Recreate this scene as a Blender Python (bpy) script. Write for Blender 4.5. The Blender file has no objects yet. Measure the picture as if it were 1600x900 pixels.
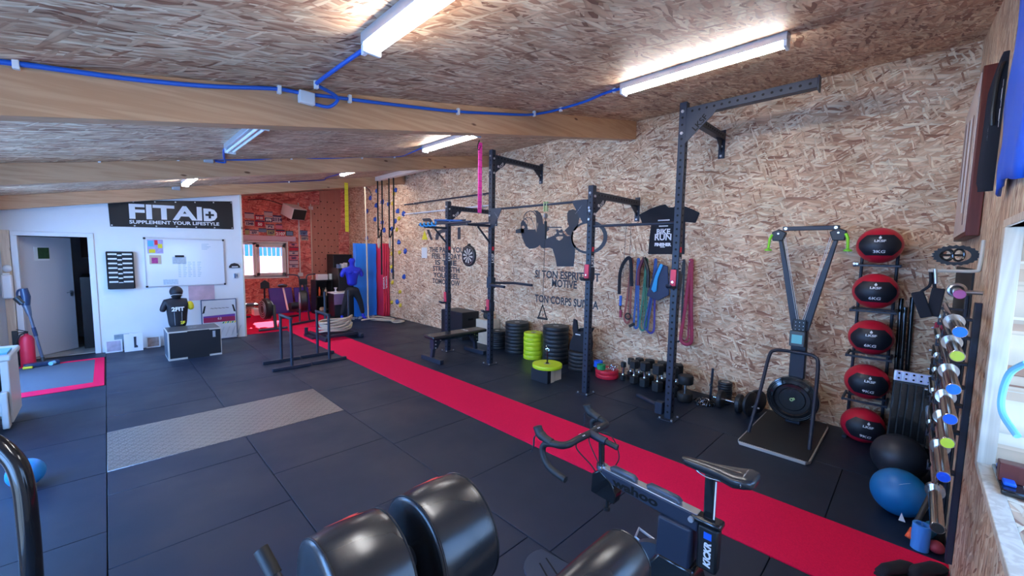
import bpy, bmesh, math, random
from mathutils import Vector, Matrix
random.seed(7)
PI = math.pi
S = bpy.context.scene
COL = S.collection

# ---------------------------------------------------------------- camera
cam = bpy.data.cameras.new('camera')
cam.sensor_width = 36.0
cam.lens = 36.0 * 633.65 / 1600.0
cam.clip_start = 0.02
co = bpy.data.objects.new('camera', cam)
COL.objects.link(co)
yaw, pitch, roll = 0.78576, -0.0873, 0.016736
fwd = Vector((math.sin(yaw)*math.cos(pitch), math.cos(yaw)*math.cos(pitch), math.sin(pitch)))
rgt = Vector((math.cos(yaw), -math.sin(yaw), 0))
up = rgt.cross(fwd)
r2 = rgt*math.cos(roll) + up*math.sin(roll)
u2 = up*math.cos(roll) - rgt*math.sin(roll)
co.matrix_world = Matrix(((r2.x, u2.x, -fwd.x, 0), (r2.y, u2.y, -fwd.y, 0), (r2.z, u2.z, -fwd.z, 1.90), (0, 0, 0, 1)))
S.camera = co

# ---------------------------------------------------------------- world, sun, daylight, exposure
S.view_settings.view_transform = 'Standard'
S.view_settings.look = 'None'
S.view_settings.gamma = 1
S.view_settings.use_curve_mapping = False
S.view_settings.exposure = 0.0
w = bpy.data.worlds.new('sky'); S.world = w; w.use_nodes = True
wn = w.node_tree.nodes; wl = w.node_tree.links
bg = wn['Background']
tc = wn.new('ShaderNodeTexCoord'); sx = wn.new('ShaderNodeSeparateXYZ'); rp = wn.new('ShaderNodeValToRGB')
wl.new(tc.outputs['Generated'], sx.inputs[0]); wl.new(sx.outputs['Z'], rp.inputs[0]); wl.new(rp.outputs[0], bg.inputs[0])
rp.color_ramp.elements[0].position = 0.0; rp.color_ramp.elements[0].color = (0.62, 0.78, 1.0, 1)
rp.color_ramp.elements[1].position = 0.7; rp.color_ramp.elements[1].color = (0.16, 0.42, 1.0, 1)
bg.inputs[1].default_value = 3.6
sun = bpy.data.lights.new('sun', 'SUN'); sun.energy = 32.0; sun.angle = 0.01; sun.color = (1.0, 0.95, 0.88)
so = bpy.data.objects.new('sun', sun); COL.objects.link(so)
so.rotation_euler = Vector((0.28, 0.83, 0.60)).to_track_quat('Z', 'Y').to_euler()
so.location = (3, 20, 12)
def daylight(name, loc, rot, sx_, sy_, energy, color):
    l = bpy.data.lights.new(name, 'AREA'); l.shape = 'RECTANGLE'; l.size = sx_; l.size_y = sy_
    l.energy = energy; l.color = color
    o = bpy.data.objects.new(name, l); COL.objects.link(o); o.location = loc; o.rotation_euler = rot
    return o
SKYC = (0.17, 0.44, 1.0)
# sky light falling in through the glazed openings of the left wall (three), and the front and back windows
for yy, en in ((1.6, 170), (4.9, 220), (8.2, 230)):
    daylight('daylight_left', (-1.62, yy, 1.45), (0, -PI/2+.42, 0), 1.9, 2.0, en, SKYC)
daylight('daylight_front', (1.6, -0.75, 1.55), (PI/2, 0, 0), 2.2, 1.0, 22, SKYC)

# ---------------------------------------------------------------- helpers
def tagp(o, label=None, cat=None, group=None, kind=None):
    if label: o['label'] = label
    if cat: o['category'] = cat
    if group: o['group'] = group
    if kind: o['kind'] = kind
    return o
def thing(name, label, cat, loc=(0, 0, 0), rotz=0, group=None):
    o = bpy.data.objects.new(name, None); COL.objects.link(o)
    o.empty_display_size = 0.1
    o.location = loc; o.rotation_euler = (0, 0, rotz)
    return tagp(o, label, cat, group)
def dup(root, loc, rotz=None, label=None, group=None, rot=None):
    r = root.copy(); COL.objects.link(r); r.location = loc
    if rotz is not None: r.rotation_euler = (0, 0, rotz)
    if rot is not None: r.rotation_euler = rot
    if label: r['label'] = label
    if group: r['group'] = group
    for ch in list(root.children):
        c = ch.copy(); COL.objects.link(c); c.parent = r
        for g in ch.children:
            d = g.copy(); COL.objects.link(d); d.parent = c
    return r
def wloc(o):
    v = Vector((0, 0, 0))
    while o is not None:
        v += Vector(o.location); o = o.parent
    return v
class MB:
    def __init__(s): s.v = []; s.f = []; s.cuts = []
    def add(s, vs, fs):
        n = len(s.v); s.cuts.append((n, len(s.f))); s.v += [tuple(p) for p in vs]; s.f += [tuple(i+n for i in f) for f in fs]; return s
    def box(s, x0, y0, z0, x1, y1, z1):
        return s.add([(x, y, z) for x in (x0, x1) for y in (y0, y1) for z in (z0, z1)],
                     [(0, 1, 3, 2), (4, 6, 7, 5), (0, 4, 5, 1), (2, 3, 7, 6), (0, 2, 6, 4), (1, 5, 7, 3)])
    def bar(s, p, q, w, h, upv=(0, 0, 1)):
        p = Vector(p); q = Vector(q); d = (q-p).normalized(); u = Vector(upv)
        sd = d.cross(u)
        if sd.length < 1e-4: sd = d.cross(Vector((1, 0, 0)))
        sd.normalize(); u = sd.cross(d).normalized()
        vs = [c + sd*a*w/2 + u*b*h/2 for c in (p, q) for a in (-1, 1) for b in (-1, 1)]
        return s.add(vs, [(0, 1, 3, 2), (4, 6, 7, 5), (0, 4, 5, 1), (2, 3, 7, 6), (0, 2, 6, 4), (1, 5, 7, 3)])
    def tube(s, path, r, n=8, closed=False, flat=1.0):
        P = [Vector(p) for p in path]; m = len(P)
        rr = r if isinstance(r, (list, tuple)) else [r]*m
        T = []
        for i in range(m):
            a = P[(i-1) % m] if (closed or i > 0) else P[i]
            b = P[(i+1) % m] if (closed or i < m-1) else P[i]
            t = b-a
            T.append(t.normalized() if t.length > 1e-9 else Vector((0, 0, 1)))
        ref = Vector((0, 0, 1)) if abs(T[0].z) < 0.9 else Vector((1, 0, 0))
        U = T[0].cross(ref).normalized(); vs = []
        for i in range(m):
            U = (U - T[i]*U.dot(T[i]));
            U = U.normalized() if U.length > 1e-6 else T[i].orthogonal().normalized()
            V = T[i].cross(U)
            for k in range(n):
                a = 2*PI*k/n
                vs.append(P[i] + U*math.cos(a)*rr[i] + V*math.sin(a)*rr[i]*flat)
        fs = []
        for i in range(m if closed else m-1):
            j = (i+1) % m
            for k in range(n):
                k2 = (k+1) % n
                fs.append((i*n+k, i*n+k2, j*n+k2, j*n+k))
        if not closed:
            fs.append(tuple(range(n))[::-1]); fs.append(tuple((m-1)*n+k for k in range(n)))
        return s.add(vs, fs)
    def cyl(s, p, q, r, r2=None, n=20):
        return s.tube([p, q], [r, r if r2 is None else r2], n)
    def lathe(s, prof, o=(0, 0, 0), axis=(0, 0, 1), n=24):
        A = Vector(axis).normalized(); O = Vector(o); U = A.orthogonal().normalized(); V = A.cross(U)
        vs = []; fs = []; m = len(prof)
        for (r, t) in prof:
            for k in range(n):
                a = 2*PI*k/n
                vs.append(O + A*t + (U*math.cos(a)+V*math.sin(a))*max(r, 1e-5))
        for i in range(m-1):
            for k in range(n):
                k2 = (k+1) % n
                fs.append((i*n+k, i*n+k2, (i+1)*n+k2, (i+1)*n+k))
        if prof[0][0] > 1e-4: fs.append(tuple(range(n))[::-1])
        if prof[-1][0] > 1e-4: fs.append(tuple((m-1)*n+k for k in range(n)))
        return s.add(vs, fs)
    def ell(s, c, r, nu=20, nv=12):
        rx, ry, rz = (r, r, r) if not isinstance(r, (tuple, list)) else r
        vs = []; fs = []
        for i in range(nv+1):
            th = PI*i/nv
            for k in range(nu):
                a = 2*PI*k/nu
                vs.append((c[0]+rx*math.sin(th)*math.cos(a), c[1]+ry*math.sin(th)*math.sin(a), c[2]+rz*math.cos(th)))
        for i in range(nv):
            for k in range(nu):
                k2 = (k+1) % nu
                fs.append((i*nu+k, i*nu+k2, (i+1)*nu+k2, (i+1)*nu+k))
        return s.add(vs, fs)
    def prism(s, poly, fn, t):
        """poly of (a,b); fn(a,b,d) -> xyz; from d=0 to d=t"""
        n = len(poly)
        vs = [fn(a, b, 0) for a, b in poly] + [fn(a, b, t) for a, b in poly]
        fs = [tuple(range(n)), tuple(range(n, 2*n))[::-1]] + [(i, (i+1) % n, n+(i+1) % n, n+i) for i in range(n)]
        return s.add(vs, fs)
    def torus(s, c, axis, R, r, n=28, m=8, ry=None):
        A = Vector(axis).normalized(); U = A.orthogonal().normalized() if abs(A.z) > .9 else A.cross(Vector((0, 0, 1))).normalized(); V = A.cross(U)
        pts = [Vector(c) + U*math.cos(2*PI*k/n)*R + V*math.sin(2*PI*k/n)*(ry or R) for k in range(n)]
        return s.tube(pts, r, m, closed=True)
    def each(s, name, m, parent=None, **k):
        c = s.cuts+[(len(s.v), len(s.f))]
        for (v0, f0), (v1, f1) in zip(c[:-1], c[1:]):
            q = MB(); q.v = s.v[v0:v1]; q.f = [tuple(i-v0 for i in f) for f in s.f[f0:f1]]; q.obj(name, m, parent, **k)
    def obj(s, name, m, parent=None, bevel=0.0, smooth=40, kind=None, label=None, seg=2):
        me = bpy.data.meshes.new(name)
        o0 = wloc(parent) if parent is not None else Vector((0, 0, 0))
        me.from_pydata([(p[0]-o0.x, p[1]-o0.y, p[2]-o0.z) for p in s.v], [], s.f)
        bm = bmesh.new(); bm.from_mesh(me)
        bmesh.ops.remove_doubles(bm, verts=bm.verts, dist=1e-5)
        bmesh.ops.recalc_face_normals(bm, faces=bm.faces)
        bm.to_mesh(me); bm.free()
        if smooth:
            me.polygons.foreach_set('use_smooth', [True]*len(me.polygons))
            me.set_sharp_from_angle(angle=math.radians(smooth))
        me.materials.append(m)
        o = bpy.data.objects.new(name, me); COL.objects.link(o)
        if parent is not None: o.parent = parent
        if bevel:
            b = o.modifiers.new('bevel', 'BEVEL'); b.width = bevel; b.segments = seg; b.limit_method = 'ANGLE'; b.angle_limit = math.radians(50)
        return tagp(o, label, kind=kind)
def flat(mb, pts):   # single polygon
    return mb.add(pts, [tuple(range(len(pts)))])
_tc = {}
def text(body, size, fn, name, m, parent, align='CENTER', depth=0.001, bold=0.0, sx_=1.0, label=None, shear=0, width=None):
    """text mesh; local x right, y up mapped by fn(a, b, d)"""
    key = (body, size, align, bold, sx_, shear)
    if key not in _tc:
        c = bpy.data.curves.new('t', 'FONT'); c.body = body; c.size = size; c.align_x = align; c.align_y = 'CENTER'
        c.offset = bold; c.resolution_u = 3; c.shear = shear; c.space_line = 0.95
        o = bpy.data.objects.new('t', c); COL.objects.link(o)
        dg = bpy.context.evaluated_depsgraph_get(); dg.update()
        me = bpy.data.meshes.new_from_object(o.evaluated_get(dg))
        _tc[key] = ([(v.co.x*sx_, v.co.y) for v in me.vertices], [tuple(p.vertices) for p in me.polygons])
        bpy.data.objects.remove(o); bpy.data.curves.remove(c); bpy.data.meshes.remove(me)
    vs, fs = _tc[key]
    if width:
        lo = min(v[0] for v in vs); hi = max(v[0] for v in vs); k_ = width/(hi-lo); vs = [((v[0]-(lo+hi)/2)*k_, v[1]) for v in vs]
    mb = MB().add([fn(a, b, depth) for a, b in vs], fs)
    return mb.obj(name, m, parent, smooth=0, label=label)
# facing maps: a runs to the viewer's right, b up, d out of the surface
def on_right(y, z, x=5.77): return lambda a, b, d=0: (x-d, y-a, z+b)       # right wall, faces -x
def on_back(x, z, y=10.17): return lambda a, b, d=0: (x+a, y-d, z+b)       # back walls, face -y
def on_front(x, z, y=-.27): return lambda a, b, d=0: (x-a, y+d, z+b)       # front wall, faces +y

# ---------------------------------------------------------------- materials
def pmat(name, col, rough=0.5, metal=0.0, bump=0.0, bscale=200, var=0.0, emit=None, es=1.0, coat=0.0, sheen=0.0, spec=0.5, vscale=8):
    m = bpy.data.materials.new(name); m.use_nodes = True
    N = m.node_tree.nodes; L = m.node_tree.links; b = N['Principled BSDF']
    b.inputs['Base Color'].default_value = (*col, 1); b.inputs['Roughness'].default_value = rough; b.inputs['Metallic'].default_value = metal
    b.inputs['Specular IOR Level'].default_value = spec
    if coat: b.inputs['Coat Weight'].default_value = coat
    if sheen: b.inputs['Sheen Weight'].default_value = sheen
    if emit: b.inputs['Emission Color'].default_value = (*emit, 1); b.inputs['Emission Strength'].default_value = es
    t = N.new('ShaderNodeTexCoord')
    if var:
        n = N.new('ShaderNodeTexNoise'); n.inputs['Scale'].default_value = vscale; n.inputs['Detail'].default_value = 5
        L.new(t.outputs['Object'], n.inputs['Vector'])
        mx = N.new('ShaderNodeMixRGB'); mx.inputs[1].default_value = (*[c*(1-var) for c in col], 1); mx.inputs[2].default_value = (*[min(1, c*(1+var)) for c in col], 1)
        L.new(n.outputs['Fac'], mx.inputs[0]); L.new(mx.outputs[0], b.inputs['Base Color'])
    if bump:
        n = N.new('ShaderNodeTexNoise'); n.inputs['Scale'].default_value = bscale; n.inputs['Detail'].default_value = 3
        L.new(t.outputs['Object'], n.inputs['Vector'])
        bp = N.new('ShaderNodeBump'); bp.inputs['Strength'].default_value = bump; bp.inputs['Distance'].default_value = 0.002
        L.new(n.outputs['Fac'], bp.inputs['Height']); L.new(bp.outputs[0], b.inputs['Normal'])
    return m
def osb(name, ax, stops, length=0.17, width=0.025, dark=1.0, stretch=1.0):
    """oriented strand board: layers of elongated random cells; ax = the two axes of the board plane"""
    m = bpy.data.materials.new(name); m.use_nodes = True
    N = m.node_tree.nodes; L = m.node_tree.links; bs = N['Principled BSDF']
    g = N.new('ShaderNodeNewGeometry'); sp = N.new('ShaderNodeSeparateXYZ'); cb = N.new('ShaderNodeCombineXYZ')
    L.new(g.outputs['Position'], sp.inputs[0]); L.new(sp.outputs[ax[0]], cb.inputs[0]); L.new(sp.outputs[ax[1]], cb.inputs[1])
    wn_ = N.new('ShaderNodeTexNoise'); wn_.inputs['Scale'].default_value = 7; wn_.inputs['Detail'].default_value = 1
    L.new(cb.outputs[0], wn_.inputs['Vector'])
    sc = N.new('ShaderNodeVectorMath'); sc.operation = 'SCALE'; sc.inputs['Scale'].default_value = 0.035
    L.new(wn_.outputs['Color'], sc.inputs[0])
    ad = N.new('ShaderNodeVectorMath'); ad.operation = 'ADD'; L.new(cb.outputs[0], ad.inputs[0]); L.new(sc.outputs[0], ad.inputs[1])
    prev = None
    for k, (th, cov, sz) in enumerate(((0.1, 1, 1.3), (1.15, .34, .9), (-.70, .40, 1.0), (0.55, .42, .85), (-.20, .45, 1.1), (1.9, .16, .7), (0.25, .16, .5))):
        mp = N.new('ShaderNodeMapping'); mp.vector_type = 'POINT'
        rt = N.new('ShaderNodeVectorRotate'); rt.rotation_type = 'Z_AXIS'; rt.inputs['Angle'].default_value = th*stretch
        L.new(ad.outputs[0], rt.inputs['Vector']); L.new(rt.outputs[0], mp.inputs['Vector'])
        mp.inputs['Scale'].default_value = (1/(length*sz), 1/(width*sz), 1); mp.inputs['Location'].default_value = (k*3.7, k*9.1, 0)
        v = N.new('ShaderNodeTexVoronoi'); v.voronoi_dimensions = '2D'; v.feature = 'F1'; v.inputs['Scale'].default_value = 1.0
        L.new(mp.outputs[0], v.inputs['Vector'])
        s3 = N.new('ShaderNodeSeparateColor'); L.new(v.outputs['Color'], s3.inputs[0])
        cr = N.new('ShaderNodeValToRGB'); L.new(s3.outputs[0], cr.inputs[0])
        e = cr.color_ramp.elements; e[0].position = 0; e[0].color = (*stops[0], 1); e[1].position = 1; e[1].color = (*stops[-1], 1)
        for j, st in enumerate(stops[1:-1]):
            q = e.new((0.14, 0.40, 0.72)[j]); q.color = (*st, 1)
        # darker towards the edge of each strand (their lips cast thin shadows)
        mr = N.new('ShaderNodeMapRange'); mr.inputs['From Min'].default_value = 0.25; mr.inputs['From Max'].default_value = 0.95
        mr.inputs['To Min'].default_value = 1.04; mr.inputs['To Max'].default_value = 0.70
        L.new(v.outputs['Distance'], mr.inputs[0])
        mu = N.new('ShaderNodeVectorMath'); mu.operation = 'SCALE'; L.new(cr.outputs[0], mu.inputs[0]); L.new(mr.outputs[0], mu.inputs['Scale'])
        if prev is None: prev = mu.outputs[0]
        else:
            lt = N.new('ShaderNodeMath'); lt.operation = 'LESS_THAN'; lt.inputs[1].default_value = cov; L.new(s3.outputs[1], lt.inputs[0])
            mx = N.new('ShaderNodeMix'); mx.data_type = 'RGBA'; L.new(lt.outputs[0], mx.inputs['Factor'])
            L.new(prev, mx.inputs['A']); L.new(mu.outputs[0], mx.inputs['B']); prev = mx.outputs['Result']
    # broad tone drift
    bn = N.new('ShaderNodeTexNoise'); bn.inputs['Scale'].default_value = 2.2; bn.inputs['Detail'].default_value = 3; L.new(cb.outputs[0], bn.inputs['Vector'])
    br = N.new('ShaderNodeMapRange'); br.inputs['To Min'].default_value = 0.82*dark; br.inputs['To Max'].default_value = 1.15*dark
    br.inputs['From Min'].default_value = 0.3; br.inputs['From Max'].default_value = 0.7; L.new(bn.outputs['Fac'], br.inputs[0])
    fin = N.new('ShaderNodeVectorMath'); fin.operation = 'SCALE'; L.new(prev, fin.inputs[0]); L.new(br.outputs[0], fin.inputs['Scale'])
    L.new(fin.outputs[0], bs.inputs['Base Color'])
    bs.inputs['Roughness'].default_value = 0.55
    bs.inputs['Specular IOR Level'].default_value = 0.35
    rgb = N.new('ShaderNodeRGBToBW'); L.new(prev, rgb.inputs[0])
    bp = N.new('ShaderNodeBump'); bp.inputs['Strength'].default_value = 0.25; bp.inputs['Distance'].default_value = 0.002
    L.new(rgb.outputs[0], bp.inputs['Height']); L.new(bp.outputs[0], bs.inputs['Normal'])
    return m
def wood(name, c1, c2, axis=0, rough=0.5, knots=True, ring=26):
    m = bpy.data.materials.new(name); m.use_nodes = True
    N = m.node_tree.nodes; L = m.node_tree.links; bs = N['Principled BSDF']
    g = N.new('ShaderNodeNewGeometry'); mp = N.new('ShaderNodeMapping')
    sc = [6.0, 6.0, 6.0]; sc[axis] = 0.35; mp.inputs['Scale'].default_value = sc
    L.new(g.outputs['Position'], mp.inputs['Vector'])
    n = N.new('ShaderNodeTexNoise'); n.inputs['Scale'].default_value = 2.2; n.inputs['Detail'].default_value = 6; n.inputs['Distortion'].default_value = 0.6
    L.new(mp.outputs[0], n.inputs['Vector'])
    wv = N.new('ShaderNodeMath'); wv.operation = 'MULTIPLY'; wv.inputs[1].default_value = ring; L.new(n.outputs['Fac'], wv.inputs[0])
    sn = N.new('ShaderNodeMath'); sn.operation = 'SINE'; L.new(wv.outputs[0], sn.inputs[0])
    mr = N.new('ShaderNodeMapRange'); mr.inputs['From Min'].default_value = -1; L.new(sn.outputs[0], mr.inputs[0])
    mx = N.new('ShaderNodeMixRGB'); mx.inputs[1].default_value = (*c1, 1); mx.inputs[2].default_value = (*c2, 1); L.new(mr.outputs[0], mx.inputs[0])
    out = mx.outputs[0]
    if knots:
        mp2 = N.new('ShaderNodeMapping'); s2 = [9.0, 9.0, 9.0]; s2[axis] = 3.2; mp2.inputs['Scale'].default_value = s2; L.new(g.outputs['Position'], mp2.inputs['Vector'])
        mp2.inputs['Location'].default_value = (3.3, 1.7, .9); v = N.new('ShaderNodeTexVoronoi'); v.inputs['Scale'].default_value = 0.70; L.new(mp2.outputs[0], v.inputs['Vector'])
        k = N.new('ShaderNodeMapRange'); k.inputs['From Min'].default_value = 0.06; k.inputs['From Max'].default_value = 0.10; k.inputs['To Min'].default_value = 1; k.inputs['To Max'].default_value = 0
        L.new(v.outputs['Distance'], k.inputs[0])
        m2 = N.new('ShaderNodeMixRGB'); m2.inputs[2].default_value = (c1[0]*.3, c1[1]*.2, c1[2]*.15, 1); L.new(k.outputs[0], m2.inputs[0]); L.new(out, m2.inputs[1]); out = m2.outputs[0]
    L.new(out, bs.inputs['Base Color']); bs.inputs['Roughness'].default_value = rough
    return m
OSBC = ((0.30, 0.125, 0.070), (0.54, 0.29, 0.170), (0.70, 0.45, 0.275), (0.80, 0.59, 0.385), (0.93, 0.79, 0.57))
OSB_RED_BOUNCE = ((0.42, 0.05, 0.045), (0.62, 0.13, 0.11), (0.74, 0.19, 0.16), (0.80, 0.26, 0.21), (0.88, 0.40, 0.33))  # red bounce from the sunlit carpet, painted into the board colours
OSBG = ((0.28, 0.12, 0.08), (0.42, 0.24, 0.16), (0.52, 0.34, 0.23), (0.62, 0.45, 0.32), (0.75, 0.60, 0.46))
M = {}
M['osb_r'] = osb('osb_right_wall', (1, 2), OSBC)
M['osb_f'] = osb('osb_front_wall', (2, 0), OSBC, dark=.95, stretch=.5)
M['osb_b'] = osb('osb_back_bounce', (0, 2), OSB_RED_BOUNCE, length=.2, width=.04)
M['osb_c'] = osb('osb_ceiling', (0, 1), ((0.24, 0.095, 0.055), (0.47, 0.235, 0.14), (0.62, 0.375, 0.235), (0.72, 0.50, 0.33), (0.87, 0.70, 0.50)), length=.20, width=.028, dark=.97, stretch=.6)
M['beam'] = wood('glulam_spruce', (0.53, 0.28, 0.14), (0.61, 0.35, 0.19), 0, 0.45)
M['pine'] = wood('planed_pine', (0.66, 0.52, 0.38), (0.78, 0.65, 0.50), 2, 0.5)
M['whitewood'] = wood('white_washed_plank', (0.68, 0.52, 0.42), (0.75, 0.60, 0.50), 1, 0.5)
M['ply'] = wood('plywood', (0.50, 0.19, 0.13), (0.56, 0.24, 0.17), 2, 0.55, knots=False, ring=8)
M['boxwood'] = wood('birch_plywood', (0.66, 0.56, 0.42), (0.72, 0.62, 0.48), 0, 0.5, knots=False, ring=8)
M['darkwood'] = wood('dark_stained_wood', (0.10, 0.018, 0.012), (0.14, 0.026, 0.018), 2, 0.4, knots=False)
M['whitewall'] = pmat('white_paint', (0.80, 0.82, 0.84), 0.5, bump=.05, bscale=60, var=.02)
M['whitegloss'] = pmat('white_plastic', (0.80, 0.81, 0.82), 0.3)
M['whitepaper'] = pmat('white_paper', (0.78, 0.78, 0.76), 0.7)
M['black'] = pmat('black_plastic', (0.012, 0.013, 0.015), 0.4)
M['blackgloss'] = pmat('black_gloss', (0.010, 0.011, 0.013), 0.15, coat=.4)
M['powder'] = pmat('black_powder_coat', (0.016, 0.023, 0.042), 0.42, bump=.15, bscale=400)
M['rubber'] = pmat('black_rubber', (0.014, 0.015, 0.017), 0.55, bump=.2, bscale=300)
M['plate'] = pmat('bumper_rubber', (0.017, 0.019, 0.023), 0.45, bump=.1, bscale=200)
M['hole'] = pmat('hole_dark', (0.002, 0.002, 0.003), 0.9)
M['chrome'] = pmat('chrome', (0.75, 0.76, 0.78), 0.13, 1.0)
M['steel'] = pmat('brushed_steel', (0.55, 0.55, 0.56), 0.32, 1.0)
M['zinc'] = pmat('zinc_bolt', (0.75, 0.76, 0.78), 0.3, .8)
M['alu'] = pmat('aluminium', (0.62, 0.64, 0.68), 0.3, .9)
M['redrub'] = pmat('red_urethane', (0.75, 0.018, 0.05), 0.45)
M['white'] = pmat('white_print', (0.85, 0.86, 0.88), 0.5)
M['lime'] = pmat('lime_rubber', (0.62, 0.80, 0.02), 0.45, bump=.1)
M['limeplastic'] = pmat('lime_plastic', (0.28, 0.80, 0.03), 0.35)
M['redplate'] = pmat('red_rubber_plate', (0.72, 0.02, 0.05), 0.45)
M['ballred'] = pmat('ball_red_vinyl', (0.56, 0.008, 0.035), 0.42, bump=.1, bscale=120)
M['ballblack'] = pmat('ball_black_panel', (0.010, 0.013, 0.022), 0.45)
M['blue'] = pmat('blue_vinyl', (0.01, 0.13, 0.75), 0.45)
M['bluemat'] = pmat('blue_mat_vinyl', (0.01, 0.22, 0.82), 0.4, bump=.3, bscale=9)
M['redmat'] = pmat('red_mat_vinyl', (0.66, 0.02, 0.06), 0.4)
M['purple'] = pmat('purple_vinyl', (0.07, 0.03, 0.38), 0.4)
M['dummy'] = pmat('dummy_blue_vinyl', (0.01, 0.03, 0.60), 0.45)
M['conduit'] = pmat('blue_conduit', (0.01, 0.11, 0.55), 0.4)
M['gball'] = pmat('gym_ball_blue', (0.005, 0.16, 0.42), 0.38)
M['yellow'] = pmat('yellow_print', (0.80, 0.68, 0.03), 0.5)
M['rope'] = pmat('hemp_rope', (0.56, 0.46, 0.34), 0.8, bump=.8, bscale=60, var=.15, vscale=40)
M['leather'] = pmat('black_leatherette', (0.020, 0.022, 0.026), 0.26, bump=.25, bscale=24, spec=.7)
M['glass'] = None
M['green'] = pmat('green_tape', (0.02, 0.36, 0.12), 0.5)
M['orange'] = pmat('orange_foam', (0.75, 0.10, 0.03), 0.5)
M['pink'] = pmat('pink_webbing', (0.80, 0.06, 0.40), 0.6)
M['decal'] = pmat('dark_vinyl_decal', (0.030, 0.036, 0.050), 0.5)
M['cloth'] = pmat('black_cotton', (0.010, 0.012, 0.020), 0.85, bump=.3, bscale=30)
M['screen'] = pmat('display', (0.10, 0.35, 0.42), 0.2, emit=(0.12, 0.42, 0.52), es=.35)
# floor materials
def tile_mat():
    m = pmat('rubber_tile', (0.02, 0.022, 0.026), 0.5)
    N = m.node_tree.nodes; L = m.node_tree.links; b = N['Principled BSDF']
    g = N.new('ShaderNodeNewGeometry')
    n1 = N.new('ShaderNodeTexNoise'); n1.inputs['Scale'].default_value = 1.3; n1.inputs['Detail'].default_value = 4
    n2 = N.new('ShaderNodeTexNoise'); n2.inputs['Scale'].default_value = 260; n2.inputs['Detail'].default_value = 2
    L.new(g.outputs['Position'], n1.inputs['Vector']); L.new(g.outputs['Position'], n2.inputs['Vector'])
    mx = N.new('ShaderNodeMixRGB'); mx.inputs[1].default_value = (0.003, 0.009, 0.024, 1); mx.inputs[2].default_value = (0.008, 0.020, 0.047, 1)
    L.new(n2.outputs['Fac'], mx.inputs[0]); L.new(mx.outputs[0], b.inputs['Base Color'])
    mr = N.new('ShaderNodeMapRange'); mr.inputs['From Min'].default_value = .35; mr.inputs['From Max'].default_value = .65
    mr.inputs['To Min'].default_value = .42; mr.inputs['To Max'].default_value = .58; L.new(n1.outputs['Fac'], mr.inputs[0]); L.new(mr.outputs[0], b.inputs['Roughness'])
    bp = N.new('ShaderNodeBump'); bp.inputs['Strength'].default_value = .35; bp.inputs['Distance'].default_value = .001
    L.new(n2.outputs['Fac'], bp.inputs['Height']); L.new(bp.outputs[0], b.inputs['Normal'])
    b.inputs['Specular IOR Level'].default_value = 0.5
    return m
def carpet_mat(name, c):
    m = pmat(name, c, 0.95, bump=.6, bscale=500, spec=.1)
    N = m.node_tree.nodes; L = m.node_tree.links; b = N['Principled BSDF']
    g = N.new('ShaderNodeNewGeometry'); n2 = N.new('ShaderNodeTexNoise'); n2.inputs['Scale'].default_value = 120; n2.inputs['Detail'].default_value = 4
    L.new(g.outputs['Position'], n2.inputs['Vector'])
    mx = N.new('ShaderNodeMixRGB'); mx.inputs[1].default_value = (*[v*.8 for v in c], 1); mx.inputs[2].default_value = (*[min(1, v*1.2) for v in c], 1)
    L.new(n2.outputs['Fac'], mx.inputs[0]); L.new(mx.outputs[0], b.inputs['Base Color'])
    return m
def checker_mat():
    m = pmat('checker_plate', (0.36, 0.34, 0.33), 0.33, 0.9)
    N = m.node_tree.nodes; L = m.node_tree.links; b = N['Principled BSDF']
    g = N.new('ShaderNodeNewGeometry'); out = []
    for th in (PI/4, -PI/4):
        rt = N.new('ShaderNodeVectorRotate'); rt.rotation_type = 'Z_AXIS'; rt.inputs['Angle'].default_value = th; L.new(g.outputs['Position'], rt.inputs['Vector'])
        mp = N.new('ShaderNodeMapping'); mp.inputs['Scale'].default_value = (14, 34, 1); L.new(rt.outputs[0], mp.inputs['Vector'])
        v = N.new('ShaderNodeTexVoronoi'); v.voronoi_dimensions = '2D'; v.inputs['Randomness'].default_value = 0; v.inputs['Scale'].default_value = 1; L.new(mp.outputs[0], v.inputs['Vector'])
        mr = N.new('ShaderNodeMapRange'); mr.inputs['From Min'].default_value = .22; mr.inputs['From Max'].default_value = .36; mr.inputs['To Min'].default_value = 1; mr.inputs['To Max'].default_value = 0
        L.new(v.outputs['Distance'], mr.inputs[0]); out.append(mr.outputs[0])
    mx = N.new('ShaderNodeMath'); mx.operation = 'MAXIMUM'; L.new(out[0], mx.inputs[0]); L.new(out[1], mx.inputs[1])
    bp = N.new('ShaderNodeBump'); bp.inputs['Strength'].default_value = .8; bp.inputs['Distance'].default_value = .003
    cm_ = N.new('ShaderNodeMixRGB'); cm_.inputs[1].default_value = (.30, .29, .28, 1); cm_.inputs[2].default_value = (.40, .38, .36, 1); L.new(mx.outputs[0], cm_.inputs[0]); L.new(cm_.outputs[0], b.inputs['Base Color'])
    L.new(mx.outputs[0], bp.inputs['Height']); L.new(bp.outputs[0], b.inputs['Normal'])
    n1 = N.new('ShaderNodeTexNoise'); n1.inputs['Scale'].default_value = 3; n1.inputs['Detail'].default_value = 5; L.new(g.outputs['Position'], n1.inputs['Vector'])
    r = N.new('ShaderNodeMapRange'); r.inputs['To Min'].default_value = .22; r.inputs['To Max'].default_value = .5; L.new(n1.outputs['Fac'], r.inputs[0]); L.new(r.outputs[0], b.inputs['Roughness'])
    return m
M['tile'] = tile_mat()
M['carpet'] = carpet_mat('red_carpet', (0.76, 0.012, 0.075))
M['checker'] = checker_mat()
M['subfloor'] = pmat('subfloor', (0.006, 0.006, 0.007), .9)
M['corridor'] = pmat('corridor_vinyl', (0.36, 0.33, 0.30), .5)
gl = bpy.data.materials.new('window_glass'); gl.use_nodes = True
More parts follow.
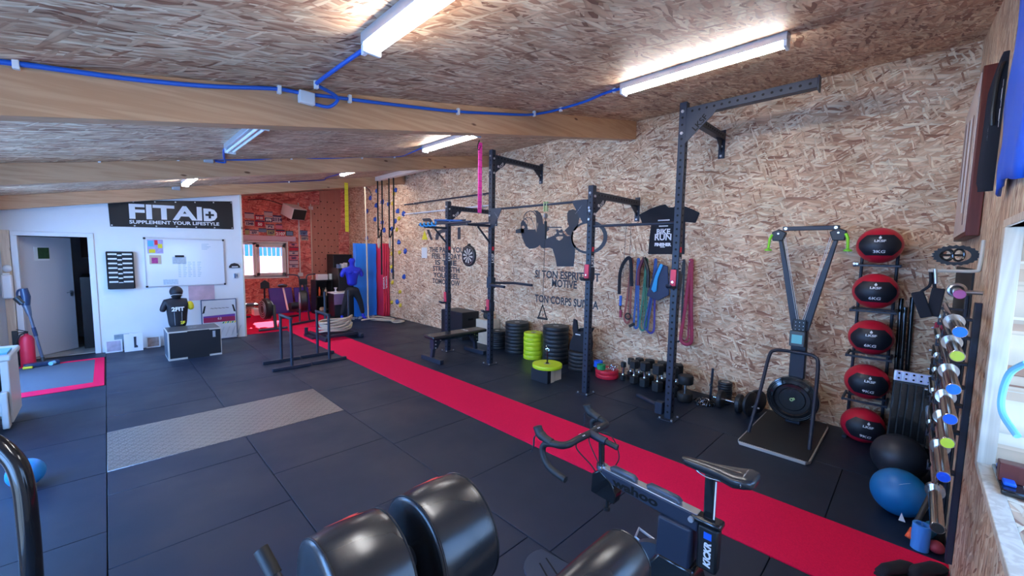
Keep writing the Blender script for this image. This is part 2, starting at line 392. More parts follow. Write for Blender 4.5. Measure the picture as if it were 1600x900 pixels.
gn = gl.node_tree.nodes; gn.remove(gn['Principled BSDF']); g1 = gn.new('ShaderNodeBsdfTransparent'); g2 = gn.new('ShaderNodeBsdfGlossy'); g3 = gn.new('ShaderNodeMixShader')
g1.inputs[0].default_value = (.93, .97, 1, 1); g2.inputs['Roughness'].default_value = 0.02; g3.inputs[0].default_value = 0.06
gl.node_tree.links.new(g1.outputs[0], g3.inputs[1]); gl.node_tree.links.new(g2.outputs[0], g3.inputs[2]); gl.node_tree.links.new(g3.outputs[0], gn['Material Output'].inputs[0])
M['glass'] = gl

XR, YF, YW, YB, XL = 5.77, -0.27, 10.17, 13.5, -1.25
def zc(x): return 2.824 + .1865*x
def st(name, mb, m, parent=None, **k):
    o = mb.obj(name, m, parent, **k)
    if parent is None: o['kind'] = 'structure'
    return o
# ---- floor slab with tiles, runner, plate
fl = st('floor', MB().box(XL-.2, YF-.25, -.12, XR+.2, YB+.2, -.014), M['subfloor'], smooth=0)
_rects = []
def cut_col(x0, x1, ys, skip):
    for a, b in zip(ys[:-1], ys[1:]):
        segs = [(a, b)]
        for s0, s1 in skip:
            ns = []
            for p, q in segs:
                if s1 <= p or s0 >= q: ns.append((p, q)); continue
                if p < s0: ns.append((p, s0))
                if q > s1: ns.append((s1, q))
            segs = ns
        for p, q in segs:
            if q-p > .03: _rects.append((x0, x1, p, q))
def ygrid(off, y0, y1):
    k = math.ceil((y0-off)); g = [y0]
    while off+k < y1:
        if off+k > y0+.02: g.append(off+k)
        k += 1
    return g+[y1]
PL = (4.70, 5.73)
cut_col(XL, -1.085, ygrid(.70, YF, YW), [(7.74, 9.73)])
cut_col(-1.085, -.085, ygrid(.70, YF, YW), [(7.74, 9.73)])
cut_col(-.085, .912, ygrid(.24, YF, YW), [PL])
cut_col(.912, 1.915, ygrid(.72, YF, YW), [PL])
cut_col(1.915, 2.90, ygrid(.53, YF, 10.32), [])
cut_col(3.63, 4.62, ygrid(.35, YF, 11.3), [])
cut_col(4.62, XR, ygrid(.85, YF, 11.3), [])
cut_col(4.35, XR, [11.3, 12.3, YB], [])
for (x0, x1, y0, y1) in _rects:
    MB().box(x0+.003, y0+.003, -.014, x1-.003, y1-.003, 0.0 + random.uniform(-.0006, .0006)).obj('rubber_tile', M['tile'], fl, bevel=.002, seg=1)
MB().box(-.083, PL[0]+.004, -.014, 1.913, PL[1]-.004, .001).obj('checker_plate', M['checker'], fl, bevel=.002, seg=1, label='silver aluminium checker plate set into the rubber floor')
MB().box(2.902, YF, -.014, 3.628, 10.3, .004).obj('carpet_runner', M['carpet'], fl, bevel=.002, seg=1, label='long red carpet runner')
pg = [(2.07, 10.32), (3.63, 10.32), (4.35, 11.6), (4.35, YB), (2.0, YB)]
MB().prism(pg, lambda a, b, d: (a, b, -.014+d), .018).obj('alcove_carpet', M['carpet'], fl, label='red carpet covering the back room')
MB().box(XL, YW+.15, -.014, 2.0, YB, .002).obj('corridor_floor', M['corridor'], fl)
# doormat: dark centre with a red border
dm = thing('doormat', 'blue-grey entrance mat with a broad red border in front of the white door', 'mat', (-.65, 8.7, 0))
mb = MB()
for bx in ((XL+.02, 7.745, -.014, -.105, 7.995, .004), (-.215, 7.995, -.014, -.105, 9.725, .004), (XL+.02, 9.60, -.014, -.215, 9.725, .004)):
    mb.box(*bx)
mb.obj('mat_border', M['carpet'], dm, label='red border strip')
MB().box(XL+.02, 7.995, -.014, -.215, 9.60, .006).obj('mat_centre', pmat('door_mat_pile', (0.075, 0.09, 0.12), .9, bump=.8, bscale=300), dm)

# ---- walls
TH = .2
st('wall_right', MB().box(XR, YF-.3, -.1, XR+TH, YB+.2, 4.1), M['osb_r'], smooth=0)
def wall_y(name, y0, y1, x0, x1, op, m, **k):
    """wall between planes y0,y1 with rectangular openings op (xa,xb,za,zb) and top following the roof"""
    mb = MB(); xs = sorted({x0, x1} | {v for o in op for v in o[:2]})
    for a, b in zip(xs[:-1], xs[1:]):
        cur = [(-.1, None)]
        o = [q for q in op if q[0] <= a+1e-6 and q[1] >= b-1e-6]
        spans = [(-.1, 9)] if not o else [(-.1, o[0][2]), (o[0][3], 9)]
        for z0, z1 in spans:
            if z1 <= z0: continue
            za = min(z1, zc(a)+.03); zb = min(z1, zc(b)+.03)
            mb.add([(a, y0, z0), (b, y0, z0), (b, y0, zb), (a, y0, za), (a, y1, z0), (b, y1, z0), (b, y1, zb), (a, y1, za)],
                   [(0, 1, 2, 3), (4, 7, 6, 5), (0, 4, 5, 1), (3, 2, 6, 7), (0, 3, 7, 4), (1, 5, 6, 2)])
    return st(name, mb, m, smooth=0, **k)
wall_y('wall_front', YF-.32, YF, XL-.15, XR+TH, [(.5, 2.85, .95, 2.05)], M['osb_f'])
wall_y('wall_partition', YW, YW+.15, XL-.15, 2.045, [(-1.0, -.206, -.1, 2.045)], M['whitewall'])
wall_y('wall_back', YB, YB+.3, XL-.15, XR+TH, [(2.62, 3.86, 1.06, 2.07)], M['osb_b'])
mb = MB()
ops = [(.6, 2.6), (3.9, 5.9), (7.2, 9.2)]
prev = YF-.3
for a, b in ops:
    mb.box(XL-.15, prev, -.1, XL, a, 2.62); mb.box(XL-.15, a, 2.2, XL, b, 2.62); mb.box(XL-.15, a, -.1, XL, b, .08); prev = b
mb.box(XL-.15, prev, -.1, XL, YB+.2, 2.62)
st('wall_left', mb, M['whitewall'], smooth=0)
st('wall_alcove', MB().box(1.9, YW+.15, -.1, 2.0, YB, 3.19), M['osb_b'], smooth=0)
st('trim_1', MB().box(2.045, YW-.015, 0, 2.075, YW+.165, zc(2.05)), M['pine'], bevel=.003)
# ceiling
a0, b0 = XL-.25, XR+.25
st('ceiling', MB().add([(a0, YF-.5, zc(a0)), (b0, YF-.5, zc(b0)), (b0, YB+.4, zc(b0)), (a0, YB+.4, zc(a0)), (a0, YF-.5, zc(a0)+.2), (b0, YF-.5, zc(b0)+.2), (b0, YB+.4, zc(b0)+.2), (a0, YB+.4, zc(a0)+.2)],
   [(0, 1, 2, 3), (4, 7, 6, 5), (0, 4, 5, 1), (3, 2, 6, 7), (0, 3, 7, 4), (1, 5, 6, 2)]), M['osb_c'], smooth=0)
# beams
for k, (y, h) in enumerate(((3.15, .25), (6.48, .21), (9.84, .205))):
    t = .13
    xa, xb = XL, XR-.03
    mb = MB().add([(xa, y, zc(xa)-h), (xb, y, zc(xb)-h-.015), (xb, y, zc(xb)), (xa, y, zc(xa)), (xa, y+t, zc(xa)-h), (xb, y+t, zc(xb)-h-.015), (xb, y+t, zc(xb)), (xa, y+t, zc(xa))],
       [(0, 1, 2, 3), (4, 7, 6, 5), (0, 4, 5, 1), (3, 2, 6, 7), (0, 3, 7, 4), (1, 5, 6, 2)])
    o = mb.obj('ceiling_beam', M['beam'], bevel=.004, smooth=0)
    tagp(o, ['spruce ceiling beam nearest the camera, under the blue conduit', 'spruce ceiling beam in the middle of the room with a dark cable', 'farthest spruce ceiling beam, in front of the white wall'][k], 'beam', 'sloping ceiling beams', 'structure')
# pale plank between beams two and three, carrying rope and rings
zp = zc(5.0)
o = MB().box(4.90, 6.62, zp-.115, 5.02, 10.75, zp-.0).obj('mounting_plank', M['whitewood'], bevel=.003)
tagp(o, 'pale plank under the ceiling holding the climbing rope and rings', 'plank', kind='structure')
M['osb_s'] = osb('osb_sill', (0, 1), OSBC, length=.2)
# sill, jambs and trim of the front window
wf = thing('window_1', None, None, (1.7, YF, 1.5)); wf['kind'] = 'structure'
MB().box(2.835, YF-.045, .96, 2.90, YF+.012, 2.05).obj('jamb', M['pine'], wf, bevel=.003)
MB().box(2.838, YF-.26, .962, 2.852, YF-.045, 2.05).obj('reveal', M['osb_f'], wf)
MB().box(.5, YF-.045, .93, 2.90, YF+.012, .962).obj('sill_board', M['pine'], wf, bevel=.003)
MB().box(.5, YF-.32, .93, 2.838, YF-.045, .961).obj('sill', M['osb_s'], wf)
MB().box(.5, YF-.30, 2.05, 2.90, YF+.012, 2.085).obj('head_board', M['pine'], wf, bevel=.003)
mb = MB()
for bx in ((.5, YF-.32, .95, .57, YF-.26, 2.05), (2.78, YF-.32, .95, 2.83, YF-.26, 2.05), (1.65, YF-.32, .95, 1.73, YF-.26, 2.05), (.5, YF-.32, .95, 2.83, YF-.26, 1.0), (.5, YF-.32, 2.0, 2.83, YF-.26, 2.05)): mb.box(*bx)
mb.obj('frame', M['whitegloss'], wf, bevel=.003)
MB().box(.57, YF-.293, 1.0, 2.78, YF-.288, 2.0).obj('pane', M['glass'], wf)
# sliding glass doors of the left wall
for k, (a, b) in enumerate(ops):
    wl_ = thing('window_%d' % (k+2), None, None, (XL, (a+b)/2, 0)); wl_['kind'] = 'structure'
    mb = MB()
    for bx in ((XL-.11, a, .08, XL-.04, a+.07, 2.2), (XL-.11, b-.07, .08, XL-.04, b, 2.2), (XL-.11, (a+b)/2-.04, .08, XL-.04, (a+b)/2+.04, 2.2), (XL-.11, a, 2.13, XL-.04, b, 2.2), (XL-.11, a, .08, XL-.04, b, .16)): mb.box(*bx)
    mb.obj('frame', M['whitegloss'], wl_, bevel=.003)
    for p, q in ((a+.07, (a+b)/2-.04), ((a+b)/2+.04, b-.07)):
        MB().box(XL-.08, p, .16, XL-.075, q, 2.13).obj('pane', M['glass'], wl_)
# back window: white frame with a wide tilting sash
wb = thing('window_5', None, None, (3.3, YB, 1.6)); wb['kind'] = 'structure'
mb = MB()
for bx in ((2.62, YB+.05, 1.06, 2.70, YB+.12, 2.07), (3.80, YB+.05, 1.06, 3.86, YB+.12, 2.07), (2.62, YB+.05, 2.0, 3.86, YB+.12, 2.07), (2.62, YB+.05, 1.06, 3.86, YB+.12, 1.13), (3.0, YB+.05, 1.06, 3.10, YB+.12, 2.07)): mb.box(*bx)
mb.obj('frame', M['whitegloss'], wb, bevel=.004)
mb = MB()
for bx in ((3.06, YB-.0, 1.10, 3.15, YB+.05, 2.02), (3.74, YB-.0, 1.10, 3.83, YB+.05, 2.02), (3.06, YB-.0, 1.93, 3.83, YB+.05, 2.02), (3.06, YB-.0, 1.10, 3.83, YB+.05, 1.19)): mb.box(*bx)
sash = mb.obj('sash', M['whitegloss'], wb, bevel=.005)
MB().box(3.09, YB-.04, 1.5, 3.115, YB-.0, 1.62).obj('handle', M['whitegloss'], sash, bevel=.004)
MB().box(3.15, YB+.022, 1.19, 3.74, YB+.027, 1.93).obj('pane', M['glass'], wb)
MB().box(2.70, YB+.08, 1.13, 3.0, YB+.085, 2.0).obj('pane', M['glass'], wb)
mb = MB()
for bx in ((2.60, YB-.02, 1.02, 3.90, YB+.3, 1.06), (3.86, YB-.02, 1.06, 3.90, YB+.05, 2.11), (2.60, YB-.02, 2.07, 3.90, YB+.05, 2.11)): mb.box(*bx)
mb.obj('sill', M['whitegloss'], wb, bevel=.004)
# roller blind box above the window
MB().box(2.60, YB-.035, 2.12, 4.12, YB, 2.27).obj('blind_box', pmat('blind_lilac', (.70, .50, .62), .5), wb, bevel=.006)
# outside: ground, white wall, railing and a blue building
out = pmat('outside_white_render', (.8, .8, .8), .8)
gr = MB().box(-14, YB+.31, -.4, 22, 40, -.3).obj('outside_ground', pmat('outside_paving', (.5, .5, .5), .9)); gr['kind'] = 'structure'
bb = MB().box(-3, 27.5, -.3, 16, 32, 6.5).obj('building', pmat('blue_building_cladding', (.06, .33, .75), .6)); tagp(bb, 'blue clad building seen outside through the back window', 'building')
gw = MB().box(-2, 16.4, -.3, 12, 16.6, 1.62).obj('garden_wall', out, bevel=.01); tagp(gw, 'low white wall outside the back window', 'wall')
rl = thing('railing', 'metal railing on top of the white wall outside the back window', 'railing', (4, 16.5, 1.62))
mb = MB()
for i in range(56): mb.box(1+i*.14, 16.49, 1.62, 1.018+i*.14, 16.51, 2.2)
mb.obj('baluster', M['alu'], rl, kind='stuff')
MB().box(1, 16.48, 2.18, 8.8, 16.52, 2.22).obj('handrail', M['alu'], rl)
# inner door, ajar, in the partition
d = thing('door_1', None, None, (-.99, YW+.16, 0)); d['kind'] = 'structure'
ang = math.radians(46)
def dl(u, v, z): return (-.99+u*math.cos(ang)-v*math.sin(ang), YW+.16+u*math.sin(ang)+v*math.cos(ang), z)
def dbox(u0, v0, z0, u1, v1, z1, mb=None):
    mb = mb or MB()
    return mb.add([dl(u, v, z) for u in (u0, u1) for v in (v0, v1) for z in (z0, z1)], [(0, 1, 3, 2), (4, 6, 7, 5), (0, 4, 5, 1), (2, 3, 7, 6), (0, 2, 6, 4), (1, 5, 7, 3)])
leaf = dbox(0, 0, .01, .79, .04, 2.03).obj('leaf', pmat('door_leaf_paint', (.62, .60, .62), .4), d, bevel=.003)
mb = dbox(.71, -.012, .98, .75, 0, 1.08); mb.tube([dl(.73, -.01, 1.05), dl(.73, -.05, 1.05), dl(.62, -.05, 1.05)], .009); mb.obj('handle', M['steel'], leaf)
pc = dbox(.20, -.006, 1.63, .42, 0, 1.86).obj('picture', M['whitepaper'], d, label='small framed photo taped to the door')
dbox(.25, -.009, 1.66, .42, -.005, 1.85).obj('photo_print', pmat('dark_green_print', (.02, .06, .02), .5, var=.9, vscale=25), pc)
mb = MB()
for bx in ((-1.06, YW-.02, 0, -.99, YW+.17, 2.04), (-.215, YW-.02, 0, -.14, YW+.17, 2.04), (-1.06, YW-.021, 2.04, -.14, YW+.171, 2.11)): mb.box(*bx)
st('trim_2', mb, M['whitegloss'], bevel=.004)
st('trim_3', MB().box(-1.16, YW-.06, 0, -1.065, YW, 2.12), M['pine'], bevel=.003)
st('wall_corridor', MB().box(XL, 12.2, -.1, 1.9, 12.3, 3.1), pmat('corridor_wall', (.55, .56, .6), .6), smooth=0)
o = MB().box(-.36, 10.75, 0, -.02, 12.1, 1.32).obj('corridor_cabinet', M['black'], bevel=.005); tagp(o, 'tall dark cabinet in the corridor behind the open door', 'cabinet')
o = MB().box(-.36, 12.16, 1.65, -.18, 12.2, 2.2).obj('painting', M['darkwood'], bevel=.004); tagp(o, 'wooden frame hanging in the corridor behind the door', 'frame')
# ---------------------------------------------------------------- ceiling lights
M['tube_on'] = pmat('lit_tube', (1, 1, 1), .4, emit=(0.98, 0.96, 0.94), es=64)
M['tube_off'] = pmat('unlit_tube', (.85, .88, .9), .25)
M['galva'] = pmat('zinc_plate', (.62, .66, .72), .35, .6)
SL = .1865
M['tube_fill'] = pmat('fill_light_tube', (1, 1, 1), .4, emit=(1.0, 0.93, 0.9), es=150)  # strong glow for the tubes added to brighten the back room
def fixture(x, y0, y1, on, label):
    L_ = y1-y0; t = thing('batten_light', label, 'light', (x, (y0+y1)/2, zc(x)-.05), group='twin tube ceiling lights')
    def c(u, w, h): return (x+u, w, zc(x+u)-h)
    mb = MB()
    for a, b, h0, h1 in ((-.055, .055, .0, .055),):
        mb.add([c(a, y0, h0), c(b, y0, h0), c(b, y0, h1), c(a, y0, h1), c(a, y1, h0), c(b, y1, h0), c(b, y1, h1), c(a, y1, h1)],
               [(0, 1, 2, 3), (4, 7, 6, 5), (0, 4, 5, 1), (3, 2, 6, 7), (0, 3, 7, 4), (1, 5, 6, 2)])
    mb.obj('housing', M['galva'], t, bevel=.004)
    for e in (y0+.012, y1-.012):
        MB().box(x-.05, e-.012, zc(x)-.105, x+.05, e+.012, zc(x)-.05).obj('lamp_holder', M['whitegloss'], t, bevel=.005)
    for s_ in (-.027, .027):
        MB().cyl(c(s_, y0+.02, .082), c(s_, y1-.02, .082), .0135, n=12).obj('tube', (M['tube_fill'] if y0 > 10 else M['tube_on']) if on else M['tube_off'], t)
fixture(1.03, .80, 2.10, True, 'lit twin tube light nearest the camera, left of the blue conduit branch')
fixture(3.47, .76, 2.06, True, 'lit twin tube light above the tall post with the long outrigger arm')
fixture(1.00, 4.02, 5.32, False, 'unlit twin tube light between the first and second beams')
fixture(3.45, 4.10, 5.34, True, 'lit twin tube light beside the hanging pink strap')
fixture(1.00, 7.55, 8.80, True, 'lit twin tube light on the left between the second and farthest beams')
fixture(3.42, 7.10, 8.28, True, 'lit twin tube light above the yellow strap near the farthest beam')
fixture(2.75, 10.02, 10.6, True, 'added short tube light brightening the back room, unseen behind the farthest beam, left one')  # this pair is added fill light, kept out of view by the beam
fixture(4.25, 10.02, 10.6, True, 'added short tube light brightening the back room, unseen behind the farthest beam, right one')
# ---------------------------------------------------------------- conduit and cables
def sag(pts, n=6):
    out_ = []
    P = [Vector(p) for p in pts]
    for i in range(len(P)-1):
        p0 = P[max(i-1, 0)]; p1 = P[i]; p2 = P[i+1]; p3 = P[min(i+2, len(P)-1)]
        for k in range(n):
            t = k/n
            out_.append(.5*((2*p1)+(-p0+p2)*t+(2*p0-5*p1+4*p2-p3)*t*t+(-p0+3*p1-3*p2+p3)*t**3))
    out_.append(P[-1]); return out_
def clipbox(t, p, w=.012, h=.05):
    MB().box(p[0]-w, p[1]-.018, p[2]-h*.6, p[0]+w, p[1]+.014, p[2]+h*.55).obj('clip', M['whitegloss'], t, bevel=.003)
c1 = thing('conduit', 'thick blue conduit sagging along the nearest ceiling beam', 'conduit', (1.0, 3.13, 2.95))
pts = [(-.9, 3.127, 2.66), (-.308, 3.127, 2.755), (-.103, 3.127, 2.782), (.134, 3.127, 2.812), (.474, 3.127, 2.872), (.858, 3.127, 2.965), (1.05, 3.127, 2.985), (1.238, 3.127, 3.015), (1.642, 3.127, 3.075), (2.27, 3.127, 3.175), (2.733, 3.127, 3.268), (3.3, 3.127, 3.39), (3.52, 3.10, 3.455), (3.60, 2.95, 3.475), (3.62, 2.6, 3.482), (3.55, 2.3, 3.475), (3.48, 2.08, 3.44)]
MB().tube(sag(pts), .013, 8).obj('pipe', M['conduit'], c1)
MB().tube(sag([(1.10, 3.125, 2.93), (1.20, 3.10, 2.93), (1.24, 3.05, 2.99), (1.10, 2.98, 3.005), (1.05, 2.93, 2.998), (1.05, 2.6, 2.998), (1.06, 2.25, 2.998), (1.04, 2.08, 2.965)]), .012, 8).obj('branch_pipe', M['conduit'], c1)
for p in ((-.26, 3.127, 2.765), (.88, 3.127, 2.968), (1.36, 3.127, 3.035), (2.38, 3.127, 3.195), (3.42, 3.12, 3.43), (1.05, 2.93, 2.998), (1.06, 2.24, 2.998), (3.61, 2.90, 3.478), (3.52, 2.18, 3.47)): clipbox(c1, p)
t = tagp(MB().box(1.0, 3.10, 2.915, 1.105, 3.149, 3.0).obj('junction_box', M['whitegloss'], None, bevel=.008), 'white junction box on the nearest ceiling beam', 'box')
c2 = thing('cable', 'dark blue cable clipped along the middle ceiling beam', 'cable', (1.0, 6.46, 2.95))
pts = [(-1.1, 6.465, 2.66), (-.693, 6.465, 2.735), (-.264, 6.465, 2.805), (.233, 6.465, 2.885), (.78, 6.465, 3.0), (1.013, 6.465, 3.02), (1.5, 6.465, 3.10), (1.912, 6.465, 3.205), (2.352, 6.465, 3.262), (2.947, 6.465, 3.385), (3.6, 6.40, 3.50), (3.62, 6.1, 3.50), (3.5, 5.5, 3.47), (3.45, 5.3, 3.45)]
MB().tube(sag(pts), .013, 6).obj('pipe', M['conduit'], c2)
MB().tube(sag([(1.05, 6.455, 3.0), (1.15, 6.44, 3.0), (1.1, 6.2, 3.02), (1.0, 5.6, 3.0), (1.0, 5.3, 2.97)]), .012, 6).obj('branch_pipe', M['conduit'], c2)
for p in ((.0, 6.465, 2.84), (.68, 6.465, 2.97), (1.95, 6.465, 3.2), (3.0, 6.465, 3.39), (3.55, 6.42, 3.49)): clipbox(c2, p, .012, .045)
tagp(MB().box(.93, 6.43, 2.97, 1.03, 6.479, 3.045).obj('junction_box', M['galva'], None, bevel=.008), 'grey junction box on the middle ceiling beam', 'box')
c3 = thing('cable', 'thin violet cable drooping along the farthest ceiling beam', 'cable', (1.0, 9.8, 2.95))
pts = [(-1.2, 9.825, 2.63), (-1.081, 9.825, 2.649), (-.427, 9.825, 2.77), (-.062, 9.825, 2.84), (.757, 9.825, 2.985), (1.125, 9.825, 3.065), (2.277, 9.825, 3.25), (3.014, 9.825, 3.375), (3.6, 9.80, 3.48), (3.5, 9.3, 3.46), (3.42, 8.3, 3.42)]
MB().tube(sag(pts), .013, 6).obj('pipe', pmat('violet_cable', (.06, .05, .22), .5), c3)
for p in ((-.062, 9.825, 2.845), (1.5, 9.825, 3.13), (2.9, 9.825, 3.36)): clipbox(c3, p, .014, .05)
tagp(MB().box(.92, 9.79, 2.95, 1.04, 9.839, 3.05).obj('junction_box', M['galva'], None, bevel=.008), 'grey junction box on the farthest ceiling beam', 'box')
# ---------------------------------------------------------------- hanging straps, rope and rings
ps = thing('strap', 'pink daisy chain strap hanging from the ceiling beside the tall far post', 'strap', (4.12, 4.85, 2.5))
mb = MB().box(4.08, 4.845, 2.50, 4.155, 4.852, zc(4.1)-.03); mb.obj('webbing', M['pink'], ps, bevel=.001)
mb = MB()
for i in range(10): mb.box(4.078, 4.842, 2.56+i*.105, 4.157, 4.855, 2.568+i*.105)
mb.each('stitching', pmat('dark_pink_stitch', (.45, .02, .22), .6), ps)
MB().tube(sag([(4.1, 4.85, zc(4.1)), (4.07, 4.85, 3.50), (4.09, 4.85, 3.44), (4.12, 4.85, 3.5)]), .008, 6).obj('carabiner', M['blackgloss'], ps)
xy = (4.14, 9.79)
ys = thing('strap', 'yellow webbing strap hanging from the farthest ceiling beam', 'strap', (*xy, 2.35))
MB().box(xy[0]-.04, xy[1]-.004, 2.33, xy[0]+.045, xy[1]+.004, zc(4.1)-.1).obj('webbing', M['yellow'], ys, bevel=.001)
mb = MB()
for i in range(9): mb.box(xy[0]-.042, xy[1]-.007, 2.45+i*.125, xy[0]+.047, xy[1]+.007, 2.458+i*.125)
mb.each('stitching', pmat('ochre_stitch', (.55, .38, .02), .6), ys)
rp_ = thing('climbing_rope', 'thick pale climbing rope hanging from the plank and coiled on the floor', 'rope', (5.0, 10.6, 0))
path = [(5.0, 10.62, 3.58), (5.005, 10.60, 2.5), (5.01, 10.58, 1.2), (5.0, 10.55, .35), (4.98, 10.45, .06), (5.1, 10.15, .03), (5.35, 9.95, .03), (5.5, 10.05, .03), (5.45, 10.35, .04), (5.2, 10.45, .08), (5.0, 10.30, .07), (5.05, 10.05, .05), (5.3, 9.80, .04), (5.5, 9.75, .03), (5.55, 9.6, .03), (5.42, 9.5, .03), (5.25, 9.62, .03), (5.22, 9.8, .075), (4.95, 10.2, .08), (4.75, 10.42, .03)]
MB().tube(sag(path, 8), .021, 8).obj('rope', M['rope'], rp_)
MB().cyl((5.0, 10.62, 3.56), (5.0, 10.62, 3.66), .04, n=12).obj('swivel_mount', M['steel'], rp_)
MB().tube([(5.0, 10.6, 3.6), (5.06, 10.5, 3.5), (5.1, 10.45, 3.35)], .012, 6).obj('strap_tail', M['black'], rp_)
M['ringwood'] = pmat('birch_ring', (.80, .68, .50), .45)
for k, (y, lab) in enumerate(((9.80, 'wooden gymnastic ring on black straps, next to the climbing rope'), (9.22, 'wooden gymnastic ring on black straps, farther right from the climbing rope'))):
    g = thing('gymnastic_ring', lab, 'ring', (4.96, y, 2.1), group='gymnastic rings')
    MB().torus((4.96, y, 2.08), (.82, -.57, 0), .118, .019).obj('ring', M['ringwood'], g)
    mb = MB(); z0 = 2.18
    mb.box(4.93, y+.005, 2.19, 4.965, y+.012, zc(4.96)-.1); mb.box(4.965, y-.155, 2.42, 5.0, y-.148, zc(4.96)-.1)
    mb.bar((4.96, y, 2.19), (4.98, y-.15, 2.45), .035, .004)
    mb.each('strap', M['black'], g)
    MB().box(4.94, y-.14, 1.28 if k == 0 else 1.2, 4.98, y-.133, 2.42).obj('strap_tail', M['black'], g, bevel=.001)
    MB().box(4.935, y-.01, 2.40, 4.985, y+.02, 2.46).obj('buckle', M['blackgloss'], g, bevel=.004)
# ---------------------------------------------------------------- the rig
PX = 4.55; HW = .04
rig = thing('rig', 'black wall-mounted training rig of four perforated posts', 'rig', (PX, 4.0, 0))
def text_post(y, z, body, size, parent, col='white'):   # runs up the face towards -y
    fn = lambda a, b, d=0: (PX-b, y-HW-.001-d, z+a)
    text(body, size, fn, 'lettering', M[col], parent, bold=.002)
posts = [(1.93, 3.555), (3.09, 2.79), (5.05, 3.56), (6.26, 2.825)]
for k, (y, h) in enumerate(posts):
    u = MB().box(PX-HW, y-HW, .008, PX+HW, y+HW, h).obj('upright', M['powder'], rig, bevel=.006)
    mb = MB(); n = int((h-.1)/.075)
    for i in range(n):
        z = .09+i*.075
        mb.cyl((PX-HW-.0012, y, z), (PX-HW+.002, y, z), .0125, n=10)
        mb.cyl((PX, y-HW-.0012, z), (PX, y-HW+.002, z), .0125, n=10)
    mb.obj('hole_row', M['hole'], u, kind='stuff')
    mb = MB().box(PX-.10, y-.09, .001, PX+.10, y+.09, .012); mb.obj('foot_plate', M['powder'], u, bevel=.002)
    mb = MB()
    for a, b in ((-.08, .07), (.08, -.07), (-.08, -.07), (.08, .07)): mb.cyl((PX+a, y+b, .01), (PX+a, y+b, .028), .012, n=6)
    mb.each('anchor_bolt', M['zinc'], u)
    mb = MB(); tops = [h-.10, h-.33]
    for z in tops:
        mb.cyl((PX-HW-.014, y, z), (PX-HW, y, z), .017, n=6); mb.cyl((PX, y-HW-.014, z-.04), (PX, y-HW, z-.04), .017, n=6)
    mb.each('bolt', M['zinc'], u)
    z = 1.80
    text_post(y, z, 'LKSF', .075, u)
    MB().box(PX-.02, y-HW-.003, z+.13, PX+.02, y-HW, z+.19).obj('sticker', M['redrub'], u)
# arms to the wall
for k, (y, h) in enumerate(posts):
    za = h-.115
    a = MB().box(PX+HW, y-HW, za-HW, XR-.012, y+HW, za+HW).obj('wall_arm', M['powder'], rig, bevel=.005)
    mb = MB()
    for i in range(15): mb.cyl((PX+.1+i*.072, y-HW-.0012, za), (PX+.1+i*.072, y-HW+.002, za), .0125, n=8)
    mb.obj('hole_row', M['hole'], a, kind='stuff')
    MB().box(XR-.012, y-.04, za-.27, XR-.001, y+.04, za+.09).obj('wall_plate', M['powder'], a, bevel=.003)
    mb = MB().prism([(XR-.012, za-.20), (XR-.012, za-HW), (XR-.22, za-HW)], lambda p, q, d: (p, y-.004+d, q), .008)
    mb.prism([(PX+HW, za-.24), (PX+HW, za-HW), (PX+.28, za-HW), (PX+.24, za-HW-.06)], lambda p, q, d: (p, y-HW-.004+d, q), .008)
    mb.each('gusset', M['powder'], a)
    mb = MB()
    for z in (za-.24, za-.12): mb.cyl((XR-.03, y, z), (XR-.01, y, z), .016, n=6)
    for p_ in ((PX+.09, za-.14),): mb.cyl((p_[0], y-HW-.014, p_[1]), (p_[0], y-HW, p_[1]), .02, n=8)
    mb.each('bolt', M['zinc'], a)
    ca, sa = math.cos(.72), math.sin(.72)
    text('LKSF', .06, (lambda y, za: lambda p, q, d=0: (PX+.165+p*ca-q*sa, y-HW-.006-d, za-.115+p*sa+q*ca))(y, za), 'lettering', M['white'], a, bold=.001)
# outrigger on the nearest post
y1 = .745; zo = 3.555-.115
a = MB().box(PX-HW, y1, zo-.045, PX+HW, 1.93-HW, zo+.045).obj('outrigger', M['powder'], rig, bevel=.005)
mb = MB()
for i in range(15): mb.cyl((PX-HW-.0012, .80+i*.0735, zo), (PX-HW+.002, .80+i*.0735, zo), .0125, n=10)
mb.obj('hole_row', M['hole'], a, kind='stuff')
MB().box(PX-HW-.006, y1-.012, zo-.07, PX+HW+.006, y1, zo+.06).obj('end_plate', M['powder'], a, bevel=.002)
MB().prism([(1.93-HW, zo-.33), (1.93-HW, zo-.04), (1.58, zo-.04), (1.62, zo-.09)], lambda p, q, d: (PX-HW-.004+d, p, q), .01).each('gusset', M['powder'], a)
ca, sa = math.cos(.78), math.sin(.78)
text('LKSF', .085, lambda p, q, d=0: (PX-HW-.006-d, 1.74-(p*ca-q*sa), zo-.145+(p*sa+q*ca)), 'lettering', M['hole'], a, bold=.002)
# pull-up bars
def pbar(ya, yb, z, r, gs, lab=None):
    b = MB().cyl((PX, ya, z), (PX, yb, z), r, n=12).obj('pull_up_bar', M['powder'], rig)
    for (y, s) in gs:
        g = MB().prism([(y, z+.012), (y+s*.24, z+.012), (y+s*.24, z-.02), (y+s*.06, z-.30), (y, z-.30)], lambda p, q, d: (PX-HW-.006+d, p, q), .008).obj('gusset', M['powder'], b)
        text('LKSF', .06, (lambda y, s: lambda p, q, d=0: (PX-HW-.008-d, y+s*.135-(p*.68+s*q*.73)*1, z-.115+s*(-p*.73)*-1+q*.68))(y, s), 'lettering', M['white'], b, bold=.001)
        mb = MB()
        for z_ in (z-.1, z-.25): mb.cyl((PX-HW-.02, y+s*-.035, z_), (PX-HW-.006, y+s*-.035, z_), .017, n=6)
        mb.each('bolt', M['zinc'], b)
pbar(1.97, 3.05, 2.262, .017, [])
pbar(3.13, 5.01, 2.60, .017, [(3.13, 1), (5.01, -1)])
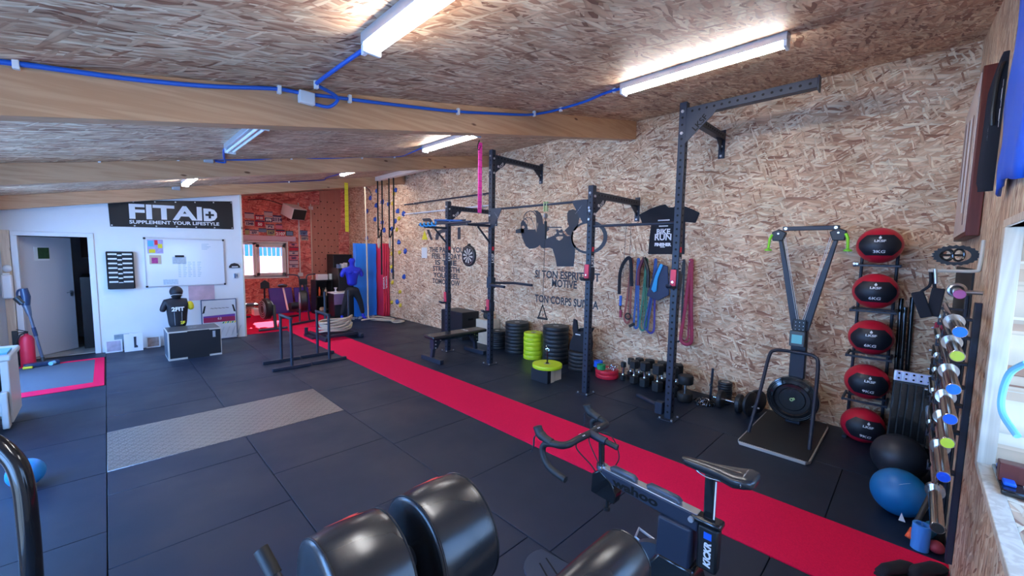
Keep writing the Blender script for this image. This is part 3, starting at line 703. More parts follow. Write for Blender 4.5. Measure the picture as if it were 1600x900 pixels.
pbar(5.09, 6.22, 2.385, .017, [])
# forward pull-up bar on two braced arms
f = thing('pull_up_station', 'forward pull-up bar on braced arms, clamped to the two far posts', 'bar', (4.3, 5.6, 2.3))
for y in (5.05, 6.26):
    MB().box(PX-.52, y-.02, 2.31, PX-HW, y+.02, 2.35).obj('arm', M['powder'], f, bevel=.003)
    MB().bar((PX-.30, y, 2.31), (PX-HW, y, 2.06), .03, .012, (0, 1, 0)).obj('brace', M['powder'], f)
MB().cyl((PX-.50, 4.98, 2.37), (PX-.50, 6.46, 2.37), .017, n=12).obj('bar', M['powder'], f)
bd = thing('resistance_band', 'light blue resistance band wrapped around the forward pull-up bar', 'band', (4.05, 6.1, 2.37))
pth = []
for i in range(60):
    tt = i/59; a_ = tt*PI*9
    pth.append((PX-.50+.028*math.cos(a_), 6.44-tt*.55, 2.37+.028*math.sin(a_)))
MB().tube(pth, .014, 6).obj('wrapping', pmat('cyan_latex', (.03, .35, .75), .5), bd)
MB().tube(sag([(PX-.50, 5.9, 2.40), (PX-.46, 6.0, 2.44), (PX-.48, 5.5, 2.41), (PX-.5, 5.2, 2.39)]), .018, 6, flat=.5).obj('loop', pmat('dark_blue_latex', (.02, .13, .36), .5), bd)
# hooks
def jhook(y, z, lab):
    t = thing('j_hook', lab, 'hook', (PX, y, z), group='barbell hooks on the posts')
    MB().box(PX-HW-.02, y-HW-.01, z-.06, PX-HW-.004, y+HW+.01, z+.13).box(PX-HW-.004, y-HW-.014, z-.06, PX+HW, y-HW-.004, z+.10).box(PX-HW-.11, y-.03, z-.075, PX-HW-.004, y+.03, z-.045).bar((PX-HW-.11, y, z-.06), (PX-HW-.15, y, z-.03), .06, .025, (0, 0, 1)).each('bracket', M['powder'], t, bevel=.003)
    MB().box(PX-HW-.036, y-.032, z-.045, PX-HW-.02, y+.032, z+.14).obj('liner', pmat('hook_liner_red', (.70, .05, .09), .5) if 'hl' not in M else M['hl'], t, bevel=.003)
    MB().cyl((PX-HW-.05, y-.0, z+.0), (PX-HW-.02, y, z), .012, n=8).obj('pin', M['chrome'], t)
M['hl'] = pmat('hook_liner_red', (.70, .05, .09), .5)
jhook(1.93, 1.60, 'red lined barbell hook on the nearest tall post')
jhook(3.09, 1.62, 'red lined barbell hook on the short post left of the nearest tall post')
jhook(5.05, .97, 'red lined barbell hook on the far tall post')
jhook(6.26, 1.0, 'red lined barbell hook on the farthest post, above the bench')
# dip bars on the far tall post
t = thing('dip_bars', 'black dip bar attachment with two handles on the far tall post', 'dip bars', (PX, 5.0, 1.4))
MB().box(PX-HW-.008, 4.99, 1.30, PX+HW+.008, 5.005, 1.48).box(PX-HW-.012, 4.99, 1.30, PX-HW-.002, 5.10, 1.48).each('bracket', M['powder'], t, bevel=.003)
for dx, dz, (ex, ey) in ((-.02, 0, (-.24, -.52)), (.02, .01, (.28, -.62))):
    MB().tube([(PX+dx, 4.99, 1.38+dz), (PX+ex, 4.99+ey*.35, 1.38+dz), (PX+ex, 4.99+ey, 1.37+dz)], .021, 12).obj('handle', M['powder'], t)
# landmine pivot at the foot of the nearest post
t = thing('landmine', 'black landmine sleeve lying at the foot of the nearest tall post', 'landmine', (PX, 2.05, 0))
MB().cyl((4.50, 2.03, .14), (4.70, 2.40, .12), .026, n=14).obj('sleeve', M['powder'], t)
MB().box(PX-.08, 1.98, .05, PX+.01, 2.07, .19).obj('pivot_block', M['powder'], t, bevel=.008)
MB().cyl((PX+.05, 2.0, .11), (PX+.10, 1.92, .11), .012, n=8).obj('pin', M['chrome'], t)
# cable hanging from the bar with a handle and loading pin
t = thing('pulley_cable', 'thin cable with a triangle handle hanging from the bar beside the muscular figure', 'cable', (4.55, 3.85, 1.0))
yc = 3.88
MB().box(PX-.022, yc-.03, 2.50, PX+.022, yc-.018, 2.64).box(PX-.022, yc+.018, 2.50, PX+.022, yc+.03, 2.64).each('strap', pmat('lime_webbing', (.55, .68, .35), .6), t)
MB().lathe([(.03, -.01), (.036, -.01), (.03, 0), (.036, .01), (.03, .01)], (PX, yc, 2.44), (0, 1, 0), 16).obj('pulley', M['alu'], t)
MB().cyl((PX, yc, 2.10), (PX, yc, 2.36), .02, n=8).obj('stopper', M['black'], t)
MB().cyl((PX-.02, yc, 1.15), (PX, yc, 2.4), .004, n=6).obj('cable', M['black'], t)
MB().tube([(PX-.02, yc+.08, .94), (PX-.02, yc, 1.14), (PX-.02, yc-.08, .94)], .009, 8).obj('triangle', M['blackgloss'], t)
MB().cyl((PX-.02, yc+.09, .935), (PX-.02, yc-.09, .935), .017, n=10).obj('grip', M['rubber'], t)
MB().cyl((PX-.02, yc, .42), (PX-.02, yc, 1.14), .002, n=5).obj('thin_cable', M['black'], t)
# small pulley cord on the second wall arm
t = thing('guide_rope', 'thin doubled cord running down the wall below the short post arm', 'cord', (5.70, 3.2, 1.5))
MB().cyl((5.72, 3.16, 1.55), (5.72, 3.16, 2.42), .003, n=5).cyl((5.72, 3.26, 1.55), (5.72, 3.24, 2.42), .003, n=5).cyl((5.72, 3.26, 1.55), (5.74, 3.42, 1.54), .003, n=5).each('cord', M['black'], t)
# long bars stored on the wall
for z, m_, nm, lab in ((3.12, M['powder'], 'long_bar', 'long dark bar stored high on the wall behind the pink strap'), (2.87, M['white'], 'long_bar', 'long white bar stored on the wall under the dark bar')):
    t = thing(nm, lab, 'bar', (5.70, 8.0, z))
    MB().cyl((5.70, 6.35, z), (5.70, 9.80, z), .017, n=10).obj('tube', m_, t)
    for y in (6.6, 9.3): MB().box(5.68, y-.012, z-.03, XR, y+.012, z-.015).box(5.672, y-.012, z-.03, 5.68, y+.012, z+.02).each('bracket', M['steel'], t)
# ---------------------------------------------------------------- flat bench
t = thing('bench', 'flat black training bench beside the red runner', 'bench', (4.4, 5.83, 0))
MB().box(3.83, 5.67, .40, 5.03, 5.97, .46).obj('pad', M['leather'], t, bevel=.022, seg=3)
text('LKSF', .09, lambda a, b, d=0: (4.62-b, 5.82-a, .4615+d), 'lettering', M['white'], t)
MB().box(3.87, 5.54, .001, 3.95, 6.12, .075).obj('front_foot', M['powder'], t, bevel=.006)
MB().box(4.84, 5.56, .001, 4.92, 6.14, .075).obj('rear_foot', M['powder'], t, bevel=.006)
MB().bar((3.91, 5.83, .07), (3.95, 5.83, .36), .06, .06, (1, 0, 0)).obj('front_leg', M['powder'], t, bevel=.004)
MB().bar((4.88, 5.83, .07), (4.84, 5.83, .36), .06, .06, (1, 0, 0)).obj('rear_leg', M['powder'], t, bevel=.004)
MB().box(3.95, 5.80, .34, 4.88, 5.86, .40).obj('spine', M['powder'], t, bevel=.004)
MB().prism([(3.90, .39), (4.12, .39), (4.05, .33), (3.98, .22), (3.90, .22)], lambda a, b, d: (a, 5.775+d, b), .11).prism([(4.90, .39), (4.68, .39), (4.75, .33), (4.82, .22), (4.90, .22)], lambda a, b, d: (a, 5.775+d, b), .11).each('bracket', M['powder'], t)
mb = MB()
for x_, z_ in ((3.94, .36), (3.94, .30), (3.94, .24), (4.04, .36), (4.86, .34), (4.86, .27), (4.8, .36)): mb.cyl((x_, 5.76, z_), (x_, 5.776, z_), .012, n=6)
mb.each('bolt', M['zinc'], t)
MB().cyl((4.74, 5.68, .34), (4.74, 5.78, .34), .035, n=12).obj('roller_wheel', M['rubber'], t)
# ---------------------------------------------------------------- boxes by the wall
def plyobox(name, label, x0, y0, z0, x1, y1, z1, m, edge):
    t = thing(name, label, 'box', ((x0+x1)/2, (y0+y1)/2, z0))
    MB().box(x0, y0, z0, x1, y1, z1).obj('body', edge, t, bevel=.003)
    e = .02
    MB().box(x0-.003, y0+e, z0+e, x0, y1-e, z1-e).obj('side_panel', m, t)
    MB().box(x0+e, y0-.003, z0+e, x1-e, y0, z1-e).obj('side_panel', m, t)
    MB().box(x0+e, y0+e, z1, x1-e, y1-e, z1+.003).obj('top_panel', m, t)
    return t
M['boxblack'] = pmat('black_film_plywood', (.012, .014, .020), .45)
t = plyobox('plyo_box', 'tall black plywood jump box against the wall behind the bench', 5.30, 6.78, .001, 5.76, 7.54, .60, M['boxblack'], M['boxblack'])
MB().box(5.46, 6.772, .42, 5.60, 6.778, .46).obj('hand_slot', M['hole'], t, bevel=.001)
MB().cyl((5.292, 7.0, .16), (5.298, 7.0, .16), .045, n=16).obj('logo', M['white'], t)
t = plyobox('plywood_box', 'bare plywood box with a black kettlebell on top, beside the far tall post', 5.44, 6.08, .001, 5.76, 6.49, .50, M['boxwood'], M['boxwood'])
k = thing('kettlebell', 'black kettlebell standing on the bare plywood box', 'kettlebell', (5.60, 6.30, .504))
MB().lathe([(.05, 0), (.085, .02), (.10, .07), (.09, .12), (.05, .155), (0, .165)], (5.60, 6.30, .504)).obj('bell', M['rubber'], k)
MB().tube(sag([(5.60, 6.25, .65), (5.60, 6.23, .72), (5.60, 6.26, .77), (5.60, 6.34, .77), (5.60, 6.37, .72), (5.60, 6.35, .65)]), .014, 8).obj('handle', M['rubber'], k)
# ---------------------------------------------------------------- stacks of plates
def plate(name, x, y, z, r, h, m, label, group, dark=False):
    t = thing(name, label, 'plate', (x, y, z), random.uniform(0, 6), group=group)
    prof = [(.026, 0), (r*.55, 0), (r*.62, .004), (r*.86, .004), (r-.006, 0), (r, .008), (r, h-.008), (r-.006, h), (r*.86, h), (r*.62, h-.005), (r*.55, h-.001), (.052, h-.001), (.026, h-.001), (.026, 0)]
    rz = t.rotation_euler.z; t.rotation_euler.z = 0
    MB().lathe(prof, (x, y, z), n=40).obj('rubber_disc', m, t)
    MB().lathe([(.026, h*.1), (.026, h), (.046, h), (.05, h-.001), (.05, h*.1)], (x, y, z), n=20).obj('steel_hub', M['steel'], t)
    t.rotation_euler.z = rz
    return t
ORD = ['bottom', 'second', 'third', 'fourth', 'fifth', 'sixth', 'seventh', 'eighth', 'ninth', 'tenth', 'eleventh']
def stack(x, y, r, hs, m, what, where, group, z=.001):
    first = {}
    for i, h in enumerate(hs):
        lab = '%s, %s of %s' % (what, 'topmost' if i == len(hs)-1 else (ORD[i] + (' from the bottom' if i else ' one')), where)
        xx, yy = x+random.uniform(-.004, .004), y+random.uniform(-.004, .004)
        if h in first: dup(first[h], (xx, yy, z), random.uniform(0, 6), lab)
        else: first[h] = plate('bumper_plate', xx, yy, z, r, h, m, lab, group)
        z += h+.001
    return z
stack(5.46, 5.85, .18, [.0425]*8, M['plate'], 'small black plate', 'the stack behind the tall far post', 'low stack of small black plates')
stack(5.50, 5.34, .225, [.0635]*9, M['plate'], 'thick black bumper plate', 'the stack left of the lime ones', 'black bumper stack left of the lime plates')
stack(5.40, 4.83, .175, [.0775]*6, M['lime'], 'lime yellow bumper plate', 'the lime stack', 'stack of lime plates')
stack(5.48, 4.38, .225, [.0705]*9, M['plate'], 'thick black bumper plate', 'the stack right of the lime ones', 'black bumper stack right of the lime plates')
ztop = stack(5.46, 3.83, .20, [.060]*5, M['plate'], 'thin black plate', 'the stack under the vest', 'black stack under the vest')
# weighted vest on the low stack
v = thing('weight_vest', 'black weighted vest standing on the low black plate stack', 'vest', (5.46, 3.83, ztop))
def vy(pts, x, t_): return MB().prism(pts, lambda a, b, d: (x+d+ b*.12, 3.83-a, ztop+b), t_)
vy([(-.17, 0), (.15, 0), (.17, .12), (.13, .30), (.20, .42), (.14, .46), (.06, .34), (-.03, .32), (-.08, .50), (-.15, .52), (-.15, .36), (-.12, .26), (-.17, .12)], 5.36, .05).obj('front_panel', M['cloth'], v, bevel=.018, seg=3)
vy([(-.15, 0), (.19, 0), (.20, .14), (.16, .32), (.20, .40), (.12, .40), (-.08, .36), (-.12, .26), (-.17, .12)], 5.45, .06).obj('back_panel', M['cloth'], v, bevel=.018, seg=3)
MB().box(5.392, 3.80, ztop+.255, 5.396, 3.90, ztop+.285).obj('label_patch', M['whitepaper'], v)
MB().tube(sag([(5.42, 3.66, ztop+.05), (5.36, 3.60, ztop+.1), (5.40, 3.62, ztop+.2), (5.45, 3.66, ztop+.22)]), .012, 6).obj('side_strap', M['cloth'], v)
# lime plate with loading pin on the little box
t = thing('storage_block', 'low black and pale wood block under the lime plate, below the hanging cable', 'block', (4.60, 3.83, 0))
MB().box(4.44, 3.68, .001, 4.52, 4.0, .19).obj('black_side', M['boxblack'], t, bevel=.003)
MB().box(4.52, 3.68, .001, 4.60, 4.0, .19).obj('plain_side', M['boxwood'], t, bevel=.003)
MB().box(4.61, 3.70, .001, 4.79, 3.98, .185).obj('plain_block', M['boxwood'], t, bevel=.003)
plate('bumper_plate', 4.62, 3.84, .192, .225, .055, M['lime'], 'single lime yellow bumper plate on the low wood block', None)
t = thing('loading_pin', 'black loading pin with a silver carabiner standing in the single lime plate', 'pin', (4.62, 3.84, .248))
MB().cyl((4.62, 3.84, .248), (4.62, 3.84, .42), .012, n=10).lathe([(.024, 0), (.024, .012), (.012, .012)], (4.62, 3.84, .248)).obj('pin', M['blackgloss'], t)
MB().torus((4.62, 3.84, .455), (1, .3, 0), .03, .006, n=14, m=6, ry=.018).tube([(4.62, 3.84, .48), (4.615, 3.87, .51), (4.61, 3.85, .53)], .006, 6).obj('carabiner', M['chrome'], t)
# red plates with tape rolls and chain
zt = stack(5.42, 3.30, .175, [.062, .062], M['redplate'], 'red plate', 'the pair beside the dumbbells', 'red plates beside the dumbbells')
for (x_, y_, r_, h_, m_, lab) in ((5.42, 3.46, .07, .095, 'blue', 'blue roll on the red plates'), (5.33, 3.35, .065, .075, 'green', 'green roll on the red plates')):
    t = thing('tape_roll', lab, 'roll', (x_, y_, zt))
    MB().lathe([(.03, 0), (r_, 0), (r_, h_), (.03, h_), (.03, 0)], (x_, y_, zt), n=24).obj('roll', M[m_], t, bevel=.003)
t = thing('lifting_chain', 'silver chain heaped on the red plates', 'chain', (5.42, 3.2, zt))
mb = MB()
for i in range(34):
    a_ = i*.9; rr = .02+.045*((i*7) % 5)/5
    mb.torus((5.42+rr*math.cos(a_), 3.20+rr*math.sin(a_), zt+.012+.0022*i), (math.sin(i*2.1), math.cos(i*1.3), .6*math.sin(i)), .017, .004, n=8, m=5)
mb.obj('links', M['chrome'], t, kind='stuff')
# ---------------------------------------------------------------- dumbbells standing on end
def hexhead(mb, x, y, z0, z1, r, rot=0):
    n = 6; c = .012
    prof = [(r-c, z0), (r, z0+c), (r, z1-c), (r-c, z1)]
    vs = []; fs = []
    for (rr, z) in prof:
        for k in range(n):
            a_ = rot+2*PI*k/n
            vs.append((x+rr*math.cos(a_), y+rr*math.sin(a_), z))
    for i in range(3):
        for k in range(n): fs.append((i*n+k, i*n+(k+1) % n, (i+1)*n+(k+1) % n, (i+1)*n+k))
    fs += [tuple(range(n))[::-1], tuple(range(3*n, 4*n))]
    return mb.add(vs, fs)
def dumbbell(x, y, r, hh, gl, label):
    t = thing('dumbbell', label, 'dumbbell', (x, y, 0), group='hex dumbbells standing on end')
    H_ = 2*hh+gl
    hexhead(MB(), x, y, .001, hh, r, PI/6).obj('head', M['rubber'], t)
    hexhead(MB(), x, y, hh+gl, H_, r, PI/6).obj('head', M['rubber'], t)
    MB().lathe([(.022, 0), (.016, .015), (.018, gl*.5), (.016, gl-.015), (.022, gl)], (x, y, hh), n=14).obj('handle', M['chrome'], t)
    return t
fr = [(5.46, 3.045, .055, .10), (5.45, 2.86, .07, .115), (5.42, 2.68, .075, .125), (5.37, 2.46, .082, .135), (5.33, 2.24, .088, .145)]
for i, (x_, y_, r_, h_) in enumerate(fr):
    nm = ['leftmost and smallest', 'second from the left', 'third and middle', 'fourth from the left', 'rightmost and largest'][i]
    if i: dumbbell(x_, y_, r_, h_, .11, 'black hex dumbbell on end, %s of the front row' % nm)
    else: dumbbell(x_, y_, .045, .08, .12, 'black hex dumbbell on end, %s of the front row' % nm)
    dumbbell(x_+.19, y_+.02 if i else y_-.02, r_, h_, .11, 'black hex dumbbell on end, %s of the back row' % nm)
d1 = thing('round_dumbbell', 'round headed black dumbbell on end beside the right end of the hex rows', 'dumbbell', (5.28, 2.04, 0))
for z_ in (.001, .23): MB().lathe([(0, 0), (.085, 0), (.095, .012), (.095, .10), (.085, .112), (0, .112)], (5.28, 2.04, z_), n=28).obj('head', M['rubber'], d1)
MB().cyl((5.28, 2.04, .1), (5.28, 2.04, .24), .018).obj('handle', M['chrome'], d1)
# chain on the floor
t = thing('chain', 'dark steel chain piled on the floor right of the dumbbells', 'chain', (5.45, 1.88, 0))
mb = MB()
for i in range(150):
    a_ = i*.83; rr = .02+.15*random.random()
    mb.torus((5.36+rr*math.cos(a_)*.6, 1.82-rr*math.sin(a_)*.7, .012+.06*random.random()*(1-rr/.2)), (random.uniform(-1, 1), random.uniform(-1, 1), random.uniform(-.8, .8)), .020, .0055, n=8, m=5)
mb.obj('links', pmat('dark_chain_steel', (.16, .16, .17), .25, 1.0), t, kind='stuff')
# loaded short bar, plates
t = thing('loaded_bar', 'short chrome bar with three small black plates, lying on the floor', 'barbell', (5.4, 1.5, .1))
MB().cyl((5.38, 1.72, .115), (5.36, 1.20, .115), .013, n=12).obj('bar', M['chrome'], t)
for y_, r_ in ((1.63, .11), (1.42, .115)): MB().lathe([(.015, -.028), (r_-.01, -.028), (r_, -.018), (r_, .018), (r_-.01, .028), (.015, .028)], (5.375, y_, .115), (.03, 1, 0), 30).obj('plate', M['plate'], t)
MB().lathe([(.015, -.02), (.135, -.02), (.145, -.012), (.145, .012), (.135, .02), (.015, .02)], (5.365, 1.30, .145), (.25, 1, 0), 34).obj('plate', M['plate'], t)
MB().box(5.345, 1.24, .10, 5.385, 1.27, .15).obj('star_nut', M['chrome'], t, bevel=.01)
MB().lathe([(.015, -.02), (.135, -.02), (.145, -.012), (.145, .012), (.135, .02), (.015, .02)], (5.50, 1.27, .146), (.55, 1, 0), 34).obj('weight_plate', M['plate'])
tagp(bpy.context.scene.objects['weight_plate'], 'black plate leaning behind the loaded bar beside the ski trainer', 'plate')
stack(5.60, 1.66, .085, [.03]*9, M['plate'], 'tiny black plate', 'the little stack behind the loaded bar', 'little stack of tiny plates')
t = thing('upright_pole', 'short black bar standing upright with a chrome collar behind the loaded bar', 'bar', (5.60, 1.83, 0))
MB().cyl((5.60, 1.83, .001), (5.60, 1.82, .42), .016, n=12).obj('bar', M['powder'], t)
MB().cyl((5.60, 1.83, .18), (5.60, 1.83, .21), .022, n=12).obj('collar', M['chrome'], t)
# ---------------------------------------------------------------- flat vinyl on the right wall (fn: y,z -> just proud of the wall)
def wallpoly(polys, name, m, parent, d0=.0015, x=5.77, label=None, split=True):
    o = None
    for P in polys:
        o = MB().prism(P, lambda a, b, d: (x-d0-d, a, b), .001).obj(name, m, parent, smooth=0, label=label)
    return o
t = thing('wall_decal', 'dark silhouette decal of a muscular lifter holding a barbell with big plates', 'decal', (5.768, 4.7, 2.1))
body = [(4.426, 2.597), (4.396, 2.647), (4.311, 2.664), (4.226, 2.641), (4.171, 2.570), (4.151, 2.521), (4.174, 2.461), (4.179, 2.388), (4.200, 2.351), (4.146, 2.313), (4.132, 2.264), (4.144, 2.166), (4.168, 2.092), (4.233, 1.993), (4.235, 1.844), (4.252, 1.674), (4.628, 1.661), (4.648, 1.758), (4.685, 1.861), (4.739, 1.978), (4.808, 2.001), (4.964, 1.985), (5.018, 2.010), (5.041, 2.050), (5.090, 2.017), (5.162, 1.989), (5.310, 1.975), (5.406, 2.030), (5.486, 2.156), (5.528, 2.254), (5.548, 2.296), (5.550, 2.352), (4.819, 2.332), (4.568, 2.325), (4.448, 2.321), (4.378, 2.376), (4.416, 2.471)]
plate1 = [(5.550, 2.352), (5.553, 2.478), (5.515, 2.525), (5.486, 2.533), (5.470, 2.627), (5.414, 2.678), (5.311, 2.702), (5.218, 2.681), (5.143, 2.609), (5.104, 2.501), (5.120, 2.434), (5.117, 2.340), (5.134, 2.273), (5.240, 2.479), (5.288, 2.549), (5.364, 2.573), (5.420, 2.555), (5.362, 2.512), (5.378, 2.416), (5.358, 2.347)]
plate2 = [(5.117, 2.340), (5.103, 2.447), (5.143, 2.609), (5.181, 2.672), (5.237, 2.702), (5.128, 2.691), (5.046, 2.644), (4.999, 2.562), (4.974, 2.442), (4.925, 2.414), (4.881, 2.406), (4.854, 2.372), (4.819, 2.332)]
barend = [(5.688, 2.349), (5.550, 2.373), (5.463, 2.371), (5.461, 2.280), (5.686, 2.283)]
barmid = [(4.880, 2.382), (4.537, 2.371), (4.537, 2.349), (4.880, 2.360)]
hole1 = [(4.920, 2.262), (4.819, 2.332), (4.717, 2.335), (4.667, 2.315), (4.648, 2.263), (4.697, 2.225), (4.780, 2.200), (4.891, 2.163)]
hole2 = [(4.601, 2.339), (4.553, 2.350), (4.568, 2.312), (4.616, 2.294)]
hole3 = [(4.599, 2.268), (4.518, 2.266), (4.517, 2.234), (4.582, 2.236)]
hole4 = [(4.662, 2.186), (4.597, 2.208), (4.499, 2.202), (4.514, 2.158), (4.578, 2.127), (4.644, 2.147)]
hole5 = [(4.521, 2.349), (4.386, 2.370), (4.471, 2.309), (4.405, 2.232), (4.325, 2.203), (4.420, 2.207), (4.502, 2.272)]
hole6 = [(4.298, 2.292), (4.229, 2.297), (4.212, 2.253), (4.249, 2.217)]
hub = [(5.522, 2.410), (5.474, 2.426), (5.439, 2.391), (5.472, 2.364), (5.515, 2.372)]
hole7 = [(5.467, 2.537), (5.439, 2.542), (5.371, 2.498), (5.388, 2.430), (5.428, 2.487), (5.467, 2.516)]
hole8 = [(5.311, 2.689), (5.218, 2.660), (5.157, 2.583), (5.139, 2.462), (5.134, 2.287), (5.231, 2.492), (5.270, 2.555), (5.326, 2.578), (5.392, 2.581), (5.458, 2.554), (5.450, 2.619), (5.395, 2.664)]
wallpoly([body, plate1, plate2, barend, barmid], 'silhouette', M['decal'], t)
for P in (hole1, hole2, hole3, hole4, hole5, hole6, hub, hole7, hole8): MB().prism(P, lambda a, b, d: (5.767-d, a, b), .0008).obj('cut_out', M['osb_r'], t, smooth=0)
MB().prism([(4.0+.365*math.cos(a/24*2*PI)*1.0, 2.175+.28*math.sin(a/24*2*PI)) for a in range(24)], lambda a, b, d: (5.7685-d, a-.04, b), .001).obj('far_plate', M['decal'], t, smooth=0)
MB().prism([(4.0+.31*math.cos(a/24*2*PI)*1.0, 2.175+.235*math.sin(a/24*2*PI)) for a in range(24)], lambda a, b, d: (5.7674-d, a-.02, b), .0008).obj('cut_out', M['osb_r'], t, smooth=0)
# club logo
t = thing('wall_logo', 'dark angular letter logo with a yellow corner, high on the wall behind the posts', 'logo', (5.768, 8.3, 2.4))
r1 = [(9.063, 2.725), (8.703, 2.722), (8.602, 2.659), (8.577, 2.578), (8.672, 2.573), (8.719, 2.637), (8.990, 2.652)]
r2 = [(8.849, 2.436), (8.729, 2.438), (8.571, 2.180), (8.672, 2.177)]
r3 = [(8.468, 2.179), (8.452, 2.311), (8.345, 2.404), (8.150, 2.434), (7.998, 2.429), (7.998, 2.353), (8.195, 2.344), (8.300, 2.281), (8.345, 2.177)]
r4 = [(8.483, 2.636), (7.267, 2.633), (7.266, 2.518), (8.483, 2.554)]
r5 = [(7.570, 2.458), (7.457, 2.455), (7.455, 2.182), (7.568, 2.183)]
r6 = [(8.947, 2.429), (8.801, 2.191), (9.072, 2.190)]
wallpoly([r1, r2, r3, r4, r5], 'stroke', M['decal'], t)
wallpoly([r6], 'corner_mark', M['yellow'], t)
# slogans
def slogan(lines, cy, z0, dz, size, name, label, sx_, ws=None):
    t = thing(name, label, 'lettering', (5.768, cy, z0))
    for i, (s_, off) in enumerate(lines):
        if s_: text(s_, size, on_right(cy+off, z0-dz*i, 5.769), 'line', M['decal'], t, bold=.005, width=ws[i])
    return t
slogan([('THE PAIN YOU', 0), ('FEEL TODAY', 0), ('IS THE', 0), ('STRENGTH', 0), ('YOU FEEL', 0), ('TOMORROW', 0)], 8.03, 1.93, .155, .17, 'wall_slogan', 'six lines of dark lettering on the wall behind the farthest post', .92, (1.40, 1.16, .86, 1.08, 1.06, 1.12))
slogan([('SI TON ESPRIT EST', .0), ('MOTIVE', .02)], 4.43, 1.50, .150, .19, 'wall_slogan', 'two upper lines of dark French lettering under the lifter decal', .80, (1.44, .56))
slogan([('TON CORPS SUIVRA', .0)], 4.43, 1.035, .145, .19, 'wall_slogan', 'lowest line of dark French lettering, above the vest', .80, (1.42,))
# dartboard
t = thing('dartboard', 'black and cream dartboard hanging on the wall between the far posts', 'dartboard', (5.72, 7.13, 1.81))
MB().lathe([(0, 0), (.235, 0), (.235, .035), (.2, .045), (0, .045)], (5.769, 7.13, 1.81), (-1, 0, 0), 40).box(5.74, 7.09, 2.02, 5.768, 7.17, 2.08).obj('surround', M['black'], t)
M['cream'] = pmat('cream_sisal', (.68, .66, .58), .8)
for i in range(10):
    a0_, a1_ = (2*i)*PI/10, (2*i+1)*PI/10
    MB().prism([(.03*math.cos(a0_), .03*math.sin(a0_))]+[(.165*math.cos(a0_+(a1_-a0_)*k/4), .165*math.sin(a0_+(a1_-a0_)*k/4)) for k in range(5)]+[(.03*math.cos(a1_), .03*math.sin(a1_))], lambda a, b, d: (5.723-d, 7.13+a, 1.81+b), .001).obj('segment', M['cream'], t, smooth=0)
MB().torus((5.722, 7.13, 1.81), (1, 0, 0), .20, .004, n=30, m=6).obj('number_ring', M['steel'], t)
t = tagp(MB().box(5.764, 8.83, 1.72, 5.769, 9.08, 1.99).obj('notice', M['whitepaper'], None), 'small white paper notice left of the six line slogan', 'notice')
# T-shirt pinned on the wall
t = thing('t_shirt', 'black T-shirt with white print pinned flat on the wall behind the nearest post', 't-shirt', (5.75, 2.6, 2.3))
ts = [(3.056, 2.503), (2.881, 2.582), (2.734, 2.621), (2.653, 2.631), (2.603, 2.585), (2.527, 2.580), (2.483, 2.617), (2.357, 2.579), (2.256, 2.534), (2.162, 2.480), (2.209, 2.347), (2.351, 2.366), (2.344, 2.115), (2.339, 1.918), (2.880, 1.910), (2.869, 2.156), (2.854, 2.342), (2.993, 2.365)]
MB().prism(ts, lambda a, b, d: (5.766-d, a, b), .012).obj('fabric', M['cloth'], t, bevel=.004)
for s_, z, sz in (('------', 2.41, .09), ('------', 2.325, .07), ('BIKE', 2.235, .105), ('RUN', 2.155, .125), ('FINISHER', 2.05, .06), ('----', 2.02, .05)):
    text(s_, sz, on_right(2.66, z, 5.753), 'print', M['white'], t, bold=.004)
# band rack
t = thing('peg_rail', 'row of chrome pegs on the wall holding the coloured bands', 'rack', (5.74, 2.7, 1.8))
pegs = [3.10, 2.99, 2.86, 2.72, 2.60, 2.48, 2.31, 2.21]
for y in pegs: MB().cyl((5.769, y, 1.80), (5.62, y, 1.815), .008, n=10).obj('peg', M['chrome'], t)
def band(y, yb, zb, w, m, label, x=5.68, r=.012, wt=.012, flat=.45, cat='band', name='resistance_band', zt=1.83):
    t = thing(name, label, cat, (x, y, 1.8), group='bands on the wall pegs')
    P = [(x, y-wt, 1.72), (x, y-wt*.7, zt-.005), (x, y, zt+.004), (x, y+wt*.7, zt-.005), (x, y+wt, 1.72), (x, (y+yb)/2+w*.55, (1.72+zb)/2), (x, yb+w, zb+.12), (x, yb+w*.8, zb+.03), (x, yb, zb), (x, yb-w*.8, zb+.03), (x, yb-w, zb+.12), (x, (y+yb)/2-w*.55, (1.72+zb)/2)]
    V = [Vector(p) for p in P]; V.append(V[0]); pts_ = sag(V, 5)[:-1]
    MB().tube(pts_, r, 6, closed=True, flat=flat).obj('loop', m, t)
    return t
cm = lambda n, c: pmat(n, c, .55)
cT = cm('terracotta_latex', (.36, .09, .065)); cB = cm('blue_latex', (.03, .10, .32)); cG = cm('green_latex', (.04, .20, .13)); cP = cm('purple_latex', (.07, .05, .28)); cR = cm('crimson_latex', (.34, .02, .06)); cK = cm('black_latex', (.012, .014, .018))
band(3.10, 3.14, .84, .045, cT, 'terracotta resistance band, leftmost on the pegs', r=.018)
band(2.99, 2.985, .78, .035, cB, 'broad blue resistance band on the pegs', r=.018)
band(2.86, 2.88, .76, .045, cG, 'green resistance band on the pegs', r=.015)
band(2.84, 2.835, .80, .03, cG, 'thin green resistance band beside the broader green one', r=.008, x=5.66)
band(2.72, 2.75, .74, .055, cP, 'purple resistance band on the pegs', r=.016)
band(2.70, 2.80, .78, .03, cB, 'thin blue resistance band crossing the purple one', r=.010, x=5.65)
band(2.31, 2.34, .68, .05, cK, 'black resistance band, right of the nearest post', r=.014)
band(2.21, 2.22, .66, .075, cR, 'broad crimson resistance band, rightmost on the pegs', r=.024)
band(2.23, 2.26, .70, .05, cR, 'narrow crimson resistance band behind the broad crimson one', r=.012, x=5.72)
t = thing('padded_strap', 'black padded strap with a blue clip hanging on the leftmost peg', 'strap', (5.66, 3.2, 1.7))
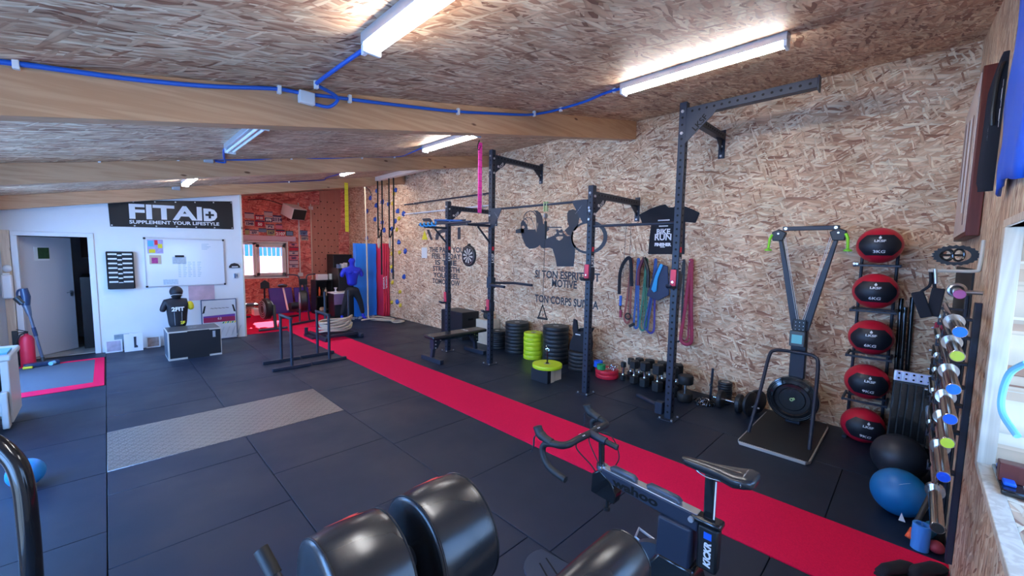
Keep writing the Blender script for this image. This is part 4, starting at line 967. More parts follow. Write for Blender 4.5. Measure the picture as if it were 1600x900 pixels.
MB().tube(sag([(5.64, 3.06, 1.42), (5.62, 3.09, 1.82), (5.62, 3.18, 1.80), (5.63, 3.26, 1.62), (5.64, 3.27, 1.28)]), .028, 8, flat=.5).obj('pad', M['cloth'], t)
MB().box(5.63, 3.22, 1.10, 5.65, 3.26, 1.26).obj('clip', M['conduit'], t, bevel=.004)
MB().box(5.63, 3.235, 1.04, 5.65, 3.25, 1.11).obj('tail', M['black'], t)
t = thing('ankle_strap', 'black ankle strap with a ring hanging low among the bands', 'strap', (5.66, 3.1, 1.0))
MB().cyl((5.65, 3.11, 1.02), (5.64, 3.10, 1.72), .005, n=6).torus((5.65, 3.11, .95), (1, 0, 0), .045, .011, n=18).obj('ring_strap', M['black'], t)
MB().cyl((5.63, 3.07, .80), (5.66, 3.0, .85), .022, n=10).obj('grip', M['rubber'], t)
t = thing('grip_sleeves', 'maroon and black foam sleeves hanging over the third peg', 'sleeves', (5.64, 2.86, 1.7))
MB().tube(sag([(5.63, 2.95, 1.44), (5.62, 2.94, 1.68), (5.62, 2.87, 1.86)]), .026, 8).obj('maroon_sleeve', cm('maroon_foam', (.16, .03, .06)), t)
MB().tube(sag([(5.60, 2.78, 1.42), (5.60, 2.79, 1.66), (5.61, 2.86, 1.86)]), .026, 8).obj('black_sleeve', M['black'], t)
t = thing('hip_band', 'dark navy fabric band folded on the peg beside the nearest post', 'band', (5.60, 2.64, 1.5))
MB().prism([(2.80, 1.30), (2.70, 1.62), (2.62, 1.78), (2.50, 1.74), (2.46, 1.34), (2.62, 1.24)], lambda a, b, d: (5.60+d, a, b), .02).obj('fabric', cm('navy_fabric', (.02, .03, .08)), t, bevel=.006)
MB().prism([(2.72, 1.40), (2.67, 1.60), (2.60, 1.78), (2.56, 1.76), (2.63, 1.56), (2.64, 1.38), (2.68, 1.36)], lambda a, b, d: (5.58+d, a, b), .015).obj('cyan_tail', cm('cyan_fabric', (.03, .38, .75)), t, bevel=.004)
t = thing('red_tag_cord', 'thin cord with a red tag hanging left of the bands', 'cord', (5.74, 3.3, 1.0))
MB().cyl((5.75, 3.29, 1.02), (5.75, 3.31, 1.16), .003, n=6).each('cord', M['black'], t)
MB().box(5.745, 3.275, .90, 5.755, 3.315, 1.02).obj('tag', cR, t)
# climbing holds


def hold(y, z, r, m, label, grp):
    t = thing('climbing_hold', label, 'climbing hold', (5.77, y, z), group=grp)
    mb = MB(); n = 9; rs = [r*random.uniform(.75, 1.15) for _ in range(n)]
    vs = []
    for (f, d) in ((1, 0), (.95, .02), (.62, .05), (.2, .062)):
        for k in range(n): vs.append((5.769-d, y+rs[k]*f*math.cos(2*PI*k/n), z+rs[k]*f*math.sin(2*PI*k/n)-d*.25))
    fs = [(i*n+k, i*n+(k+1) % n, (i+1)*n+(k+1) % n, (i+1)*n+k) for i in range(3) for k in range(n)] + [tuple(range(3*n, 4*n))]
    mb.add(vs, fs).obj('resin_grip', m, t, smooth=60)
    MB().cyl((5.71, y, z-.012), (5.702, y, z-.012), .009, n=8).each('bolt', M['zinc'], t)
cHB = cm('hold_blue', (.02, .08, .42)); cHY = cm('hold_yellow', (.72, .52, .03))
ON_ = ['highest', 'second highest', 'third highest', 'fourth highest', 'fifth highest', 'sixth highest', 'seventh highest', 'eighth highest', 'ninth highest', 'tenth highest', 'eleventh highest', 'twelfth highest', 'thirteenth highest', 'fourteenth highest', 'fifteenth highest', 'fifth lowest', 'fourth lowest', 'third lowest', 'second lowest', 'lowest']
def holds_row(L, r, m, cn):
    L = sorted(L, key=lambda p: -p[1])
    for i, (y, z) in enumerate(L):
        nm = ON_[i] if i < len(L)-4 else ('fourth lowest', 'third lowest', 'second lowest', 'lowest')[i-len(L)+4]
        hold(y, z, r, m, '%s climbing hold near the rings, %s of the %s ones' % (cn, nm, cn), cn+' climbing holds')
holds_row([(11.458, 3.659), (10.361, 3.573), (11.885, 3.475), (11.131, 3.302), (11.519, 3.226), (10.764, 3.217), (10.268, 2.99), (9.952, 2.9), (11.599, 2.829), (11.144, 2.718), (10.401, 2.731), (11.036, 2.488), (10.598, 2.507), (12.137, 3.092), (12.164, 2.263), (10.213, 2.131), (9.867, 1.888), (10.575, 1.325), (9.958, 1.193), (10.324, 0.465)], .075, cHB, "blue")
holds_row([(10.541, 3.215), (10.31, 2.481), (10.175, 1.863), (10.584, 1.814), (10.626, 1.435), (10.589, 0.998), (10.165, 0.762), (10.153, 0.38), (10.627, 0.422), (10.466, 3.48), (10.186, 2.785)], .06, cHY, "yellow")
# ---------------------------------------------------------------- ski trainer
t = thing('ski_trainer', 'black wall ski trainer on a floor platform with lime green handles', 'ski trainer', (5.2, .88, 0))
yc = .875
MB().prism([(4.44, .60), (4.50, .57), (5.56, .57), (5.62, .60), (5.62, 1.15), (5.56, 1.18), (4.50, 1.18), (4.44, 1.15)], lambda a, b, d: (a, b, .002+d), .030).obj('platform_edge', pmat('platform_edge_grey', (.42, .40, .37), .6), t, bevel=.004)
MB().box(4.455, .585, .032, 5.605, 1.165, .040).obj('platform_mat', M['rubber'], t, bevel=.003)
MB().tube(sag([(4.75, 1.15, .03), (4.99, 1.12, .46), (5.16, 1.10, .80), (5.20, 1.06, .865), (5.23, .99, .875), (5.26, .88, .87), (5.23, .76, .875), (5.20, .70, .865), (5.16, .66, .80), (4.99, .64, .46), (4.75, .62, .03)], 5), .018, 10).obj('hoop_frame', M['powder'], t)
MB().bar((5.42, yc, .04), (5.42, yc, 1.20), .10, .14, (0, 1, 0)).obj('column', M['powder'], t, bevel=.008)
for s_ in (1, -1):
    m_ = MB().add([(x_, y_, z_) for z_, w_, yy in ((1.10, .042, yc+s_*.035), (2.13, .016, yc+s_*.255)) for x_ in (5.38, 5.45) for y_ in (yy-w_, yy+w_)], [(0, 1, 3, 2), (4, 6, 7, 5), (0, 2, 6, 4), (1, 5, 7, 3), (0, 4, 5, 1), (2, 3, 7, 6)]); m_.obj('arm', M['powder'], t, bevel=.004)
    h = MB().prism([(-.05, -.07), (.05, -.07), (.06, .03), (-.01, .06), (-.08, .02)], lambda a, b, d: (5.36+d, yc+s_*(.27-a*-1), 2.15+b), .07).obj('pulley_housing', M['black'], t, bevel=.008)
    MB().cyl((5.352, yc+s_*.265, 2.16), (5.36, yc+s_*.265, 2.16), .010, n=8).each('bolt', M['zinc'], h)
    MB().tube([(5.37, yc+s_*.325, 2.15), (5.36, yc+s_*.345, 2.10), (5.355, yc+s_*.352, 1.99)], [.016, .014, .013], 10).lathe([(.013, 0), (.036, -.012), (.036, -.026), (0, -.03)], (5.355, yc+s_*.352, 1.995), (0, 0, 1), 14).obj('handle', M['limeplastic'], t)
    MB().cyl((5.375, yc+s_*.215, 2.12), (5.375, yc+s_*.02, 1.15), .003, n=5).cyl((5.375, yc+s_*.20, 2.12), (5.375, yc+s_*.005, 1.15), .003, n=5).each('cord', M['whitepaper'], t)
MB().bar((5.40, yc-.27, 2.215), (5.40, yc+.23, 2.215), .05, .045).obj('top_bar', M['powder'], t, bevel=.006)
mb = MB()
for y in (yc-.24, yc+.20): mb.cyl((5.366, y, 2.215), (5.376, y, 2.215), .016, n=12)
mb.each('bolt', M['zinc'], t)
pl = MB().box(5.345, yc-.055, 1.08, 5.365, yc+.06, 1.22).obj('bracket_plate', M['black'], t, bevel=.003)
mb = MB()
for a in (-.035, 0, .035):
    for b in (1.11, 1.15, 1.19): mb.cyl((5.338, yc+a, b), (5.345, yc+a, b), .0035, n=6)
mb.obj('screws', M['zinc'], pl, kind='stuff')
mo = MB().box(5.27, yc-.068, .93, 5.31, yc+.072, 1.10).obj('monitor', pmat('grey_plastic', (.07, .09, .10), .4), t, bevel=.008)
MB().box(5.266, yc-.045, .965, 5.271, yc+.05, 1.06).obj('display', M['screen'], mo)
fz, fy = .33, .885
fh = MB().lathe([(0, -.09), (.20, -.09), (.245, -.05), (.25, .0), (.245, .05), (.18, .07), (.165, .055), (.13, .055), (.12, .065), (0, .065)], (5.36, fy, fz), (-1, 0, 0), 48).obj('fan_housing', M['blackgloss'], t)
mb = MB()
for R_ in (.20, .215, .23): mb.torus((5.30, fy, fz), (1, 0, 0), R_, .003, n=36, m=5)
mb.obj('grille_ring', M['black'], fh, kind='stuff')
MB().torus((5.289, fy, fz), (1, 0, 0), .014, .005, n=14, m=6).torus((5.289, fy-.018, fz+.012), (1, 0, 0), .009, .004, n=12, m=6).obj('emblem', pmat('emblem_lime', (.6, .75, .35), .4), fh)
# ---------------------------------------------------------------- wall ball rack
t = thing('ball_rack', 'black upright ball rack holding five red balls', 'rack', (5.6, .29, 0))
zb = [.185, .645, 1.105, 1.575, 2.03]
for y in (.155, .43): MB().cyl((5.68, y, .001), (5.70, y, 2.1), .014, n=10).obj('rail', M['powder'], t)
MB().box(5.45, .14, .001, 5.72, .175, .03).box(5.45, .41, .001, 5.72, .445, .03).each('base_foot', M['powder'], t)
for z in zb[1:]:
    MB().box(5.36, .115, z-.215, 5.68, .135, z-.185).box(5.36, .45, z-.215, 5.68, .47, z-.185).box(5.355, .115, z-.21, 5.375, .47, z-.19).box(5.60, .115, z-.21, 5.62, .47, z-.19).obj('shelf', M['powder'], t, bevel=.003)
MB().cyl((5.35, .44, 1.845), (5.34, .44, 1.845), .01, n=8).cyl((5.35, .46, 1.845), (5.34, .46, 1.845), .01, n=8).each('bolt', M['zinc'], t)
kg = ['9KG', '9KG', '6KG', '6KG', '3KG']; names = ['bottom', 'second from the bottom', 'middle', 'second from the top', 'top']
tilt = [(.22, -.12), (.12, -.05), (.0, .0), (0, 0), (0, 0)]
for i, z in enumerate(zb):
    R_ = .18
    b = thing('medicine_ball', 'red medicine ball with black panel reading %s, %s of the rack' % (kg[i], names[i]), 'ball', (5.45, .29, z), group='red medicine balls in the rack')
    yaw_, rl = tilt[i]
    # frame: outward o towards the room (-x) turned a little to the camera
    base = math.atan2(-.06, -1)+yaw_
    o_ = Vector((math.cos(base), math.sin(base), 0)); s__ = Vector((-o_.y, o_.x, 0)); u_ = Vector((0, 0, 1))
    s2_ = s__*math.cos(rl)+u_*math.sin(rl); u_2 = u_*math.cos(rl)-s__*math.sin(rl)
    s2_ = -s2_ if s2_.y > 0 else s2_            # a runs to the viewer's right = -y
    c_ = Vector((5.45, .29, z))
    def sph(a, b_, d=0, c_=c_, o_=o_, s2_=s2_, u_2=u_2, R_=R_):
        th = a/R_; ph = b_/R_
        v = o_*math.cos(th)*math.cos(ph)+s2_*math.sin(th)*math.cos(ph)+u_2*math.sin(ph)
        return c_+Vector((v.x, v.y, v.z*.97))*(R_+d)
    MB().ell(tuple(c_), (R_, R_, R_*.97), 36, 24).obj('shell', M['ballred'], b)
    def inside(a, b_): return (a, b_)
    mb = MB(); nx, ny = 16, 10; vs = []; hw, hh_ = .185, .108
    for iy in range(ny+1):
        bb_ = (-1+2*iy/ny); w_ = hw*(1-.32*max(0, (abs(bb_)-.25)/.75))
        for ix in range(nx+1): vs.append(sph((-1+2*ix/nx)*w_, bb_*hh_, .0025))
    mb.add(vs, [(iy*(nx+1)+ix, iy*(nx+1)+ix+1, (iy+1)*(nx+1)+ix+1, (iy+1)*(nx+1)+ix) for iy in range(ny) for ix in range(nx)])
    mb.obj('black_panel', M['ballblack'], b, smooth=80)
    text('LKSF', .030, lambda p, q, d=0: sph(p, q+.040, .0045), 'logo_lettering', M['white'], b, bold=.0012, sx_=1.4)
    text(kg[i], .040, lambda p, q, d=0: sph(p, q-.066, .0045), 'weight_lettering', M['white'], b, bold=.001, sx_=1.3)
    mb = MB(); vs = [sph(.012*math.cos(k*PI/6), .074+.013*math.sin(k*PI/6)+(.008 if k == 3 else 0), .0045) for k in range(12)]
    flat(mb, vs); mb.obj('drop_logo', M['white'], b, smooth=0)
# ---------------------------------------------------------------- corner: poles, leaning deck, gym balls
for y, x, h, lab in ((.02, 5.68, 1.52, 'black pole leaning in the corner, rightmost and free standing'), (.10, 5.66, 1.50, 'black pole in the corner close to the ball rack'), (.065, 5.60, 1.42, 'black pole in the corner, in front of the pole by the rack')):
    o = MB().cyl((x, y-.03, .002), (x+.05, y, h), .019, n=12).obj('pole', M['blackgloss']); tagp(o, lab, 'pole')
t = thing('step_deck', 'black ribbed deck with silver end plate leaning by the corner', 'deck', (5.35, -.03, 0))
def dk(u, v, w): # u across (right = -y), v up along deck, w out of face
    return (5.30+.10*v/.78+w*-.96, .105-u-.02*v, .03+v*.99+w*.12)
def dkbox(u0, v0, w0, u1, v1, w1): return MB().add([dk(u, v, w_) for u in (u0, u1) for v in (v0, v1) for w_ in (w0, w1)], [(0, 1, 3, 2), (4, 6, 7, 5), (0, 4, 5, 1), (2, 3, 7, 6), (0, 2, 6, 4), (1, 5, 7, 3)])
dkbox(0, 0, -.06, .27, .70, 0).obj('deck_body', M['black'], t, bevel=.004)
for i in range(5): dkbox(.012+i*.051, .15, 0, .053+i*.051, .68, .008).obj('rib', M['blackgloss'], t, bevel=.003)
dkbox(-.004, .70, -.09, .274, .80, .012).obj('end_plate', M['alu'], t, bevel=.004)
for i in range(5):
    for j in range(2): dkbox(.012+i*.051, .708+j*.046, .012, .056+i*.051, .748+j*.046, .013).obj('recess', pmat('lilac_anodised', (.55, .55, .72), .4, .3) if i+j == 0 else bpy.data.materials['lilac_anodised'], t)
mb = MB()
for i in range(5):
    for j in range(2): mb.cyl(dk(.034+i*.051, .728+j*.046, .0125), dk(.034+i*.051, .728+j*.046, .0155), .009, n=10)
mb.obj('bolt_hole', M['hole'], t, kind='stuff')
dkbox(0, .0, 0, .27, .13, .015).obj('foot_panel', M['blackgloss'], t, bevel=.004)
text('LKSF', .05, lambda a, b, d=0: dk(.05-b, .075+a, .017), 'lettering', M['white'], t, bold=.002)
text('~', .12, lambda a, b, d=0: dk(.14+a, .09+b, .017), 'red_mark', M['redrub'], t, bold=.002)
o = MB().ell((4.78, -.0, .191), .19, 32, 20).obj('gym_ball', pmat('charcoal_ball', (.02, .024, .034), .4)); tagp(o, 'large charcoal exercise ball in the corner behind the blue one', 'ball')
t = thing('gym_ball', 'blue exercise ball on the floor under the barbell ends', 'ball', (4.10, -.02, 0))
MB().ell((4.10, -.02, .168), .166, 36, 24).obj('ball', M['gball'], t)
bo = (Vector((-1, .25, .75))).normalized(); ss = bo.cross(Vector((0, 0, 1))).normalized(); uu = ss.cross(bo)
text('====', .035, lambda a, b, d=0: Vector((4.10, -.02, .168))+(bo-ss*.35+uu*.25+ (ss*(.75*a-.66*b)/.166+uu*(.66*a*-1-.75*b*-1)/.166)).normalized()*.1675, 'lettering', M['white'], t, bold=.002)
# ---------------------------------------------------------------- front wall: barbells and their rack
t = thing('storage_board', 'black mat fixed on the wall behind the stored barbells', 'board', (4.9, -.26, .9))
MB().box(4.10, YF+.001, .02, XR-.01, YF+.012, 1.84).obj('mat', M['rubber'], t, bevel=.002)
zs = [1.583, 1.475, 1.324, 1.186, 1.075, .914, .667]
caps = [('blue', (.01, .16, .78)), ('lime', (.48, .52, .04)), ('blue', (.01, .16, .78)), ('blue', (.01, .10, .62)), ('lime', (.55, .62, .04)), ('blue', (.01, .08, .55)), ('black', (.02, .02, .02))]
M['sleeve'] = pmat('warm_chrome_sleeve', (.62, .58, .50), .16, 1.0)
pm = {}
for i, (z, (cn, cc)) in enumerate(zip(zs, caps)):
    nm = ['topmost', 'second from the top', 'third from the top', 'fourth, middle one', 'fifth from the top', 'second from the floor', 'lowest'][i]
    b = thing('barbell', 'stored barbell with a %s end cap, %s on the wall rack' % (cn, nm), 'barbell', (3.7, -.15, z), group='barbells stored on the short wall')
    y_ = -.150
    MB().cyl((2.65, y_, z), (3.07, y_, z), .0250, n=20).obj('sleeve', M['sleeve'], b)
    MB().cyl((4.36, y_, z), (4.78, y_, z), .0250, n=16).obj('sleeve', M['sleeve'], b)
    MB().lathe([(.014, 0), (.040, 0), (.040, .028), (.014, .04)], (3.07, y_, z), (1, 0, 0), 24).obj('collar', M['chrome'], b)
    MB().cyl((3.09, y_, z), (4.36, y_, z), .014, n=12).obj('shaft', M['chrome'], b)
    cmx = pm.setdefault(cn+str(cc), pmat('cap_'+cn, cc, .35))
    MB().lathe([(0, -.006), (.0085, -.006), (.0085, -.004), (.022, -.004), (.0225, 0), (0, 0)], (2.65, y_, z), (1, 0, 0), 24).obj('end_cap', cmx, b)
    MB().torus((2.65, y_, z), (1, 0, 0), .0238, .0016, n=24, m=6).obj('cap_rim', M['chrome'], b)
gr_ = thing('barbell_rack', 'black wall brackets that carry the stored barbells', 'rack', (3.8, -.25, .8))
for x in (3.45, 4.12):
    MB().box(x, YF+.001 if x < 4 else YF+.013, .1, x+.06, YF+.03, 1.66).obj('bracket_rail', M['powder'], gr_, bevel=.003)
    for z in zs: MB().box(x, YF+.03, z-.030, x+.06, -.125, z-.0155).box(x, -.132, z-.03, x+.06, -.125, z+.012).obj('cradle', M['powder'], gr_, bevel=.002)
# pink capped bar above
b = thing('short_bar', 'bar with a pink end cap under the cream hook', 'bar', (3.4, -.165, 1.72))
MB().cyl((3.1, -.160, 1.724), (3.52, -.168, 1.724), .022, n=16).obj('sleeve', M['blackgloss'], b)
MB().lathe([(0, -.005), (.022, -.005), (.024, 0), (0, 0)], (3.1, -.160, 1.724), (1, 0, 0), 20).obj('end_cap', pmat('cap_pink', (.50, .10, .30), .4), b)
MB().cyl((3.50, -.168, 1.716), (3.50, YF+.002, 1.716), .012).obj('peg', M['steel'], b)
MB().torus((3.50, -.168, 1.724), (1, 0, 0), .03, .012).obj('collar', M['steel'], b)
# white hook with black ring and straps
t = thing('wall_hook', 'cream L-shaped hook sticking out of the short wall above the barbells', 'hook', (3.7, -.25, 1.9))
MB().tube(sag([(3.7, -.045, 1.83), (3.7, -.15, 1.832), (3.7, -.245, 1.835), (3.7, -.258, 1.86), (3.7, -.262, 1.95), (3.7, -.263, 2.02)], 4), .010, 8).obj('rod', pmat('cream_plastic', (.62, .56, .46), .5), t)
MB().cyl((3.69, -.075, 1.84), (3.69, -.085, 1.75), .009, n=10).obj('chrome_peg', M['steel'], t)
t = thing('chain_ring', 'black toothed ring with curved cut-outs resting on the cream hook', 'ring', (3.75, -.15, 1.93))
mb = MB(); n = 44; outl = []
for k in range(n):
    a = 2*PI*k/n; R_ = .060+(.005 if k % 2 else -.002 if math.cos(a) < .3 else 0)
    outl.append((R_*math.cos(a)*1.6, R_*math.sin(a)))
hl_ = lambda cx, cy, rx, ry: [(cx+rx*math.cos(2*PI*k/22), cy+ry*math.sin(2*PI*k/22)) for k in range(22)]
# annulus of teeth with a cross web
vs = []; fs = []
inn = [(.042*math.cos(2*PI*k/n)*1.6, .042*math.sin(2*PI*k/n)) for k in range(n)]
for w_ in (0, .02):
    for P in (outl, inn):
        for a, b_ in P: vs.append((3.72+w_, -.155-a, 1.928+b_))
for k in range(n):
    k2 = (k+1) % n
    fs += [(k, k2, n+k2, n+k), (2*n+k, 3*n+k, 3*n+k2, 2*n+k2), (k, 2*n+k, 2*n+k2, k2), (n+k, n+k2, 3*n+k2, 3*n+k)]
mb.add(vs, fs).obj('toothed_rim', M['black'], t)
MB().torus((3.73, -.17, 1.93), (1, 0, 0), .024, .006, n=20, m=8, ry=.036).obj('inner_ring', M['blackgloss'], t)
MB().torus((3.745, -.12, 1.93), (1, 0, 0), .026, .009, n=20, m=8, ry=.034).obj('side_ring', M['black'], t)
MB().box(3.73, -.20, 1.922, 3.745, -.08, 1.936).obj('web', M['blackgloss'], t, bevel=.002)
t = thing('suspension_strap', 'black strap with a wide handle hanging from the cream hook', 'strap', (3.72, -.05, 1.7))
MB().tube(sag([(3.71, -.055, 1.83), (3.71, -.06, 1.74), (3.71, -.02, 1.68), (3.71, -.035, 1.60)]), .008, 6, flat=.5).tube(sag([(3.72, -.06, 1.82), (3.72, -.085, 1.70), (3.72, -.075, 1.56)]), .009, 6, flat=.5).obj('webbing', M['cloth'], t)
MB().bar((3.71, -.005, 1.69), (3.71, -.06, 1.53), .035, .06, (0, 1, 0)).obj('handle_pad', M['cloth'], t, bevel=.006)
MB().bar((3.72, -.10, 1.72), (3.72, -.085, 1.54), .03, .06, (0, 1, 0)).obj('second_pad', M['cloth'], t, bevel=.006)
# small plates on pegs behind the barbells
for z, m_, nm in ((1.324, 'cR', 'dark red'), (1.129, 'K', 'black, upper'), (.967, 'K', 'black, middle'), (.783, 'K', 'black, lower')):
    t = thing('change_plate', '%s small weight plates on a peg left of the barbells' % nm, 'plate', (4.95, -.15, z), group=None)
    for k in range(2):
        MB().lathe([(.012, 0), (.044, 0), (.05, .006), (.05, .022), (.044, .028), (.012, .028)], (4.95, -.160-k*.035, z-.0*k), (0, 1, 0), 24).obj('plate', cR if m_ == 'cR' else M['rubber'], t)
    MB().cyl((4.95, YF+.012, z), (4.95, -.115, z), .011, n=10).obj('peg', M['chrome'], t)
# ---------------------------------------------------------------- small things on the floor under the barbells
t = thing('foam_roller', 'pale blue hollow foam roller standing on the floor', 'roller', (3.70, -.14, 0))
MB().lathe([(.030, .001), (.045, .001), (.045, .17), (.030, .17), (.030, .001)], (3.70, -.14, 0), n=26).obj('foam', pmat('pale_blue_foam', (.06, .30, .80), .6), t)
MB().box(3.665, -.145, .1705, 3.735, -.137, .174).obj('web', pmat('pale_blue_foam2', (.05, .22, .62), .6), t)
t = thing('massage_stick', 'black massage stick with an orange grip leaning on the blue ball', 'stick', (3.8, -.1, .1))
MB().cyl((3.70, -.085, .045), (3.74, -.105, .10), .020, .017, n=14).obj('orange_grip', M['orange'], t)
MB().cyl((3.74, -.105, .10), (3.88, -.17, .30), .016, n=14).obj('shaft', M['black'], t)
o = MB().lathe([(0, 0), (.05, 0), (.05, .05), (0, .05)], (3.78, -.20, .10), (.4, .7, .2), 20).obj('massage_ball', pmat('teal_rubber', (.02, .20, .40), .4)); tagp(o, 'teal round pad behind the pale blue roller', 'pad')
o = MB().ell((3.72, -.215, .042), .041, 20, 12).obj('massage_ball', pmat('coral_rubber', (.36, .035, .05), .6)); tagp(o, 'small coral red massage ball on the floor in the corner', 'ball')
t = thing('ribbed_roller', 'black ribbed roller upright below the lowest barbell end', 'roller', (3.86, -.21, 0))
mb = MB(); mb.lathe([(0, .001)]+[(.040+(.004 if k % 2 else 0), .003+k*.012) for k in range(11)]+[(0, .14)], (3.86, -.215, 0), n=22); mb.obj('ribbed_body', M['rubber'], t)
o = MB().prism([(0, 0), (.035, 0), (.012, .06)], lambda a, b, d: (3.79+d, -.03-a, .10+b), .002).obj('paper_tag', M['whitepaper']); tagp(o, 'small white triangular card against the blue ball', 'card')
# pair of black shoes on the runner
for k, (x, y, lab) in enumerate(((3.22, .03, 'left black shoe lying on the red runner at the picture edge'), (3.34, -.10, 'right black shoe lying on the red runner at the picture edge'))):
    t = thing('shoe', lab, 'shoe', (x, y, .005), group=None)
    a = .35
    def sh(u, v, w_, x=x, y=y): return (x-.05+u*math.cos(2.6)-v*math.sin(2.6), y+u*math.sin(2.6)+v*math.cos(2.6), .005+w_)
    pr_ = [(-.0, .04, .028), (.05, .062, .034), (.10, .058, .036), (.16, .05, .042), (.22, .045, .046), (.27, .03, .032)]
    vs = []; nn = 10
    for (u, h_, w_) in pr_:
        for k_ in range(nn):
            aa = 2*PI*k_/nn; vs.append(sh(-u, w_*math.cos(aa), h_*(.5+.5*math.sin(aa))+.012))
    fs = [(i*nn+j, i*nn+(j+1) % nn, (i+1)*nn+(j+1) % nn, (i+1)*nn+j) for i in range(5) for j in range(nn)]+[tuple(range(nn)), tuple(range(5*nn, 6*nn))]
    MB().add(vs, fs).obj('upper', M['cloth'], t, smooth=80)
    MB().prism([(0, -.03), (-.10, -.038), (-.20, -.047), (-.27, -.03), (-.28, 0), (-.27, .03), (-.20, .047), (-.10, .038), (0, .03)], lambda a_, b_, d: sh(a_, b_, d), .014).obj('sole', M['rubber'], t)
# ---------------------------------------------------------------- front wall hangings
t = thing('wall_panel', 'dark stained wooden display board with pale lettering, seen almost edge-on', 'board', (4.7, -.23, 2.6))
MB().box(4.06, YF+.002, 2.06, 5.35, YF+.068, 3.15).obj('frame', M['darkwood'], t, bevel=.006)
MB().box(4.10, YF+.068, 2.09, 5.31, YF+.073, 3.12).obj('face', M['whitewood'], t)
for k in range(5): MB().box(4.3+k*.2, YF+.073, 2.15+k*.1, 4.38+k*.2, YF+.0745, 2.9+.03*k).obj('painted_stroke', M['white'] if k % 2 else M['darkwood'], t)
t = thing('umbrella_bag', 'black slim bag hanging on the short wall beside the dark board', 'bag', (3.66, -.25, 2.7))
def lump(mb, path, rs, fl=.45, n=12): return mb.tube(sag(path, 4), [r for r in rs for _ in range(1)], n, flat=fl)
P = sag([(3.60, -.262, 3.06), (3.60, -.258, 2.96), (3.61, -.252, 2.80), (3.62, -.25, 2.6), (3.63, -.248, 2.42), (3.64, -.250, 2.30)], 4)
MB().tube(P, [0.010+.036*min(1, (i+1)/8)*(1 if i < len(P)-2 else .8) for i in range(len(P))], 12, flat=.45).obj('bag_body', M['cloth'], t)
MB().tube(sag([(3.58, -.25, 3.0), (3.57, -.235, 2.92), (3.57, -.230, 2.75), (3.58, -.235, 2.66)]), .009, 8).each('strap', M['black'], t)
text('-=-=-', .04, lambda a, b, d=0: (3.585+b*.6, -.222, 2.62+a), 'lettering', M['white'], t)
t = thing('jersey', 'bright blue jersey hanging on the short wall at the picture edge', 'jersey', (3.1, -.24, 2.6))
vs = []; fs = []; nz, nu = 14, 10
for i in range(nz+1):
    z = 2.23+.80*i/nz; wv = .32-.18*max(0, (i-9)/5)
    for j in range(nu+1):
        u = -1+2*j/nu
        vs.append((2.76+u*wv, -.240+.008*math.cos(u*9+i*.5)*(.6+.4*math.sin(i))+.012*(1-u*u), z+.02*math.cos(u*3)))
for i in range(nz):
    for j in range(nu): fs.append((i*(nu+1)+j, i*(nu+1)+j+1, (i+1)*(nu+1)+j+1, (i+1)*(nu+1)+j))
o = MB().add(vs, fs).obj('fabric', pmat('royal_blue_polyester', (.008, .12, .72), .5), t, smooth=80)
sm = o.modifiers.new('thickness', 'SOLIDIFY'); sm.thickness = .012
text('-=-=-', .10, lambda a, b, d=0: (2.95+b, -.212, 2.62+a), 'lettering', M['white'], t, bold=.003)
# right window edge: blue loop and black tool on the sill
t = thing('cable_loop', 'pale blue cable loop hanging in the front window', 'cable', (2.6, -.3, 1.3))
MB().tube(sag([(2.55, -.33, 1.50), (2.62, -.30, 1.44), (2.66, -.29, 1.34), (2.64, -.295, 1.26), (2.55, -.33, 1.20)]), .012, 8).obj('loop', pmat('pale_blue_cable', (.25, .65, .85), .4), t)
t = thing('staple_gun', 'black and blue hand tool lying on the window sill', 'tool', (2.6, -.33, .962))
MB().box(2.50, -.37, .964, 2.80, -.30, .985).obj('body', M['blackgloss'], t, bevel=.006)
MB().box(2.55, -.345, .985, 2.78, -.31, 1.0).obj('blue_grip', M['conduit'], t, bevel=.005)
o = MB().box(2.60, -.375, .985, 2.66, -.30, 1.06).obj('wood_block', M['darkwood'], bevel=.003); tagp(o, 'small brown wood offcut standing behind the tool on the sill', 'block')
# ---------------------------------------------------------------- back room
rn = random.Random(3)
